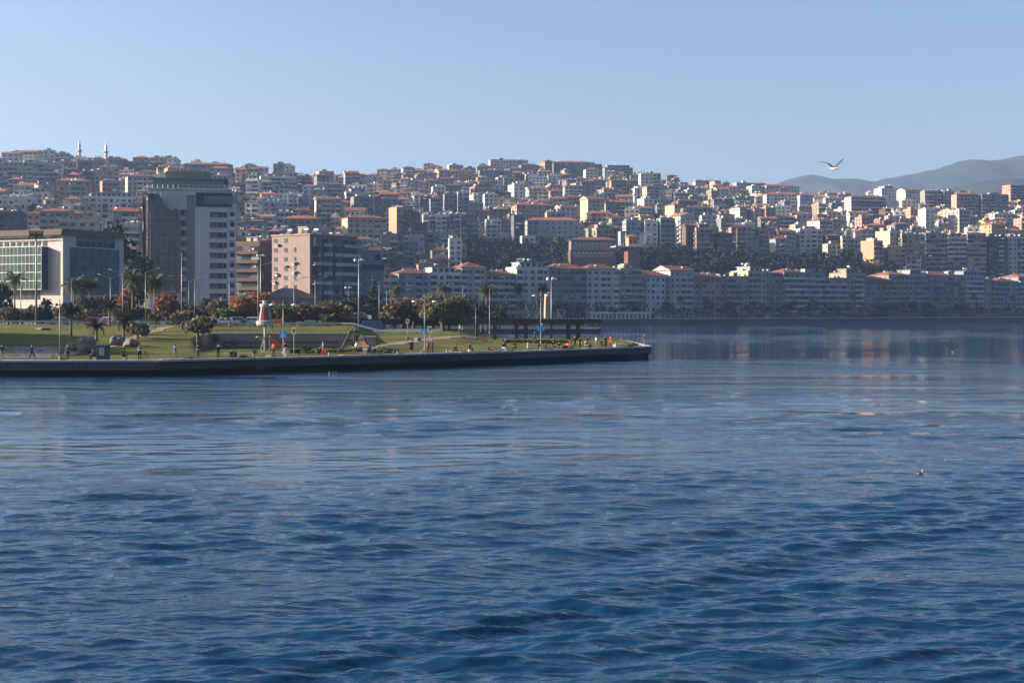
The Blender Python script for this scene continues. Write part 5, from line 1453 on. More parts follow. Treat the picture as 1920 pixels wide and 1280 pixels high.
for i, (x, yt) in enumerate(((1277, 556), (1356, 558), (1523, 556), (1598, 551), (1825, 551), (1898, 553), (1700, 556), (1445, 557))):
    Y = 700
    for _ in range(20): Y = coastY(ux(x, Y)) + 11
    palm('far palm on the quay lawn, %s from the colonnade' % ORD(sorted([1277, 1356, 1445, 1523, 1598, 1700, 1825, 1898]).index(x) + 1), x, yt, Y, 4.2, 'frond', 2.4, 'palms along the far quay', thick=.25, nf=16)

# small trees on the far quay
far_trees = [1245, 1262, 1290, 1318, 1332, 1378, 1408, 1434, 1470, 1500, 1545, 1570, 1660, 1690, 1703, 1717, 1731, 1745, 1757, 1770, 1783, 1797, 1850, 1872, 1905, 1232, 1640, 1614, 1812, 1835]
rt = random.Random(77)
KINDS_T = [('leaf_olive', 5.2, 4.6), ('leaf_brown', 5.0, 5.0), ('leaf_green', 5.6, 4.2), ('leaf_dark', 8.0, 7.5)]
FT = []
for i, (lf, h, w) in enumerate(KINDS_T):
    FT.append((trunk_mesh(300 + i, h * .6, .14, 0, 4, w * .25), leaf_mesh('crown', lf, lobes_round(w, h * .65, h * .35, random.Random(i), 7), 420, .42, 60 + i, 0)))
for i, x in enumerate(sorted(far_trees)):
    Y = 700; off = rt.uniform(8.5, 12)
    for _ in range(20): Y = coastY(ux(x, Y)) + off
    k = rt.choice([0, 1, 1, 2])
    o = thing('quay_tree', 'small tree on the far quay lawn, %s from the colonnade' % ORD(i + 1), 'tree', (ux(x, Y), Y, 2.4), 0, 'small trees on the far quay', rt.uniform(.8, 1.15))
    link('trunk', FT[k][0], o); link('crown', FT[k][1], o, None, rt.uniform(0, 6))
k = 0
for s0 in np.arange(60, 520, 8.5):
    p = along(rowline, s0 + rt.uniform(-3, 3))
    if p is None: break
    X, Y, a = p; nx, ny = -math.sin(a), math.cos(a)
    if 960 + X * F / Y > 1960: break
    o_ = rt.uniform(-7, -3)
    k += 1
    o = thing('street_tree', 'dark street tree before the waterfront blocks, %s along' % ORD(k), 'tree', (X + nx * o_, Y + ny * o_, 2.2), 0, 'street trees before the waterfront row', rt.uniform(.75, 1.25))
    link('trunk', FT[3][0], o); link('crown', FT[3][1], o, None, rt.uniform(0, 6))

# trees between the hillside houses
rg = random.Random(55)
hill_trees = [(920, 415, 880), (938, 428, 870), (905, 432, 868), (1030, 448, 870), (1050, 455, 868), (1015, 462, 862), (948, 462, 860), (880, 440, 880), (1645, 478, 880), (1630, 486, 878),
              (1280, 448, 878), (1215, 470, 858), (1235, 462, 862), (1350, 462, 905), (1565, 462, 930), (1585, 455, 935), (1610, 470, 905), (130, 405, 700), (180, 410, 660), (60, 388, 790),
              (35, 298, 1120), (112, 292, 1140), (165, 294, 1150), (380, 304, 1250), (630, 318, 1330), (990, 300, 1470), (905, 299, 1460), (700, 500, 700), (720, 505, 700), (745, 480, 770), (870, 478, 800), (1330, 330, 1560), (1345, 336, 1560), (1362, 340, 1560), (1310, 332, 1550)]
HT = [(trunk_mesh(400 + i, 5, .25, 0, 4, 2), leaf_mesh('crown', lf, lobes_round(8.5, 8, 2.5, random.Random(i + 9), 8), 620, .62, 90 + i, 0)) for i, lf in enumerate(('leaf_dark', 'leaf_pine', 'leaf_olive'))]
for i, (x, y, Y) in enumerate(sorted(hill_trees)):
    X = ux(x, Y); z = hill_z(X, Y); sc = rg.uniform(.8, 1.25)
    zt = uz(y, Y); h = 10.5 * sc
    o = thing('hillside_tree', 'dark tree among the hillside houses, %s counting from the picture edge by the office' % ORD(i + 1), 'tree', (X, Y, z - .3), 0, 'trees among the hillside houses', sc)
    j = rg.choice([0, 0, 1, 2]); link('trunk', HT[j][0], o); link('crown', HT[j][1], o, None, rg.uniform(0, 6))

# the wooded slope behind the waterfront row reads as one mass
def woods():
    r = np.random.RandomState(8); pts = []; szs = []
    n = 0
    while n < 1500:
        x = r.uniform(840, 1680); Y = r.uniform(748, 935); X = ux(x, Y)
        z = hill_z(X, Y); row = HZ - (z - CAMZ) * F / Y
        top = np.interp(x, [840, 900, 960, 1040, 1150, 1240, 1320, 1420, 1500, 1580, 1640, 1680], [505, 470, 466, 462, 478, 474, 482, 488, 490, 478, 476, 492])
        if row < top or row > 560: continue
        if abs(X - ux(1184.5, 800)) < 5.5 and Y < 803: continue
        R_ = r.uniform(2.2, 4.6); m = 26
        d = r.normal(size=(m, 3)); d /= np.linalg.norm(d, axis=1)[:, None]
        c = np.array([X, Y, z + R_ * .9]) + d * R_ * r.uniform(.6, 1.1, (m, 1)) * np.array([1, 1, .85])
        pts.append(c); szs.append(np.full(m, r.uniform(.8, 1.3))); n += 1
    c = np.concatenate(pts); s = np.concatenate(szs)[:, None]; m = len(c)
    a = r.normal(size=(m, 3)); a /= np.linalg.norm(a, axis=1)[:, None]; b = np.cross(a, r.normal(size=(m, 3))); b /= np.linalg.norm(b, axis=1)[:, None]
    p = np.stack([c - a * s, c + b * s * .8, c + a * s, c - b * s * .8], 1).reshape(-1, 3)
    me = bpy.data.meshes.new('woods'); me.from_pydata(p.tolist(), [], np.arange(4 * m).reshape(-1, 4).tolist())
    for q in ('leaf_woods_shade', 'leaf_woods_shade', 'leaf_woods_olive_shade'): me.materials.append(MATS[q])
    me.polygons.foreach_set('material_index', np.repeat(r.choice(3, n, p=[.55, .3, .15]), 26).astype(np.int32)); me.update()
    tag(link('woods', me), 'dark wooded slope below the hillside houses', kind='stuff')
woods()
# ------------------------------------------------------------------ park and street furniture
def base_z(X, Y):
    if Y < front(X) + 6.4: return QZ
    return park_z(X, Y) if Y < 240 else (road_z(X) if Y < 262 else hill_z(X, Y))
def lamp(name, label, x, ytop, Y, kind, zb=None, group=None, rot=0.0, arm=None):
    """street lamps: 'v' two raised arms, 's' one arm, 'mast' floodlight mast, 't' level cross arms, 'globe' twin globes, 'pole' plain"""
    X = ux(x, Y); zb = base_z(X, Y) if zb is None else zb; H = uz(ytop, Y) - zb
    o = thing(name, label, 'lamp', (X, Y, zb), rot, group)
    r0 = max(.045, min(.13, H * .0085)) * (1.35 if kind in ('mast', 'rack') else 1)
    mb = MB(); mb.tube([(0, 0, -.3), (0, 0, H * .5), (0, 0, H)], [r0 * 1.25, r0, r0 * .7], 8); mb.build('pole', 'galv', o, smooth=True)
    mb = MB(); mb.lathe([(r0 * 2.2, -.1), (r0 * 2.2, .25), (r0 * 1.4, .4)], 8); mb.build('base', 'galv', o)
    hd = MB(); hd.hexa([(-.16, -.12, -.06), (.55, -.12, -.06), (.55, .12, -.06), (-.16, .12, -.06), (-.16, -.14, .05), (.5, -.1, .09), (.5, .1, .09), (-.16, .14, .05)])
    if kind in ('v', 's'):
        a = arm or 1.9
        for sg in ((-1, 1) if kind == 'v' else (1,)):
            mb = MB(); mb.tube([(0, 0, H - .1), (sg * a * .5, 0, H + .32), (sg * a, 0, H + .62)], [r0 * .6, r0 * .5, r0 * .45], 6); mb.build('arm', 'galv', o)
            h = hd.build('lamp_head', 'lamphead', o, (sg * a, 0, H + .62), (0, -.3 * sg if sg > 0 else 0.3, 0) if sg > 0 else (0, -.3, math.pi))
    elif kind == 't':
        a = arm or 1.35
        for sg in (-1, 1):
            mb = MB(); mb.tube([(0, 0, H * .9), (sg * a, 0, H * .9)], .035, 6); mb.build('arm', 'galv', o)
            mb = MB(); mb.lathe([(.05, -.02), (.36, .0), (.33, .1), (.1, .2)], 12, (sg * a, 0, H * .9)); mb.build('lamp_head', 'lamphead', o)
    elif kind == 'globe':
        for sg in (-1, 1):
            mb = MB(); mb.tube([(0, 0, H * .9), (sg * .3, 0, H * .9)], .03, 6); mb.build('arm', 'darksteel', o)
            mb = MB(); mb.lathe([(.04, -.15), (.15, -.08), (.19, .02), (.15, .12), (.04, .17)], 10, (sg * .34, 0, H * .9)); mb.build('globe', 'darksteel', o)
    elif kind == 'mast':
        mb = MB(); mb.tube([(-.7, 0, H), (.7, 0, H)], .05, 6); mb.tube([(0, -.7, H), (0, .7, H)], .05, 6); mb.build('crossbar', 'galv', o)
        for i in range(5):
            t = 6.28 * i / 5; mb = MB(); mb.box(-.24, .24, -.14, .14, -.2, .14); mb.build('floodlight', 'lamphead', o, (math.cos(t) * .85, math.sin(t) * .75, H + .1 + .1 * (i % 2)), (.4, 0, t + 1.57))
    elif kind == 'rack':
        mb = MB(); mb.box(-1.25, 1.25, -.35, .35, -1.1, -.95); mb.box(-1.25, 1.25, -.35, .35, .15, .3)
        for i in range(6): mb.box(-1.2 + i * .46, -1.12 + i * .46, -.3, .3, -.95, .15)
        mb.build('rack_frame', 'darksteel', o, (0, 0, H))
        for i in range(5): mb = MB(); mb.box(-.17, .17, -.42, .1, -.3, .3); mb.build('floodlight', 'brownroof', o, (-.97 + i * .48, -.1, H - .42))
    return o
G1 = 'street lamps along the coast road'
lamp('mast_light', 'tall thick mast with floodlight rack before the office building', 68, 436, 256, 'rack')
lamp('mast_light', 'tall mast with ring of floodlights beside the smaller shelter', 673, 489, 258, 'mast')
lamp('mast_light', 'floodlight mast between tower and brown block, behind the twin-arm lamp', 489, 480, 318, 'mast')
lamp('mast_light', 'thin floodlight mast far behind the bushes near the blue-grey building', 653, 540, 372, 'mast')
lamp('mast_light', 'floodlight mast rising beside the tan monument by the long pergola', 1034, 524, 252, 'mast', base_z(ux(1034, 230), 230))
lamp('mast_light', 'slim floodlight mast above the grove, right of its broadest tree', 898, 528, 420, 'mast', 1.6)
lamp('mast_light', 'slim floodlight mast above the first grove trees', 768, 535, 430, 'mast')
for x, y, Y, k, lab in [
        (39, 519, 262, 'v', 'twin-arm street lamp near the first tall palm'), (207, 521, 262, 'v', 'twin-arm street lamp before the office glass panel'),
        (134, 524, 276, 's', 'one-arm street lamp by the office corner palms'), (230, 513, 244, 'v', 'twin-arm street lamp at the far edge of the office'),
        (273, 510, 248, 's', 'one-arm street lamp at the left foot of the netted tower'), (299, 524, 270, 's', 'one-arm street lamp behind the red-leaved tree'),
        (365, 524, 250, 'v', 'twin-arm street lamp before the middle of the tower'), (354, 527, 330, 's', 'one-arm street lamp just left of the tower lamp cluster'),
        (372, 533, 360, 'v', 'farthest twin-arm lamp of the cluster before the tower'), (447, 527, 268, 's', 'one-arm street lamp right of the tower'),
        (444, 542, 330, 'v', 'small twin-arm lamp below the narrow grey block'), (484, 500, 243, 'v', 'big twin-arm lamp beside the toy lighthouse'),
        (551, 527, 300, 's', 'one-arm street lamp before the gable end house'), (591, 525, 290, 'v', 'twin-arm street lamp before the shaded balcony front'),
        (711, 528, 280, 's', 'one-arm street lamp at the dark conifer'), (725, 543, 330, 'v', 'twin-arm lamp left of the grove palm'),
        (868, 536, 330, 's', 'one-arm lamp behind the grove end'), (918, 541, 300, 's', 'one-arm lamp by the pergola palm'), (985, 560, 430, 'v', 'twin-arm lamp on the middle pier')]:
    lamp('street_lamp', lab, x, y, Y, k, 1.6 if Y > 420 else None, G1)
for x, y, Y, lab in [(341, 474, 244, 'very tall plain pole before the tower'), (430, 516, 250, 'plain pole before the tower windows'), (892, 574, 236, 'short plain pole at the long pergola slats'), (918, 562, 226, 'plain pole right of the pergola slats')]:
    lamp('pole', lab, x, y, Y, 'pole', None, 'plain poles in the park')
lamp('park_lamp', 'twin-globe lamp post on the promenade by the steps', 112, 560, 158.5, 'globe')
lamp('park_lamp', 'cross-arm lamp post at the playground slide', 531, 562, 175, 't')
lamp('park_lamp', 'cross-arm lamp post on the right lawn near the grove', 796, 556, 190, 't')
lamp('park_lamp', 'thin cross-arm lamp post with blue arrow sign in the hedge', 1014, 545, 220, 't', arm=1.0)
# far quay lamps
fx = [1110, 1206, 1313, 1423, 1526, 1629, 1723, 1827, 1916]
for i, x in enumerate(fx):
    Y = 700
    for _ in range(20): Y = coastY(ux(x, Y)) + 13.5
    lamp('street_lamp', 'tall twin-arm lamp on the far quay, %s from the colonnade' % ORD(i + 1), x, 555, Y, 'v', 2.25, 'twin-arm lamps on the far quay', arm=2.2)
fx = [1150, 1231, 1320, 1415, 1511, 1603, 1693, 1781, 1881]
for i, x in enumerate(fx):
    Y = 700
    for _ in range(20): Y = coastY(ux(x, Y)) + 6.6
    lamp('park_lamp', 'cross-arm lamp post on the far quay edge, %s from the colonnade' % ORD(i + 1), x, 570, Y, 't', 2.25, 'cross-arm lamps on the far quay', arm=1.8)

mat('signblue', (.02, .19, .55), rough=.4, var=.03)
mat('signdark', (.06, .06, .06), rough=.5)
def sign(label, x, y0, y1, yb, Y, kind, w=None):
    X = ux(x, Y); zb = base_z(X, Y); z0, z1 = uz(y1, Y) - zb, uz(y0, Y) - zb; w = w or (z1 - z0)
    o = thing('sign', label, 'sign', (X, Y, zb), R(-4))
    mb = MB(); mb.tube([(0, .06, -.2), (0, .06, z1)], .04, 6); mb.build('post', 'galv', o)
    mb = MB(); mb.box(-w / 2, w / 2, -.02, .02, z0, z1); b = mb.build('board', 'signblue' if kind == 'ped' else ('signblue' if kind == 'arrow' else 'lamphead'), o)
    mb = MB(); c = (z0 + z1) / 2; h = (z1 - z0) * .38
    if kind == 'ped':
        mb.poly([(-h * .85, -.03, c - h), (h * .85, -.03, c - h), (0, -.03, c + h)]); m2 = MB()
        m2.box(-h * .09, h * .09, -.04, -.032, c - h * .5, c + h * .1); m2.box(-h * .3, -h * .1, -.04, -.032, c - h * .8, c - h * .5); m2.box(h * .1, h * .3, -.04, -.032, c - h * .8, c - h * .5); m2.box(-h * .08, h * .08, -.04, -.032, c + h * .18, c + h * .36)
        mb.build('triangle', 'lamphead', b); m2.build('walking_figure', 'signdark', b)
    elif kind == 'arrow':
        mb.box(-h * .9, h * .3, -.03, -.022, c - h * .2, c + h * .2); mb.poly([(h * .3, -.03, c - h * .6), (h * 1.0, -.03, c), (h * .3, -.03, c + h * .6)]); mb.build('arrow', 'signblue', b)
        m2 = MB(); m2.hexa([(-w * .75, -.02, z0), (w * .5, -.02, z0), (w * .5, .02, z0), (-w * .75, .02, z0), (-w * .75, -.02, z1), (w * .5, -.02, z1), (w * .5, .02, z1), (-w * .75, .02, z1)]); 
    else:
        mb.box(-w * .3, w * .3, -.03, -.022, c - h * .5, c + h * .8); mb.box(-w * .2, w * .0, -.036, -.03, c - h * .9, c - h * .6); mb.build('notice_print', 'signdark', b)
    return o
sign('blue square pedestrian crossing sign on the lamp post by the slide', 531, 620, 633, 668, 174.6, 'ped')
sign('blue square pedestrian crossing sign on the right lawn', 796, 616, 627, 655, 189.6, 'ped')
sign('blue arrow-shaped sign in the clipped hedge', 1014, 612, 620, 648, 219.7, 'arrow', 1.2)
sign('white notice board on a post right of the slide', 551, 614, 626, 665, 172, 'board', .5)
sign('white notice board by the road rail left of the grove', 764, 598, 607, 630, 234, 'board', .45)
sign('cream notice board next to the right pedestrian sign', 806, 612, 622, 640, 206, 'board', .6)

# pergolas
mat('pergola', (.035, .03, .028), rough=.8, var=.2)
def pergola(label, x0, x1, yroof, Y, posts, slat_x, zb, rot=0):
    X0, X1 = ux(x0, Y), ux(x1, Y); H = uz(yroof, Y) - zb; W = X1 - X0
    o = thing('pergola', label, 'pergola', (X0, Y, zb), rot)
    mb = MB(); mb.box(-.3, W + .2, -2.2, 2.2, H - .34, H - .08); ro = mb.build('roof', 'pergola', o)
    for sy in (-2.2, 2.2): mb = MB(); mb.box(-.4, W + .3, sy - .14, sy + .14, H - .95, H - .34); mb.build('beam', 'pergola', o)
    n = int(W / .62)
    jm = MB(); jm.box(-.05, .05, -2.6, 2.6, -.08, .06); jm = jm.mesh('joist', ['pergola'])
    for i in range(n): link('joist', jm, o, (W * (i + .5) / n, 0, H - .0))
    pm = MB(); pm.box(-.3, .3, -.3, .3, -.4, H - .95); pm = pm.mesh('post', ['pergola'])
    for x in posts:
        for sy in (-1.9, 1.9): link('post', pm, o, (ux(x, Y) - X0, sy, 0))
    sm = MB(); a, b = ux(slat_x[0], Y) - X0, ux(slat_x[1], Y) - X0; sm.box(0, b - a, -.06, .06, -.07, .07); sm = sm.mesh('slat', ['wood_slat'])
    k = int((H - .5) / .34)
    for i in range(k): link('slat', sm, o, (a, -2.15, .25 + i * .34))
    for i in range(k): link('slat', sm, o, (a, 2.0, .25 + i * .34), None, (.9, 1, 1))
    return o
pergola('long dark pergola with slatted end standing at the pier tip', 872, 1124, 597, 252, (893, 928, 968, 986, 1066, 1084), (872, 894), park_z(ux(980, 252), 252))
pergola('smaller dark shelter with slatted end beside the tree grove', 634, 750, 598, 270, (640, 652, 697, 716), (731, 750), road_z(ux(700, 250)) - .1)

# guard rails along the road
def rail(label, x0, x1, Y, mname, zoff=0.0, h=.75):
    X0, X1 = ux(x0, Y), ux(x1, Y); o = thing('guard_rail', label, 'guard rail', (X0, Y, 0)); n = max(2, int((X1 - X0) / 2.0))
    pm = MB(); pm.box(-.06, .06, .02, .14, -.4, h); pm = pm.mesh('post', ['galv'])
    mb = MB()
    for i in range(n):
        a, b = (X1 - X0) * i / n, (X1 - X0) * (i + 1) / n; za, zb = base_z(X0 + a, Y) + zoff, base_z(X0 + b, Y) + zoff
        link('post', pm, o, (a, 0, za))
        for (q0, q1) in ((h - .3, h), ):
            mb.hexa([(a, -.04, za + q0), (b, -.04, zb + q0), (b, .02, zb + q0), (a, .02, za + q0), (a, -.04, za + q1), (b, -.04, zb + q1), (b, .02, zb + q1), (a, .02, za + q1)])
    mb.build('rail', mname, o)
rail('dark steel guard rail behind the left lawn', -60, 395, 239.6, 'steel')
rail('guard rail above the playground wall', 396, 640, 239.5, 'steel')
rail('pale guard rail at the road bend left of the grove', 640, 828, 239.4, 'whitepaint')
rail('second pale rail at the right lawn edge', 700, 812, 236.5, 'whitepaint', .0, .6)
rail('far-side guard rail of the coast road', -60, 620, 261.4, 'steel')

# playground: retaining wall, toy lighthouse, slide, climbing frame
def playground():
    Yw = 199.0
    X0, X1 = ux(386, Yw), ux(652, Yw)
    o = thing('retaining_wall', 'pale retaining wall with dark inset stripes behind the playground', 'wall', (X0, Yw, 1.7)); W = X1 - X0
    mat('renderwall', (.17, .15, .14), rough=.9, var=.15, nscale=.5, streak=True)
    mb = MB(); mb.box(0, W, 0, .6, -.3, 2.15); mb.build('wall', 'renderwall', o)
    mb = MB(); mb.box(-.1, W + .1, -.1, .75, 2.15, 2.3); mb.build('coping', 'coping', o)
    for (a, b) in ((.12, .48), (.50, .55), (.56, .94)):
        mb = MB(); mb.box(W * a, W * b, -.05, .0, .75, 1.15); mb.build('dark_stripe', 'signdark', o)
        mb = MB(); mb.box(W * a, W * b, -.05, .0, .18, .45); mb.build('dark_stripe', 'signdark', o)
    mb = MB(); mb.box(0, .7, -2.4, -.02, -.3, 2.1); mb.build('end_pier', 'renderwall', o)
    for (a, z) in ((.07, 1.5), (.2, .9)): mb = MB(); mb.tube([(W * a, -.06, z), (W * a, -.01, z)], .55, 12); mb.build('round_plaque', 'signdark', o)
    # toy lighthouse
    mat('redplastic', (.17, .045, .042), rough=.45, var=.12); mat('whiteplastic', (.30, .295, .29), rough=.45, var=.08); mat('orangeplastic', (.42, .085, .03), rough=.45, var=.1)
    Y = 186; t = thing('toy_lighthouse', 'red and white toy lighthouse on a white pole in the playground', 'play tower', (ux(497, Y), Y, 1.76))
    s = Y / F
    def z(y): return uz(y, Y) - 1.76
    mb = MB(); mb.tube([(0, 0, -.2), (0, 0, z(608))], .17, 10); mb.build('pole', 'whiteplastic', t)
    mb = MB(); mb.lathe([(16.5 * s, z(609)), (17 * s, z(606)), (17 * s, z(602)), (13 * s, z(600.5))], 20); mb.build('lower_ring', 'whiteplastic', t)
    mb = MB(); mb.lathe([(12.5 * s, z(601)), (10.2 * s, z(588)), (8 * s, z(576))], 20); bo = mb.build('red_body', 'redplastic', t)
    for k in range(4):
        a = k * 1.57 + 2.6
        m2 = MB(); m2.tube([(math.cos(a) * 12.6 * s, math.sin(a) * 12.6 * s, z(600.5)), (math.cos(a) * 8.2 * s, math.sin(a) * 8.2 * s, z(576.5))], .07, 5); m2.build('white_rib', 'whiteplastic', bo)
    mb = MB(); mb.lathe([(8.4 * s, z(577)), (10.2 * s, z(574)), (10.2 * s, z(570)), (7.5 * s, z(569))], 20); mb.build('upper_ring', 'whiteplastic', t)
    mb = MB(); mb.lathe([(4.5 * s, z(569.5)), (4.5 * s, z(566)), (5.6 * s, z(565.5)), (5.4 * s, z(563.5)), (.8 * s, z(563))], 16); mb.build('lantern', 'whiteplastic', t)
    mb = MB(); mb.tube([(0, 0, z(640)), (-.5, -.1, z(634)), (-.85, -.1, z(632))], .06, 6); mb.lathe([(.05, -.05), (.28, 0), (.2, .1)], 10, (-.95, -.1, z(632))); mb.build('side_lamp', 'whiteplastic', t)
    # slide
    Y = 186; q = thing('slide', 'orange playground slide running down behind the orange-shirted fisher', 'slide', (ux(507, Y), Y, 1.76)); L = ux(536, Y) - ux(507, Y)
    h = uz(633, Y) - 1.76; e = uz(656, Y) - 1.76
    mb = MB()
    for k in range(8):
        a, b = k / 8, (k + 1) / 8; f = lambda u: h + (e - h) * u - .15 * math.sin(u * 3.14)
        for (y0, y1, dz0, dz1) in ((-.35, .35, 0, .06), (-.41, -.35, 0, .3), (.35, .41, 0, .3)):
            mb.hexa([(L * a, y0, f(a) + dz0), (L * b, y0, f(b) + dz0), (L * b, y1, f(b) + dz0), (L * a, y1, f(a) + dz0), (L * a, y0, f(a) + dz1), (L * b, y0, f(b) + dz1), (L * b, y1, f(b) + dz1), (L * a, y1, f(a) + dz1)])
    mb.build('chute', 'orangeplastic', q)
    mb = MB(); mb.box(-.8, 0, -.4, .4, h - .1, h); mb.build('deck', 'redplastic', q)
    for (x, y) in ((-.75, -.35), (-.75, .35), (-.05, -.35), (-.05, .35)): mb = MB(); mb.tube([(x, y, -.2), (x, y, h + .3)], .05, 6); mb.build('post', 'whiteplastic', q)
    mb = MB()
    for k in range(6): mb.tube([(-1.35 + k * .1, -.3, k * h / 6), (-1.35 + k * .1, .3, k * h / 6)], .03, 5)
    mb.tube([(-1.4, -.3, -.1), (-.8, -.3, h)], .04, 5); mb.tube([(-1.4, .3, -.1), (-.8, .3, h)], .04, 5); mb.build('ladder', 'whiteplastic', q)
    # little orange roofed play house behind
    Y = 225; p = thing('play_tower', 'small play tower with orange roof behind the wall', 'play tower', (ux(520, Y), Y, park_z(ux(520, Y), Y)))
    zb = park_z(ux(520, Y), Y); hh = uz(598, Y) - zb
    mb = MB(); mb.box(-.85, .85, -.6, .6, hh - .7, hh); mb.build('orange_panel', 'orangeplastic', p)
    for (x, y) in ((-.75, -.5), (.75, -.5), (-.75, .5), (.75, .5)): mb = MB(); mb.box(x - .07, x + .07, y - .07, y + .07, -.3, hh - .7); mb.build('post', 'wood_slat', p)
    # climbing frame
    Y = 192; c = thing('climbing_frame', 'dark angular rope climbing frame on a small mound', 'climbing frame', (ux(670, Y), Y, park_z(ux(670, Y), Y)))
    zb = park_z(ux(670, Y), Y)
    def P(x, y, dy=0): return (ux(x, Y) - ux(670, Y), dy, uz(y, Y) - zb)
    bars = [((641, 656), (655, 622)), ((655, 622), (664, 613)), ((664, 613), (664, 640)), ((655, 622), (672, 622)), ((648, 640), (676, 628)), ((676, 628), (698, 656)), ((664, 626), (682, 655)), ((655, 655), (676, 630)), ((644, 648), (660, 648)), ((660, 648), (690, 648)), ((646, 636), (655, 655))]
    for i, (a, b) in enumerate(bars):
        mb = MB(); dy = .9 * ((i % 3) - 1); mb.tube([P(*a, dy), P(*b, -dy * .5)], .11, 6); mb.build('bar', 'darksteel', c)
    mb = MB()
    for k in range(10):
        t = k / 9; mb.tube([P(643 + t * 20, 654 - t * 26, -.6), P(696 - t * 16, 655 - t * 24, .6)], .025, 4)
        mb.tube([P(650 + t * 40, 656, .4), P(662 + t * 12, 628, -.4)], .025, 4)
    tag(mb.build('rope_net', 'signdark', c), kind='stuff')
    mb = MB(); v0 = P(676, 629, -.5); mb.poly([v0, P(698, 656, -.9), P(668, 656, -.4)]); mb.poly([v0, P(668, 656, -.4), P(660, 652, .6)]); mb.build('canvas_panel', 'soil', c)
    mb = MB(); mb.hexa([(-2.4, -1.2, -.4), (1.2, -1.2, -.4), (1.2, 1, -.4), (-2.4, 1, -.4), (-1.6, -.5, .75), (.2, -.6, .45), (.2, .5, .45), (-1.5, .4, .7)]); mb.build('mound', 'soil', c)
    mb = MB(); Yb = 196; b = thing('concrete_plinth', 'low concrete block right of the climbing frame', 'block', (ux(688, Yb), Yb, park_z(ux(688, Yb), Yb)))
    mb.box(-.9, 1.15, -.6, .6, -.3, 1.5); mb.build('block', 'renderwall', b)
    mb = MB(); mb.box(-1.0, 1.25, -.7, .7, 1.5, 1.62); mb.build('cap', 'coping', b)
playground()

# boulders
def boulder(label, x0, x1, ytop, Y, seed, flat=.8):
    X0, X1 = ux(x0, Y), ux(x1, Y); X = (X0 + X1) / 2; zb = park_z(X, Y); h = uz(ytop, Y) - zb; w = (X1 - X0) / 2
    bm = bmesh.new(); bmesh.ops.create_icosphere(bm, subdivisions=3, radius=1)
    r = random.Random(seed); dirs = [Vector((r.gauss(0, 1), r.gauss(0, 1), r.gauss(0, 1))).normalized() for _ in range(9)]; cut = [r.uniform(.62, .9) for _ in dirs]
    for v in bm.verts:
        p = v.co.copy()
        for d, c in zip(dirs, cut):
            t = p.dot(d)
            if t > c: p -= d * (t - c) * .9
        p += p.normalized() * (.05 * math.sin(p.x * 7 + seed) + .04 * math.sin(p.z * 9 + p.y * 5)); v.co = (p.x * w, p.y * w * flat, p.z * h * .62 + h * .36)
    me = bpy.data.meshes.new('boulder'); bm.to_mesh(me); bm.free(); me.materials.append(MATS['rock'])
    tag(link('boulder', me, None, (X, Y, zb)), label, 'boulder', 'boulders on the lawn')
boulder('pale boulder on the upper lawn below the mast', 64, 95, 613, 220, 1)
boulder('dark flat boulder left of the pale one', 46, 72, 616, 224, 2)
boulder('dark flat boulder right of the pale one', 88, 118, 618, 222, 3)
boulder('largest grey boulder standing near the dark cabinet', 142, 182, 629, 172, 4)
boulder('brownish low slab leaning against the largest boulder', 122, 152, 638, 174, 5)
boulder('rounded boulder beside the bushy dark palm', 205, 240, 627, 184, 6)
boulder('dark rock under the grey-green lawn bush', 228, 262, 634, 182, 7)
boulder('small dark rock on the right lawn behind the coated woman', 776, 790, 631, 212, 8)
boulder('small pale rock near the long pergola slats', 892, 914, 638, 226, 9)
boulder('tiny rock at the road edge by the white board', 760, 768, 630, 216, 10)

# stone steps let into the lawn by the promenade
st = thing('stone_steps', 'long shallow stone steps in the shaded lawn at the picture edge', 'steps', (0, 0, 0))
for k in range(5):
    Y = 162 + k * 2.6; z = park_z(-54, Y) + .12 + .14 * k
    mb = MB(); a, b = ux(-40, Y), ux(112 - k * 2 - (18 if k == 0 else 0), Y); mb.box(a, b, Y, Y + .7, z - .9, z); mb.build('step', 'coping', st)

# cabinet and small quay things
mat('cabinet', (.02, .045, .05), rough=.6, var=.2, nscale=2)
Yc = front(ux(192, 158)) + 2.2
cb = thing('utility_cabinet', 'dark teal utility cabinet standing on the quay edge', 'cabinet', (ux(192.5, Yc), Yc, QZ))
mb = MB(); mb.box(-.7, .7, -.4, .4, 0, 1.62); mb.build('body', 'cabinet', cb)
mb = MB(); mb.hexa([(-.78, -.48, 1.62), (.78, -.48, 1.62), (.78, .48, 1.62), (-.78, .48, 1.62), (-.7, -.1, 1.8), (.7, -.1, 1.8), (.7, .4, 1.8), (-.7, .4, 1.8)]); mb.build('lid', 'cabinet', cb)
mb = MB(); mb.box(-.3, .3, -.44, -.4, .5, 1.4); mb.build('door', 'steel', cb); mb = MB(); mb.box(-.62, -.5, -.43, -.4, .1, 1.5); mb.build('edge_strip', 'galv', cb)

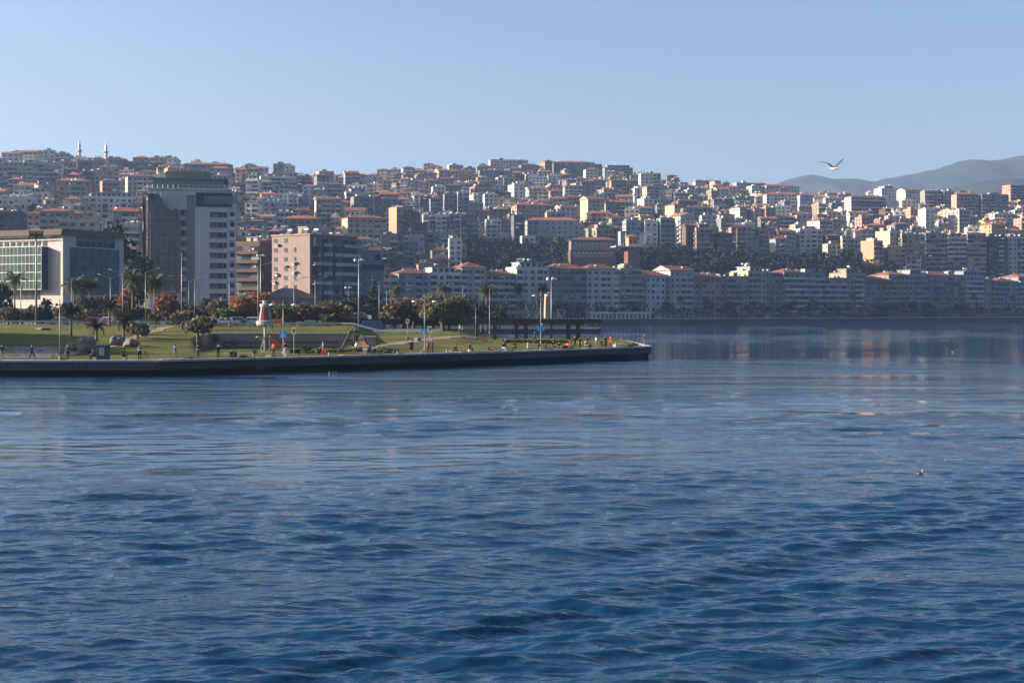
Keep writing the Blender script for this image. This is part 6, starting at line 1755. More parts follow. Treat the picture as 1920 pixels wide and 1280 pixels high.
# cars on the coast road
for n_, c_ in dict(car_white=(.5, .5, .5), car_grey=(.16, .17, .18), car_black=(.012, .012, .014), car_blue=(.03, .07, .16), car_red=(.25, .02, .02), car_silver=(.33, .34, .35)).items():
    mat(n_, c_, rough=.25, spec=.6, var=.04)
mat('tyre', (.015, .015, .015), rough=.9); mat('carglass', (.02, .025, .03), rough=.08, spec=.7); mat('headlight', (.6, .6, .6), rough=.15); mat('taillight', (.3, .01, .01), rough=.3)
def car(label, x, Y, paint, van=False, bus=False, flip=False, zb=None, group='vehicles on the coast road'):
    X = ux(x, Y); z = base_z(X, Y) if zb is None else zb
    o = thing('bus' if bus else ('van' if van else 'car'), label, 'bus' if bus else ('van' if van else 'car'), (X, Y, z), math.pi if flip else 0, group)
    L, Wd = (10.5, 2.5) if bus else ((4.9, 1.95) if van else (4.3, 1.75)); h1 = .85 if not bus else 1.1; h2 = 3.0 if bus else (2.05 if van else 1.46)
    a = L / 2; b = Wd / 2
    mb = MB()
    mb.hexa([(-a, -b, .3), (a, -b, .3), (a, b, .3), (-a, b, .3), (-a * .98, -b, h1), (a * .97, -b, h1 * .9), (a * .97, b, h1 * .9), (-a * .98, b, h1)])
    f0, f1, r0, r1 = ((-.99, -.97, .98, .95) if bus else ((-.98, -.92, .62, .4) if van else (-.78, -.52, .5, .22)))
    mb.hexa([(a * f0, -b * .97, h1), (a * r0, -b * .97, h1), (a * r0, b * .97, h1), (a * f0, b * .97, h1), (a * f1, -b * .82, h2), (a * r1, -b * .82, h2), (a * r1, b * .82, h2), (a * f1, b * .82, h2)], 0, 'b')
    body = mb.build('body', paint, o)
    n = 6 if bus else 2
    for sg in (-1, 1):
        for i in range(n):
            t0, t1 = .06 + i / n * .92, (i + 1) / n * .92
            lo0, lo1 = f0 + (r0 - f0) * t0, f0 + (r0 - f0) * t1; hi0, hi1 = f1 + (r1 - f1) * t0, f1 + (r1 - f1) * t1
            m2 = MB(); zl, zh = h1 + .06, h2 - .12; m2.poly([(a * lo0, sg * (b * .97 + .008), zl), (a * lo1, sg * (b * .97 + .008), zl), (a * hi1, sg * (b * .83 + .012), zh), (a * hi0, sg * (b * .83 + .012), zh)]); m2.build('window', 'carglass', o)
    m2 = MB(); m2.poly([(a * r0 + .012, -b * .85, h1 + .04), (a * r0 + .012, b * .85, h1 + .04), (a * r1 + .03, b * .72, h2 - .1), (a * r1 + .03, -b * .72, h2 - .1)]); m2.build('windscreen', 'carglass', o)
    wm = MB(); wm.tube([(0, -.11, 0), (0, .11, 0)], .32 if not bus else .48, 12, 0); wm.tube([(0, -.115, 0), (0, .115, 0)], .19, 8, 1); wm = wm.mesh('wheel', ['tyre', 'steel'])
    for sx in (-.62, .62):
        for sg in (-1, 1): link('wheel', wm, o, (a * sx, sg * (b - .08), .32 if not bus else .48))
    for sg in (-1, 1):
        m2 = MB(); m2.box(a * .96, a * .995, sg * b * .7 - .15, sg * b * .7 + .15, .55, .7); m2.build('headlight', 'headlight', o)
        m2 = MB(); m2.box(-a * 1.005, -a * .97, sg * b * .75 - .12, sg * b * .75 + .12, .6, .78); m2.build('taillight', 'taillight', o)
car('white car above the playground wall', 427, 246, 'car_white'); car('silver car right of the white one above the wall', 442, 256, 'car_silver', flip=True)
car('dark car below the red-leaved tree', 335, 250, 'car_black'); car('black car behind the young lawn tree', 357, 257, 'car_black', flip=True)
car('white car under the autumn trees', 470, 256, 'car_white', flip=True); car('dark blue van at the road bend by the mast', 704, 246, 'car_blue', van=True)
car('white van parked under the smaller shelter', 668, 285, 'car_white', van=True, zb=2.9); car('silver car beyond the smaller shelter', 690, 292, 'car_silver', zb=2.8)
car('pale lilac van behind the lawn under the tall palms', 276, 264, 'car_silver', van=True); car('red car behind the boulders under the paired palms', 178, 250, 'car_red')
car('white car passing behind the dark slim palm', 206, 256, 'car_white'); car('dark car near the office conifer', 110, 248, 'car_grey', flip=True)
car('grey car behind the brown pair of trees', 585, 250, 'car_grey'); car('white bus far behind the shelter', 655, 318, 'car_white', bus=True, zb=2.9)
car('black car behind the third red tree', 392, 248, 'car_grey', flip=True)
for i, x in enumerate((1236, 1300, 1365, 1440, 1505, 1580, 1655, 1722, 1790, 1860)):
    Y = 700
    for _ in range(20): Y = coastY(ux(x, Y)) + 17
    car('car on the far shore road, %s from the colonnade' % ORD(i + 1), x, Y, ['car_white', 'car_grey', 'car_black', 'car_silver'][i % 4], zb=2.3, group='cars on the far shore road')
# ------------------------------------------------------------------ people fishing and strolling on the quay
CL = {}
def cloth(name, col):
    return mat('cloth_' + name, col, rough=.9, spec=.1, var=.18, nscale=6)
for k_, c_ in dict(black=(.012, .012, .014), navy=(.018, .022, .045), grey=(.11, .11, .115), blue=(.03, .09, .24), jeans=(.035, .06, .12), green=(.02, .09, .06), red=(.35, .025, .03),
                   orange=(.50, .11, .03), white=(.45, .44, .43), khaki=(.15, .125, .085), maroon=(.11, .025, .028), pink=(.33, .12, .16), lilac=(.20, .17, .24), brown=(.07, .045, .03), charcoal=(.03, .03, .035), crimson=(.38, .02, .06)).items():
    cloth(k_, c_)
mat('shoe', (.02, .018, .018), rough=.6); mat('hair_dark', (.012, .01, .009), rough=.6); mat('hair_grey', (.16, .155, .15), rough=.7); mat('cap_white', (.5, .5, .48), rough=.8)
# joint tables: forward is -Y; arms and legs as (shoulder, elbow, wrist) and (hip, knee, ankle, toe)
def pose(kind):
    P = dict(pel=(0, 0, .93), sp=(0, .01, 1.12), ch=(0, 0, 1.33), nk=(0, -.01, 1.47), hd=(0, -.02, 1.57), ht=(0, -.02, 1.67))
    def mir(l, dx=0): return [(-q[0] + dx, q[1], q[2]) for q in l]
    armL = [(.19, 0, 1.41), (.25, .02, 1.14), (.26, -.06, .90)]; legL = [(.10, 0, .89), (.11, -.02, .49), (.115, .02, .08), (.13, -.15, .04)]
    armR, legR = mir(armL), mir(legL)
    if kind == 'hold':
        armL = [(.19, 0, 1.41), (.24, -.04, 1.15), (.10, -.30, 1.12)]; armR = [(-.19, 0, 1.41), (-.24, -.02, 1.14), (-.08, -.28, 1.16)]
    elif kind == 'walk':
        legL = [(.10, 0, .89), (.11, -.2, .52), (.11, -.34, .11), (.12, -.5, .07)]; legR = [(-.10, 0, .89), (-.11, .08, .48), (-.11, .38, .16), (-.12, .27, .05)]
        armL = [(.19, 0, 1.41), (.25, .16, 1.18), (.24, .14, .94)]; armR = [(-.19, 0, 1.41), (-.25, -.10, 1.17), (-.22, -.28, 1.02)]
    elif kind == 'phone':
        armL = [(.19, 0, 1.41), (.26, -.12, 1.16), (.13, -.22, 1.45)]; armR = [(-.19, 0, 1.41), (-.25, -.1, 1.16), (-.12, -.25, 1.40)]
    elif kind == 'rod':
        armL = [(.19, 0, 1.41), (.24, -.1, 1.18), (.14, -.34, 1.16)]; armR = [(-.19, 0, 1.41), (-.22, -.14, 1.16), (-.02, -.30, 1.00)]
        legL = [(.10, 0, .89), (.14, -.06, .49), (.17, -.02, .08), (.2, -.18, .04)]; legR = mir([(.10, 0, .89), (.13, .06, .49), (.16, .12, .08), (.18, -.03, .04)])
    elif kind in ('sit', 'low', 'crouch'):
        z = dict(sit=.50, low=.16, crouch=.30)[kind]; ln = dict(sit=-.05, low=.05, crouch=-.16)[kind]
        P = dict(pel=(0, 0, z), sp=(0, ln * .3, z + .19), ch=(0, ln, z + .40), nk=(0, ln * 1.25 - .01, z + .54), hd=(0, ln * 1.5 - .04, z + .64), ht=(0, ln * 1.5 - .05, z + .74))
        s = (.19, ln, z + .48)
        if kind == 'sit': legL = [(.10, 0, z - .02), (.14, -.42, z + .02), (.13, -.44, .08), (.15, -.6, .04)]; armL = [s, (.25, ln - .12, z + .24), (.13, -.34, z + .18)]
        elif kind == 'low': legL = [(.10, 0, z - .02), (.15, -.36, .44), (.13, -.58, .08), (.15, -.74, .05)]; armL = [s, (.24, ln - .14, z + .26), (.13, -.36, z + .3)]
        else: legL = [(.10, 0, z), (.19, -.40, .46), (.16, -.16, .08), (.18, -.33, .04)]; armL = [s, (.26, -.34, z + .30), (.12, -.52, z + .16)]
        armR, legR = mir(armL), mir(legL)
    return P, armL, armR, legL, legR
def body_mesh(kind):
    """one continuous skinned surface grown from the joints, faces sorted into skin, top, trousers and shoes"""
    P, aL, aR, lL, lR = pose(kind)
    V, E, Rr, reg = [], [], [], []
    def add(p, r, g, par=None):
        V.append(Vector(p)); Rr.append(r); reg.append(g); i = len(V) - 1
        if par is not None: E.append((par, i))
        return i
    pel = add(P['pel'], (.155, .11), 2); sp = add(P['sp'], (.15, .10), 1, pel); ch = add(P['ch'], (.175, .115), 1, sp); nk = add(P['nk'], (.058, .06), 0, ch)
    hd = add(P['hd'], (.078, .09), 0, nk); ht = add(P['ht'], (.075, .085), 0, hd)
    nose = Vector(P['hd']) + Vector((0, -.112, .025)); add(nose, (.014, .014), 0, hd)
    for arm in (aL, aR):
        sg = 1 if arm[0][0] > 0 else -1
        a = add(arm[0], (.062, .062), 1, ch); b = add(arm[1], (.048, .048), 1, a); c = add(arm[2], (.034, .034), 0, b)
        d = (Vector(arm[2]) - Vector(arm[1])).normalized(); side = d.cross(Vector((0, 0, 1)))
        side = side.normalized() if side.length > .1 else Vector((0, 1, 0))
        pm = add(Vector(arm[2]) + d * .07, (.036, .022), 0, c)
        for k, (o, ln) in enumerate(((-.03, .075), (-.01, .09), (.01, .085), (.03, .065))):
            q = Vector(V[pm]) + side * o + d * .035; m = add(q + d * ln * .4, (.0095, .0095), 0, pm); add(q + d * ln * .8 + Vector((0, -.01, -.02)), (.008, .008), 0, m)
        th = add(Vector(arm[2]) + d * .04 - side * .045, (.0105, .0105), 0, c); add(Vector(arm[2]) + d * .085 - side * .06, (.009, .009), 0, th)
    for leg in (lL, lR):
        a = add(leg[0], (.095, .095), 2, pel); b = add(leg[1], (.066, .066), 2, a); c = add(leg[2], (.045, .045), 2, b); add(leg[3], (.042, .035), 3, c)
    me = bpy.data.meshes.new('body'); me.from_pydata([tuple(v) for v in V], E, [])
    o = bpy.data.objects.new('body', me); COL.objects.link(o)
    sk = o.modifiers.new('skin', 'SKIN'); sk.use_smooth_shade = True
    sv = me.skin_vertices[0].data
    for i, r in enumerate(Rr): sv[i].radius = r; sv[i].use_root = (i == 0)
    sd = o.modifiers.new('sub', 'SUBSURF'); sd.levels = 1; sd.render_levels = 1
    dg = bpy.context.evaluated_depsgraph_get()
    out = bpy.data.meshes.new_from_object(o.evaluated_get(dg))
    bpy.data.objects.remove(o); out.name = 'body'
    out.materials.clear()
    for m in ('skin', 'cloth_grey', 'cloth_jeans', 'shoe'): out.materials.append(MATS[m])
    segs = [(V[a], V[b], reg[b] if reg[b] == reg[a] or reg[b] in (0, 3) and (V[b] - V[a]).length < .14 else reg[a], reg[b]) for a, b in E]
    idx = []
    for p in out.polygons:
        c = p.center; best = None
        for a, b, ga, gb in segs:
            ab = b - a; t = max(0, min(1, (c - a).dot(ab) / ab.length_squared)); d = (a + ab * t - c).length
            if best is None or d < best[0]: best = (d, gb if t > .62 else ga)
        idx.append(best[1])
    out.polygons.foreach_set('material_index', idx); out.update()
    return out, P
BODY = {k: body_mesh(k) for k in ('stand', 'hold', 'walk', 'phone', 'rod', 'sit', 'low', 'crouch')}
def hair_mesh(m, cap):
    mb = MB(); prof = [(.098, -.02), (.112, .03), (.108, .08), (.08, .125), (.03, .145)] if not cap else [(.118, .03), (.116, .08), (.09, .13), (.03, .15)]
    mb.lathe(prof, 12)
    if cap: mb.hexa([(-.09, -.22, .02), (.09, -.22, .02), (.1, -.09, .03), (-.1, -.09, .03), (-.085, -.21, .035), (.085, -.21, .035), (.1, -.09, .05), (-.1, -.09, .05)])
    return mb.mesh('hair' if not cap else 'cap', [m], True)
HAIR = {'dark': hair_mesh('hair_dark', False), 'grey': hair_mesh('hair_grey', False), 'white_cap': hair_mesh('cap_white', True), 'dark_cap': hair_mesh('cloth_black', True), 'red_cap': hair_mesh('cloth_red', True)}
def coat_mesh(m, L):
    mb = MB(); mb.lathe([(.235, .93 - L), (.22, .95), (.2, 1.2), (.21, 1.38)], 12); mb.v = [(x, y * .72, z) for x, y, z in mb.v]; return mb.mesh('coat', [m], True)
def person(label, x, off, kind, face, top, pants, hair='dark', z=None, scale=1.0, coat=None, seat=None):
    """x: photo column; off: metres behind the quay edge; face: turn in degrees, 0 looks at the camera"""
    Y = 170.0
    for _ in range(40): Y = front(ux(x, Y)) + off
    X = ux(x, Y); zz = base_z(X, Y) if z is None else z
    if off < .75 and z is None: zz = QZ + .11
    o = thing('person', label, 'person', (X, Y, zz), R(face), 'people on the quay', scale)
    me, P = BODY[kind]
    dz = .0
    b = link('body', me, o, (0, 0, dz))
    for i, m in enumerate(('skin', 'cloth_' + top, 'cloth_' + pants, 'shoe')):
        b.material_slots[i].link = 'OBJECT'; b.material_slots[i].material = MATS[m]
    h = P['hd']; link('hair' if 'cap' not in hair else 'cap', HAIR[hair], o, (h[0], h[1] + .012, h[2] + .02))
    if coat: link('coat', coat_mesh('cloth_' + coat, .45), o)
    if seat:
        s = thing('folding_stool' if seat != 'bucket' else 'bucket', '%s under the %s' % ({'stool': 'low folding stool', 'bucket': 'upturned bucket', 'crate': 'low plastic crate'}[seat], label.split(',')[0].replace('person ', 'person ')[:60]), 'seat', (X, Y, zz), R(face))
        if seat == 'bucket': mb = MB(); mb.lathe([(.17, 0), (.15, .38)], 12); mb.build('pail', 'cap_white', s); mb = MB(); mb.lathe([(.155, .38), (.155, .4)], 12); mb.build('base', 'cap_white', s)
        else:
            mb = MB(); mb.box(-.2, .2, -.17, .17, .37, .4); mb.build('seat', 'cloth_green' if seat == 'stool' else 'cloth_blue', s)
            for (a, c) in ((-.2, .2), (.2, -.2)):
                for y in (-.15, .15): m2 = MB(); m2.tube([(a, y, 0), (c, y, .38)], .014, 5); m2.build('leg', 'steel', s)
    return o, X, Y, zz
def rod(label, p, tip, thick=.018):
    d = Vector(tip) - Vector(p); o = thing('fishing_rod', label, 'fishing rod', p)
    mb = MB(); q = d * .5 + Vector((0, 0, d.length * .03)); mb.tube([(0, 0, 0), q, d], [thick, thick * .7, thick * .35], 5); mb.build('blank', 'darksteel', o)
    u = d.normalized(); mb = MB(); mb.tube([-u * .3, u * .25], thick * 1.5, 6); mb.build('grip', 'cloth_black', o)
    mb = MB(); mb.tube([u * .3 + Vector((0, 0, -.09)), u * .36 + Vector((0, 0, -.09))], .05, 8); mb.build('reel', 'steel', o)
    return o
pp = person
pp('person in dark clothes cut by the left picture edge on the quay', 4, 3.5, 'stand', 60, 'charcoal', 'grey')
pp('person in black striding along the quay near the steps', 60, 3.0, 'walk', 80, 'black', 'black')
pp('person in grey hooded top and navy trousers beside the twin-globe lamp', 127, 1.6, 'stand', 15, 'grey', 'navy', 'grey')
pp('person in black seated against the dark cabinet', 176, 1.5, 'sit', -40, 'charcoal', 'black', seat='crate')
pp('person with orange top and bare head leaning behind the dark cabinet', 192, 3.4, 'stand', 150, 'orange', 'white', 'grey', scale=1.12)
pp('person in green jacket seated low facing away, right of the cabinet', 232, 2.4, 'sit', 170, 'green', 'black', seat='stool')
o, X, Y, z = pp('person in lilac shirt and black trousers next to the wooden easel', 262, 1.8, 'hold', 20, 'lilac', 'black')
pp('person in bright blue jacket and pale jeans looking at the sea', 328, 1.4, 'hold', -25, 'blue', 'grey')
pp('person in maroon shirt and blue jeans standing before the lawn', 371, 1.4, 'hold', 10, 'maroon', 'jeans')
pp('person dressed all in black standing under the leaning olive tree', 409, 1.6, 'phone', 30, 'black', 'black')
pp('person in black crouching, left one of two by the black bag', 434, 1.2, 'crouch', 20, 'black', 'black')
pp('person in black crouching, right one of two by the black bag', 442, 1.7, 'crouch', -30, 'charcoal', 'black')
pp('person in orange shirt and navy trousers with crossed arms', 513, 1.6, 'hold', -15, 'orange', 'navy')
pp('person in black top and white trousers below the blue crossing sign', 535, 1.5, 'hold', 25, 'black', 'white')
pp('person in grey top and red trousers stepping sideways', 606, 1.3, 'walk', -50, 'grey', 'crimson', 'grey')
pp('person in white shirt before the climbing frame', 668, 1.6, 'walk', -60, 'white', 'charcoal', 'grey')
pp('person in navy seated by the grey box', 692, 1.5, 'sit', -20, 'navy', 'black', seat='stool')
pp('person in long black coat with pale boots on the right lawn edge', 771, 2.0, 'stand', 160, 'black', 'grey', coat='black', scale=1.06)
pp('person in pink jacket at the right crossing sign', 803, 1.8, 'stand', 40, 'pink', 'maroon')
pp('person in navy jacket turned to the lawn, at the right crossing sign', 811, 2.2, 'hold', -70, 'navy', 'black', scale=1.05)
pp('person in black crouching alone before the right lawn', 852, 1.6, 'crouch', 60, 'black', 'charcoal')
pp('person in black seated with forearms forward before the right lawn', 880, 1.4, 'sit', 75, 'charcoal', 'black', seat='bucket')
pp('person in black jacket and white trousers sitting near the hedge', 943, 1.2, 'sit', 60, 'black', 'white', seat='crate')
pp('person standing dark behind the sitter near the hedge', 948, 2.8, 'stand', -20, 'charcoal', 'black')
pp('person in white with white cap sitting low on the quay edge', 990, .5, 'low', 70, 'white', 'grey', 'white_cap')
pp('person in brown sitting low under the blue arrow sign', 1022, .6, 'low', -30, 'brown', 'khaki', 'grey')
pp('person in black with raised hood sitting before the hedge block', 1037, 1.4, 'sit', 40, 'black', 'charcoal', seat='stool')
pp('person in orange jacket sitting low beneath the last hedge', 1063, .6, 'low', -50, 'orange', 'black', 'dark_cap')
pp('person in brown-orange sitting beside the orange-jacketed one', 1069, 1.3, 'sit', 30, 'orange', 'brown', seat='crate')
pp('person in black with red cap standing at the last pergola post', 1078, 2.6, 'stand', -10, 'black', 'charcoal', 'red_cap', scale=1.06)
pp('person in pale green with white cap sitting low', 1098, .6, 'low', 35, 'khaki', 'grey', 'white_cap')
pp('person in dark green crouching beside the white-capped sitter', 1108, 1.5, 'crouch', -70, 'green', 'black')
pp('person in white jacket standing alone left of the red one', 1118, 1.5, 'hold', -70, 'white', 'grey', 'grey')
pp('person in black standing close to the person in red', 1136, 1.5, 'hold', 50, 'black', 'black')
pp('person in bright red jacket on the pier tip', 1145, 2.0, 'stand', -60, 'red', 'brown')
pp('person in navy sitting near the white bench on the pier tip', 1188, 1.8, 'low', 60, 'navy', 'black')
o, X, Y, z = pp('person in dark jacket fishing alone at the very end of the pier', 1209, 1.3, 'rod', -70, 'navy', 'grey', 'grey', scale=1.08)
rod('long fishing rod held low by the angler at the pier end', (X - .35, Y - .1, z + 1.15), tuple(at(1176, 646, Y)))
for i, (x, off, k, f, t, p_) in enumerate([(918, 1.4, 'low', 40, 'black', 'navy'), (966, 1.6, 'sit', -30, 'charcoal', 'black'), (1010, 1.8, 'stand', 60, 'navy', 'black'), (1048, 1.6, 'crouch', 10, 'black', 'charcoal'), (1088, 1.8, 'stand', -40, 'charcoal', 'navy'), (1103, 2.4, 'hold', 20, 'black', 'black'), (1127, 2.2, 'sit', 50, 'navy', 'black'), (1154, 2.6, 'low', -60, 'brown', 'black')]):
    pp('person in dark clothes among the pier anglers, %s of eight towards the tip' % ORD(i + 1), x, off, k, f, t, p_, 'dark_cap' if i % 2 else 'dark')
pp('person strolling under the long pergola', 1003, 44, 'walk', 90, 'navy', 'black', z=park_z(10, 236))
pp('person in white walking past the grove trees', 862, 62, 'walk', -90, 'white', 'grey', z=park_z(ux(862, 248), 238))
def quay_at(x, off):
    Y = 170.0
    for _ in range(40): Y = front(ux(x, Y)) + off
    return ux(x, Y), Y
for (x, off, tx, ty, lab) in [(62, 1.0, 27, 626, 'thin fishing rod leaning over the steps'), (270, .5, 248, 622, 'fishing rod propped beside the wooden easel'), (1178, .5, 1165, 628, 'short rod stuck by the white bench'), (690, .5, 668, 622, 'rod propped at the grey box')]:
    X, Y = quay_at(x, off); rod(lab, (X, Y, QZ + .15), tuple(at(tx, ty, Y - .5)), .012)
# easel, boxes, bag, folding chair, bench slab
X, Y = quay_at(273, 1.8); e = thing('easel', 'wooden A-frame easel on the quay beside the person in lilac', 'easel', (X, Y, QZ))
for a, b in (((-.42, 0, 0), (0, 0, 1.0)), ((.42, 0, 0), (0, 0, 1.0)), ((0, .5, 0), (0, .02, .95))): mb = MB(); mb.tube([a, b], .025, 5); mb.build('leg', 'wood_slat', e)
mb = MB(); mb.tube([(-.25, 0, .42), (.25, 0, .42)], .02, 5); mb.build('crossbar', 'wood_slat', e)
def box_thing(name, label, cat, x, off, w, d, h, m, lid=None, z=None):
    X, Y = quay_at(x, off); o = thing(name, label, cat, (X, Y, QZ if off > .8 else QZ + .11), R(random.uniform(-15, 15)))
    mb = MB(); mb.hexa([(-w / 2 * .92, -d / 2 * .92, 0), (w / 2 * .92, -d / 2 * .92, 0), (w / 2 * .92, d / 2 * .92, 0), (-w / 2 * .92, d / 2 * .92, 0), (-w / 2, -d / 2, h * .9), (w / 2, -d / 2, h * .9), (w / 2, d / 2, h * .9), (-w / 2, d / 2, h * .9)]); mb.build('body', m, o)
    mb = MB(); mb.box(-w / 2 * 1.04, w / 2 * 1.04, -d / 2 * 1.04, d / 2 * 1.04, h * .9, h); mb.build('lid', lid or m, o)
    mb = MB(); mb.tube([(-w * .25, 0, h), (-w * .2, 0, h + .09), (w * .2, 0, h + .09), (w * .25, 0, h)], .015, 5); mb.build('handle', 'darksteel', o)
box_thing('bag', 'black sports bag lying right of the crouching pair', 'bag', 457, 1.2, .75, .35, .34, 'cloth_black')
box_thing('tackle_box', 'black tackle box left of the maroon-shirted person', 'box', 358, 1.0, .35, .25, .26, 'cloth_black')
box_thing('cool_box', 'white cool box by the feet of the bright blue jacket', 'box', 341, .5, .4, .3, .14, 'cap_white')
box_thing('tackle_box', 'grey box on the quay beside the seated person in navy', 'box', 685, 1.4, .55, .4, .75, 'cloth_grey', 'cap_white')
box_thing('tackle_box', 'dark tackle box under the twin-globe lamp', 'box', 118, 1.6, .5, .3, .2, 'cloth_charcoal')
box_thing('bucket_box', 'white plastic tub by the orange-shirted person', 'tub', 504, .5, .7, .4, .18, 'cap_white')
box_thing('cool_box', 'white cool box below the right crossing sign', 'box', 790, 1.2, .3, .3, .45, 'cap_white')
box_thing('cool_box', 'pale box beside the lone crouching person', 'box', 844, 1.2, .35, .3, .4, 'cap_white')
box_thing('mat_roll', 'pale folded mat on the coping before the brown sitter', 'mat', 1030, .3, 1.0, .4, .2, 'cloth_khaki')
box_thing('mat_roll', 'pale folded mat on the coping before the orange jacket', 'mat', 1066, .3, 1.6, .4, .16, 'cloth_khaki')
box_thing('cool_box', 'cream box beside the orange-jacketed sitter', 'box', 1057, .9, .45, .35, .4, 'cloth_khaki')
box_thing('tackle_box', 'dark bag on the pier tip near the rod', 'box', 1183, .6, .6, .4, .22, 'cloth_black')
X, Y = quay_at(1161, 1.4); b = thing('bench', 'long white concrete bench slab on the pier tip', 'bench', (X, Y, QZ), math.atan2(24.5, 20.7))
mb = MB(); mb.box(-1.35, 1.35, -.3, .3, .3, .5); mb.build('seat', 'whitepaint', b)
for q in (-1, 1): mb = MB(); mb.box(q - .15, q + .15, -.25, .25, 0, .3); mb.build('leg', 'whitepaint', b)
X, Y = quay_at(478, 1.8); c = thing('folding_chair', 'teal folding chair on the quay', 'chair', (X, Y, QZ), .4)
mat('teal', (.01, .16, .2), rough=.8)
mb = MB(); mb.box(-.24, .24, -.22, .22, .38, .42); mb.build('seat', 'teal', c); mb = MB(); mb.hexa([(-.24, .2, .45), (.24, .2, .45), (.24, .24, .45), (-.24, .24, .45), (-.24, .3, .9), (.24, .3, .9), (.24, .34, .9), (-.24, .34, .9)]); mb.build('backrest', 'teal', c)
for (a, d) in (((-.24, -.22, 0), (-.24, .25, .6)), ((.24, -.22, 0), (.24, .25, .6)), ((-.24, .25, 0), (-.24, -.22, .4)), ((.24, .25, 0), (.24, -.22, .4))): mb = MB(); mb.tube([a, d], .015, 5); mb.build('leg', 'steel', c)
X, Y = quay_at(492, 1.4); c = thing('rod_tripod', 'small metal rod tripod beside the teal chair', 'tripod', (X, Y, QZ))
for k in range(3): a = k * 2.09; mb = MB(); mb.tube([(math.cos(a) * .22, math.sin(a) * .22, 0), (0, 0, .7)], .018, 5); mb.build('leg', 'wood_slat', c)
mb = MB(); mb.lathe([(.05, .66), (.06, .8), (.02, .85)], 8); mb.build('head', 'cap_white', c)
for i, x in enumerate((560, 617, 745, 838, 1013)):
    X, Y = quay_at(x, .35); o = thing('mooring_bollard', 'small iron bollard on the coping, %s from the slide' % ORD(i + 1), 'bollard', (X, Y, QZ + .1), 0, 'bollards on the quay')
    mb = MB(); mb.lathe([(.12, 0), (.09, .1), (.09, .22), (.15, .28), (.13, .34)], 10); mb.build('post', 'galv', o)
# people on the far quays, small
for i, x in enumerate((1232, 1270, 1322, 1372, 1398, 1455, 1490, 1560, 1612, 1668, 1745, 1778, 1838, 1866)):
    Y = 700
    for _ in range(20): Y = coastY(ux(x, Y)) + 3.5
    k = ('stand', 'walk', 'sit')[i % 3]; o = thing('person', 'tiny far person on the far quay, %s from the colonnade' % ORD(i + 1), 'person', (ux(x, Y), Y, 2.25), R(i * 67 % 360), 'people on the far quay', 1.05)
    b = link('body', BODY[k][0], o)
    for j, m in enumerate(('skin', ('cloth_white', 'cloth_navy', 'cloth_red', 'cloth_grey', 'cloth_black')[i % 5], 'cloth_charcoal', 'shoe')): b.material_slots[j].link = 'OBJECT'; b.material_slots[j].material = MATS[m]
for i, x in enumerate((1004, 1060, 1098, 1106, 1112, 1118)):
    Y = 424 + i * .5; o = thing('person', 'small person on the middle pier, %s from the pergola slats' % ORD(i + 1), 'person', (ux(x, Y), Y, 1.6), R(i * 51), 'people on the middle pier')
    b = link('body', BODY[('stand', 'low', 'sit', 'stand', 'hold', 'sit')[i]][0], o)
    for j, m in enumerate(('skin', ('cloth_white', 'cloth_navy', 'cloth_white', 'cloth_grey', 'cloth_black')[i % 5], 'cloth_charcoal', 'shoe')): b.material_slots[j].link = 'OBJECT'; b.material_slots[j].material = MATS[m]

# ------------------------------------------------------------------ gulls
mat('gullwhite', (.32, .32, .32), rough=.8, var=.06, nscale=8); mat('gullgrey', (.05, .053, .06), rough=.8, var=.1, nscale=8); mat('gulldark', (.02, .02, .022), rough=.8); mat('beak', (.35, .16, .03), rough=.5)
def gull_body():
    bm = bmesh.new(); bmesh.ops.create_uvsphere(bm, u_segments=14, v_segments=10, radius=1)
    for v in bm.verts:
        x, y, z = v.co; t = (y + 1) / 2            # y from head (-) to tail (+)
        w = .075 * (1 - .55 * max(0, y) ** 1.5); v.co = (x * w, y * .22, z * w * 1.05 + .02 * (y * y))
    me = bpy.data.meshes.new('body'); bm.to_mesh(me); bm.free(); me.materials.append(MATS['gullwhite']); me.polygons.foreach_set('use_smooth', [True] * len(me.polygons)); return me
GB = gull_body()
def head_mesh():
    mb = MB(); mb.lathe([(.015, -.05), (.05, -.02), (.055, .02), (.035, .055), (.008, .065)], 10); return mb.mesh('head', ['gullwhite'], True)
def beak_mesh():
    mb = MB(); mb.tube([(0, 0, 0), (0, -.05, -.005), (0, -.07, -.02)], [.014, .01, .003], 6); return mb.mesh('beak', ['beak'])
HM, BM_ = head_mesh(), beak_mesh()
def wing_mesh(sg):
    """arched wing: inner part raised, outer part level, dark tip"""
    mb = MB(); pts = [(0.02, 0, .02, .17), (.16, -.03, .13, .18), (.32, -.05, .25, .16), (.48, -.01, .31, .12), (.62, .06, .36, .075), (.72, .13, .385, .02)]
    n = len(pts)
    for i in range(n - 1):
        a, b = pts[i], pts[i + 1]; m = 1 if i < n - 2 else 2
        def q(p, s, dz): return (sg * p[0], p[1] + s * p[3], p[2] + dz)
        th = .012
        mb.hexa([q(a, -.5, -th), q(b, -.5, -th * .6), q(b, .5, -.002), q(a, .5, -.003), q(a, -.5, th * .5), q(b, -.5, th * .4), q(b, .5, .002), q(a, .5, .003)] if sg > 0 else [q(b, -.5, -th * .6), q(a, -.5, -th), q(a, .5, -.003), q(b, .5, -.002), q(b, -.5, th * .4), q(a, -.5, th * .5), q(a, .5, .003), q(b, .5, .002)], m)
    return mb.mesh('wing', ['gullwhite', 'gullgrey', 'gulldark'])
Yg = 66.0
p = at(1563, 316, Yg)
g = thing('seagull', 'grey and white seagull flying with raised wings above the hills', 'bird', p, R(35)); g.rotation_euler = (R(6), R(-8), R(28))
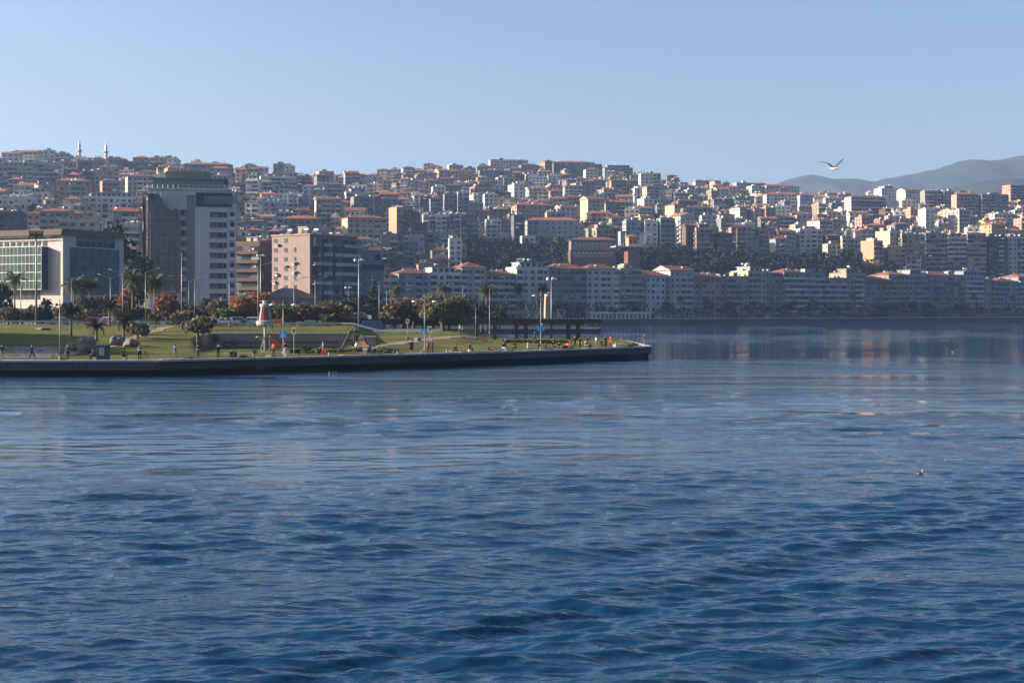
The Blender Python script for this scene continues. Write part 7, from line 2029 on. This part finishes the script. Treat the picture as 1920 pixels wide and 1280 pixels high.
link('body', GB, g); link('head', HM, g, (0, -.23, .03), (R(80), 0, 0)); link('beak', BM_, g, (0, -.28, .03)); link('wing', wing_mesh(1), g); link('wing', wing_mesh(-1), g)
mb = MB(); mb.hexa([(-.03, .15, .0), (.03, .15, .0), (.075, .34, .015), (-.075, .34, .015), (-.03, .15, .02), (.03, .15, .02), (.075, .34, .025), (-.075, .34, .025)]); mb.build('tail', 'gullwhite', g)
def floating(label, x, y, rot, sc=.7):
    Y = CAMZ * F / (y - HZ); g = thing('seagull', label, 'bird', (ux(x, Y), Y, .05), rot, 'gulls on the water', sc)
    link('body', GB, g); h = link('head', HM, g, (0, -.17, .16)); link('beak', BM_, h, (0, -.05, .01))
    mb = MB(); mb.tube([(0, -.15, .03), (0, -.18, .09), (0, -.17, .15)], [.05, .035, .03], 8); mb.build('neck', 'gullwhite', g, smooth=True)
    for sg in (-1, 1):
        mb = MB(); mb.hexa([(sg * .05, -.1, .03), (sg * .085, -.08, .02), (sg * .06, .26, .07), (sg * .01, .26, .08), (sg * .04, -.1, .07), (sg * .08, -.08, .06), (sg * .05, .28, .09), (sg * .005, .28, .10)] if sg > 0 else [(sg * .085, -.08, .02), (sg * .05, -.1, .03), (sg * .01, .26, .08), (sg * .06, .26, .07), (sg * .08, -.08, .06), (sg * .04, -.1, .07), (sg * .005, .28, .10), (sg * .05, .28, .09)]); mb.build('folded_wing', 'gullgrey', g)
floating('white seagull floating alone on the open water', 1725, 889, R(100))
floating('distant white gull floating near the far right water', 1786, 660, R(60))
for i, (x, y) in enumerate(((617, 699), (624, 699), (630, 699), (1906, 617))): floating('tiny gull resting on the water, %s counting from the slide side' % ORD(i + 1), x, y, R(60 + 50 * i), .5)

# ------------------------------------------------------------------ labels that single out each apartment block
def label_blocks():
    marks = [(55, 'the office building'), (150, 'the minaret pair'), (240, 'the office tree'), (350, 'the netted tower'), (450, 'the narrow block'), (540, 'the pink block'), (620, 'the park trees'), (690, 'the floodlight mast'), (760, 'the grove'),
             (850, 'the grove end'), (930, 'the long pergola'), (1026, 'the tan monument'), (1110, 'the arcaded hall'), (1185, 'the lift tower'), (1260, 'the pier tip'), (1340, 'the far palms'), (1430, 'the ridge trees'), (1520, 'the woods'),
             (1570, 'the flying gull'), (1650, 'the woods end'), (1725, 'the floating gull'), (1800, 'the mountain shoulder'), (1890, 'the right edge')]
    used = {}
    def band(b):
        if b['tier'] == 'shore': return 'in the waterfront row'
        y = b['y']
        return 'on the skyline' if y < 335 else ('high uphill' if y < 375 else ('mid-hill' if y < 420 else 'low-hill'))
    cand = {}
    for b in BLOCKS:
        m = min(marks, key=lambda q: abs(q[0] - b['x']))[1]; w = WALLS[b['wall']][0]; r = ROOFWORD[b['roof']]
        b['band'] = band(b)
        b['L'] = ['%s block with %s %s near %s' % (w, r, b['band'], m), '%s %s-storey block with %s %s near %s' % (w, NUM[min(b['floors'], 12)], r, b['band'], m)]
        b['o']['group'] = 'waterfront apartment row' if b['tier'] == 'shore' else 'hillside apartment blocks'
    from collections import Counter
    c0 = Counter(b['L'][0] for b in BLOCKS); left = []
    for b in BLOCKS:
        if c0[b['L'][0]] == 1: b['o']['label'] = b['L'][0]
        else: left.append(b)
    c1 = Counter(b['L'][1] for b in left); rest = {}
    for b in left:
        if c1[b['L'][1]] == 1: b['o']['label'] = b['L'][1]
        else: rest.setdefault(b['L'][1], []).append(b)
    for L, bs in rest.items():
        bs.sort(key=lambda b: b['x'])
        for i, b in enumerate(bs):
            if len(L.split()) > 13: L = L.replace(' with a ', ' with ').replace('the ', '')
            b['o']['label'] = ('leftmost ' if i == 0 else ('rightmost ' if i == len(bs) - 1 else ORD(i + 1) + ' from left ')) + L
label_blocks()
# ------------------------------------------------------------------ haze over the bay
def haze():
    m = bpy.data.materials.new('haze'); m.use_nodes = True
    n, l = m.node_tree.nodes, m.node_tree.links
    n.remove(n['Principled BSDF'])
    pv = n.new('ShaderNodeVolumePrincipled')
    pv.inputs['Color'].default_value = (.42, .60, .97, 1)
    pv.inputs['Density'].default_value = .00009
    pv.inputs['Anisotropy'].default_value = .25
    l.new(pv.outputs[0], n['Material Output'].inputs['Volume'])
    MATS['haze'] = m
    mb = MB(); mb.box(-2700, 3150, -450, 5750, -2.8, 530)
    o = mb.build('haze', 'haze')
    tag(o, 'thin blue morning haze over the bay', kind='stuff')
haze()
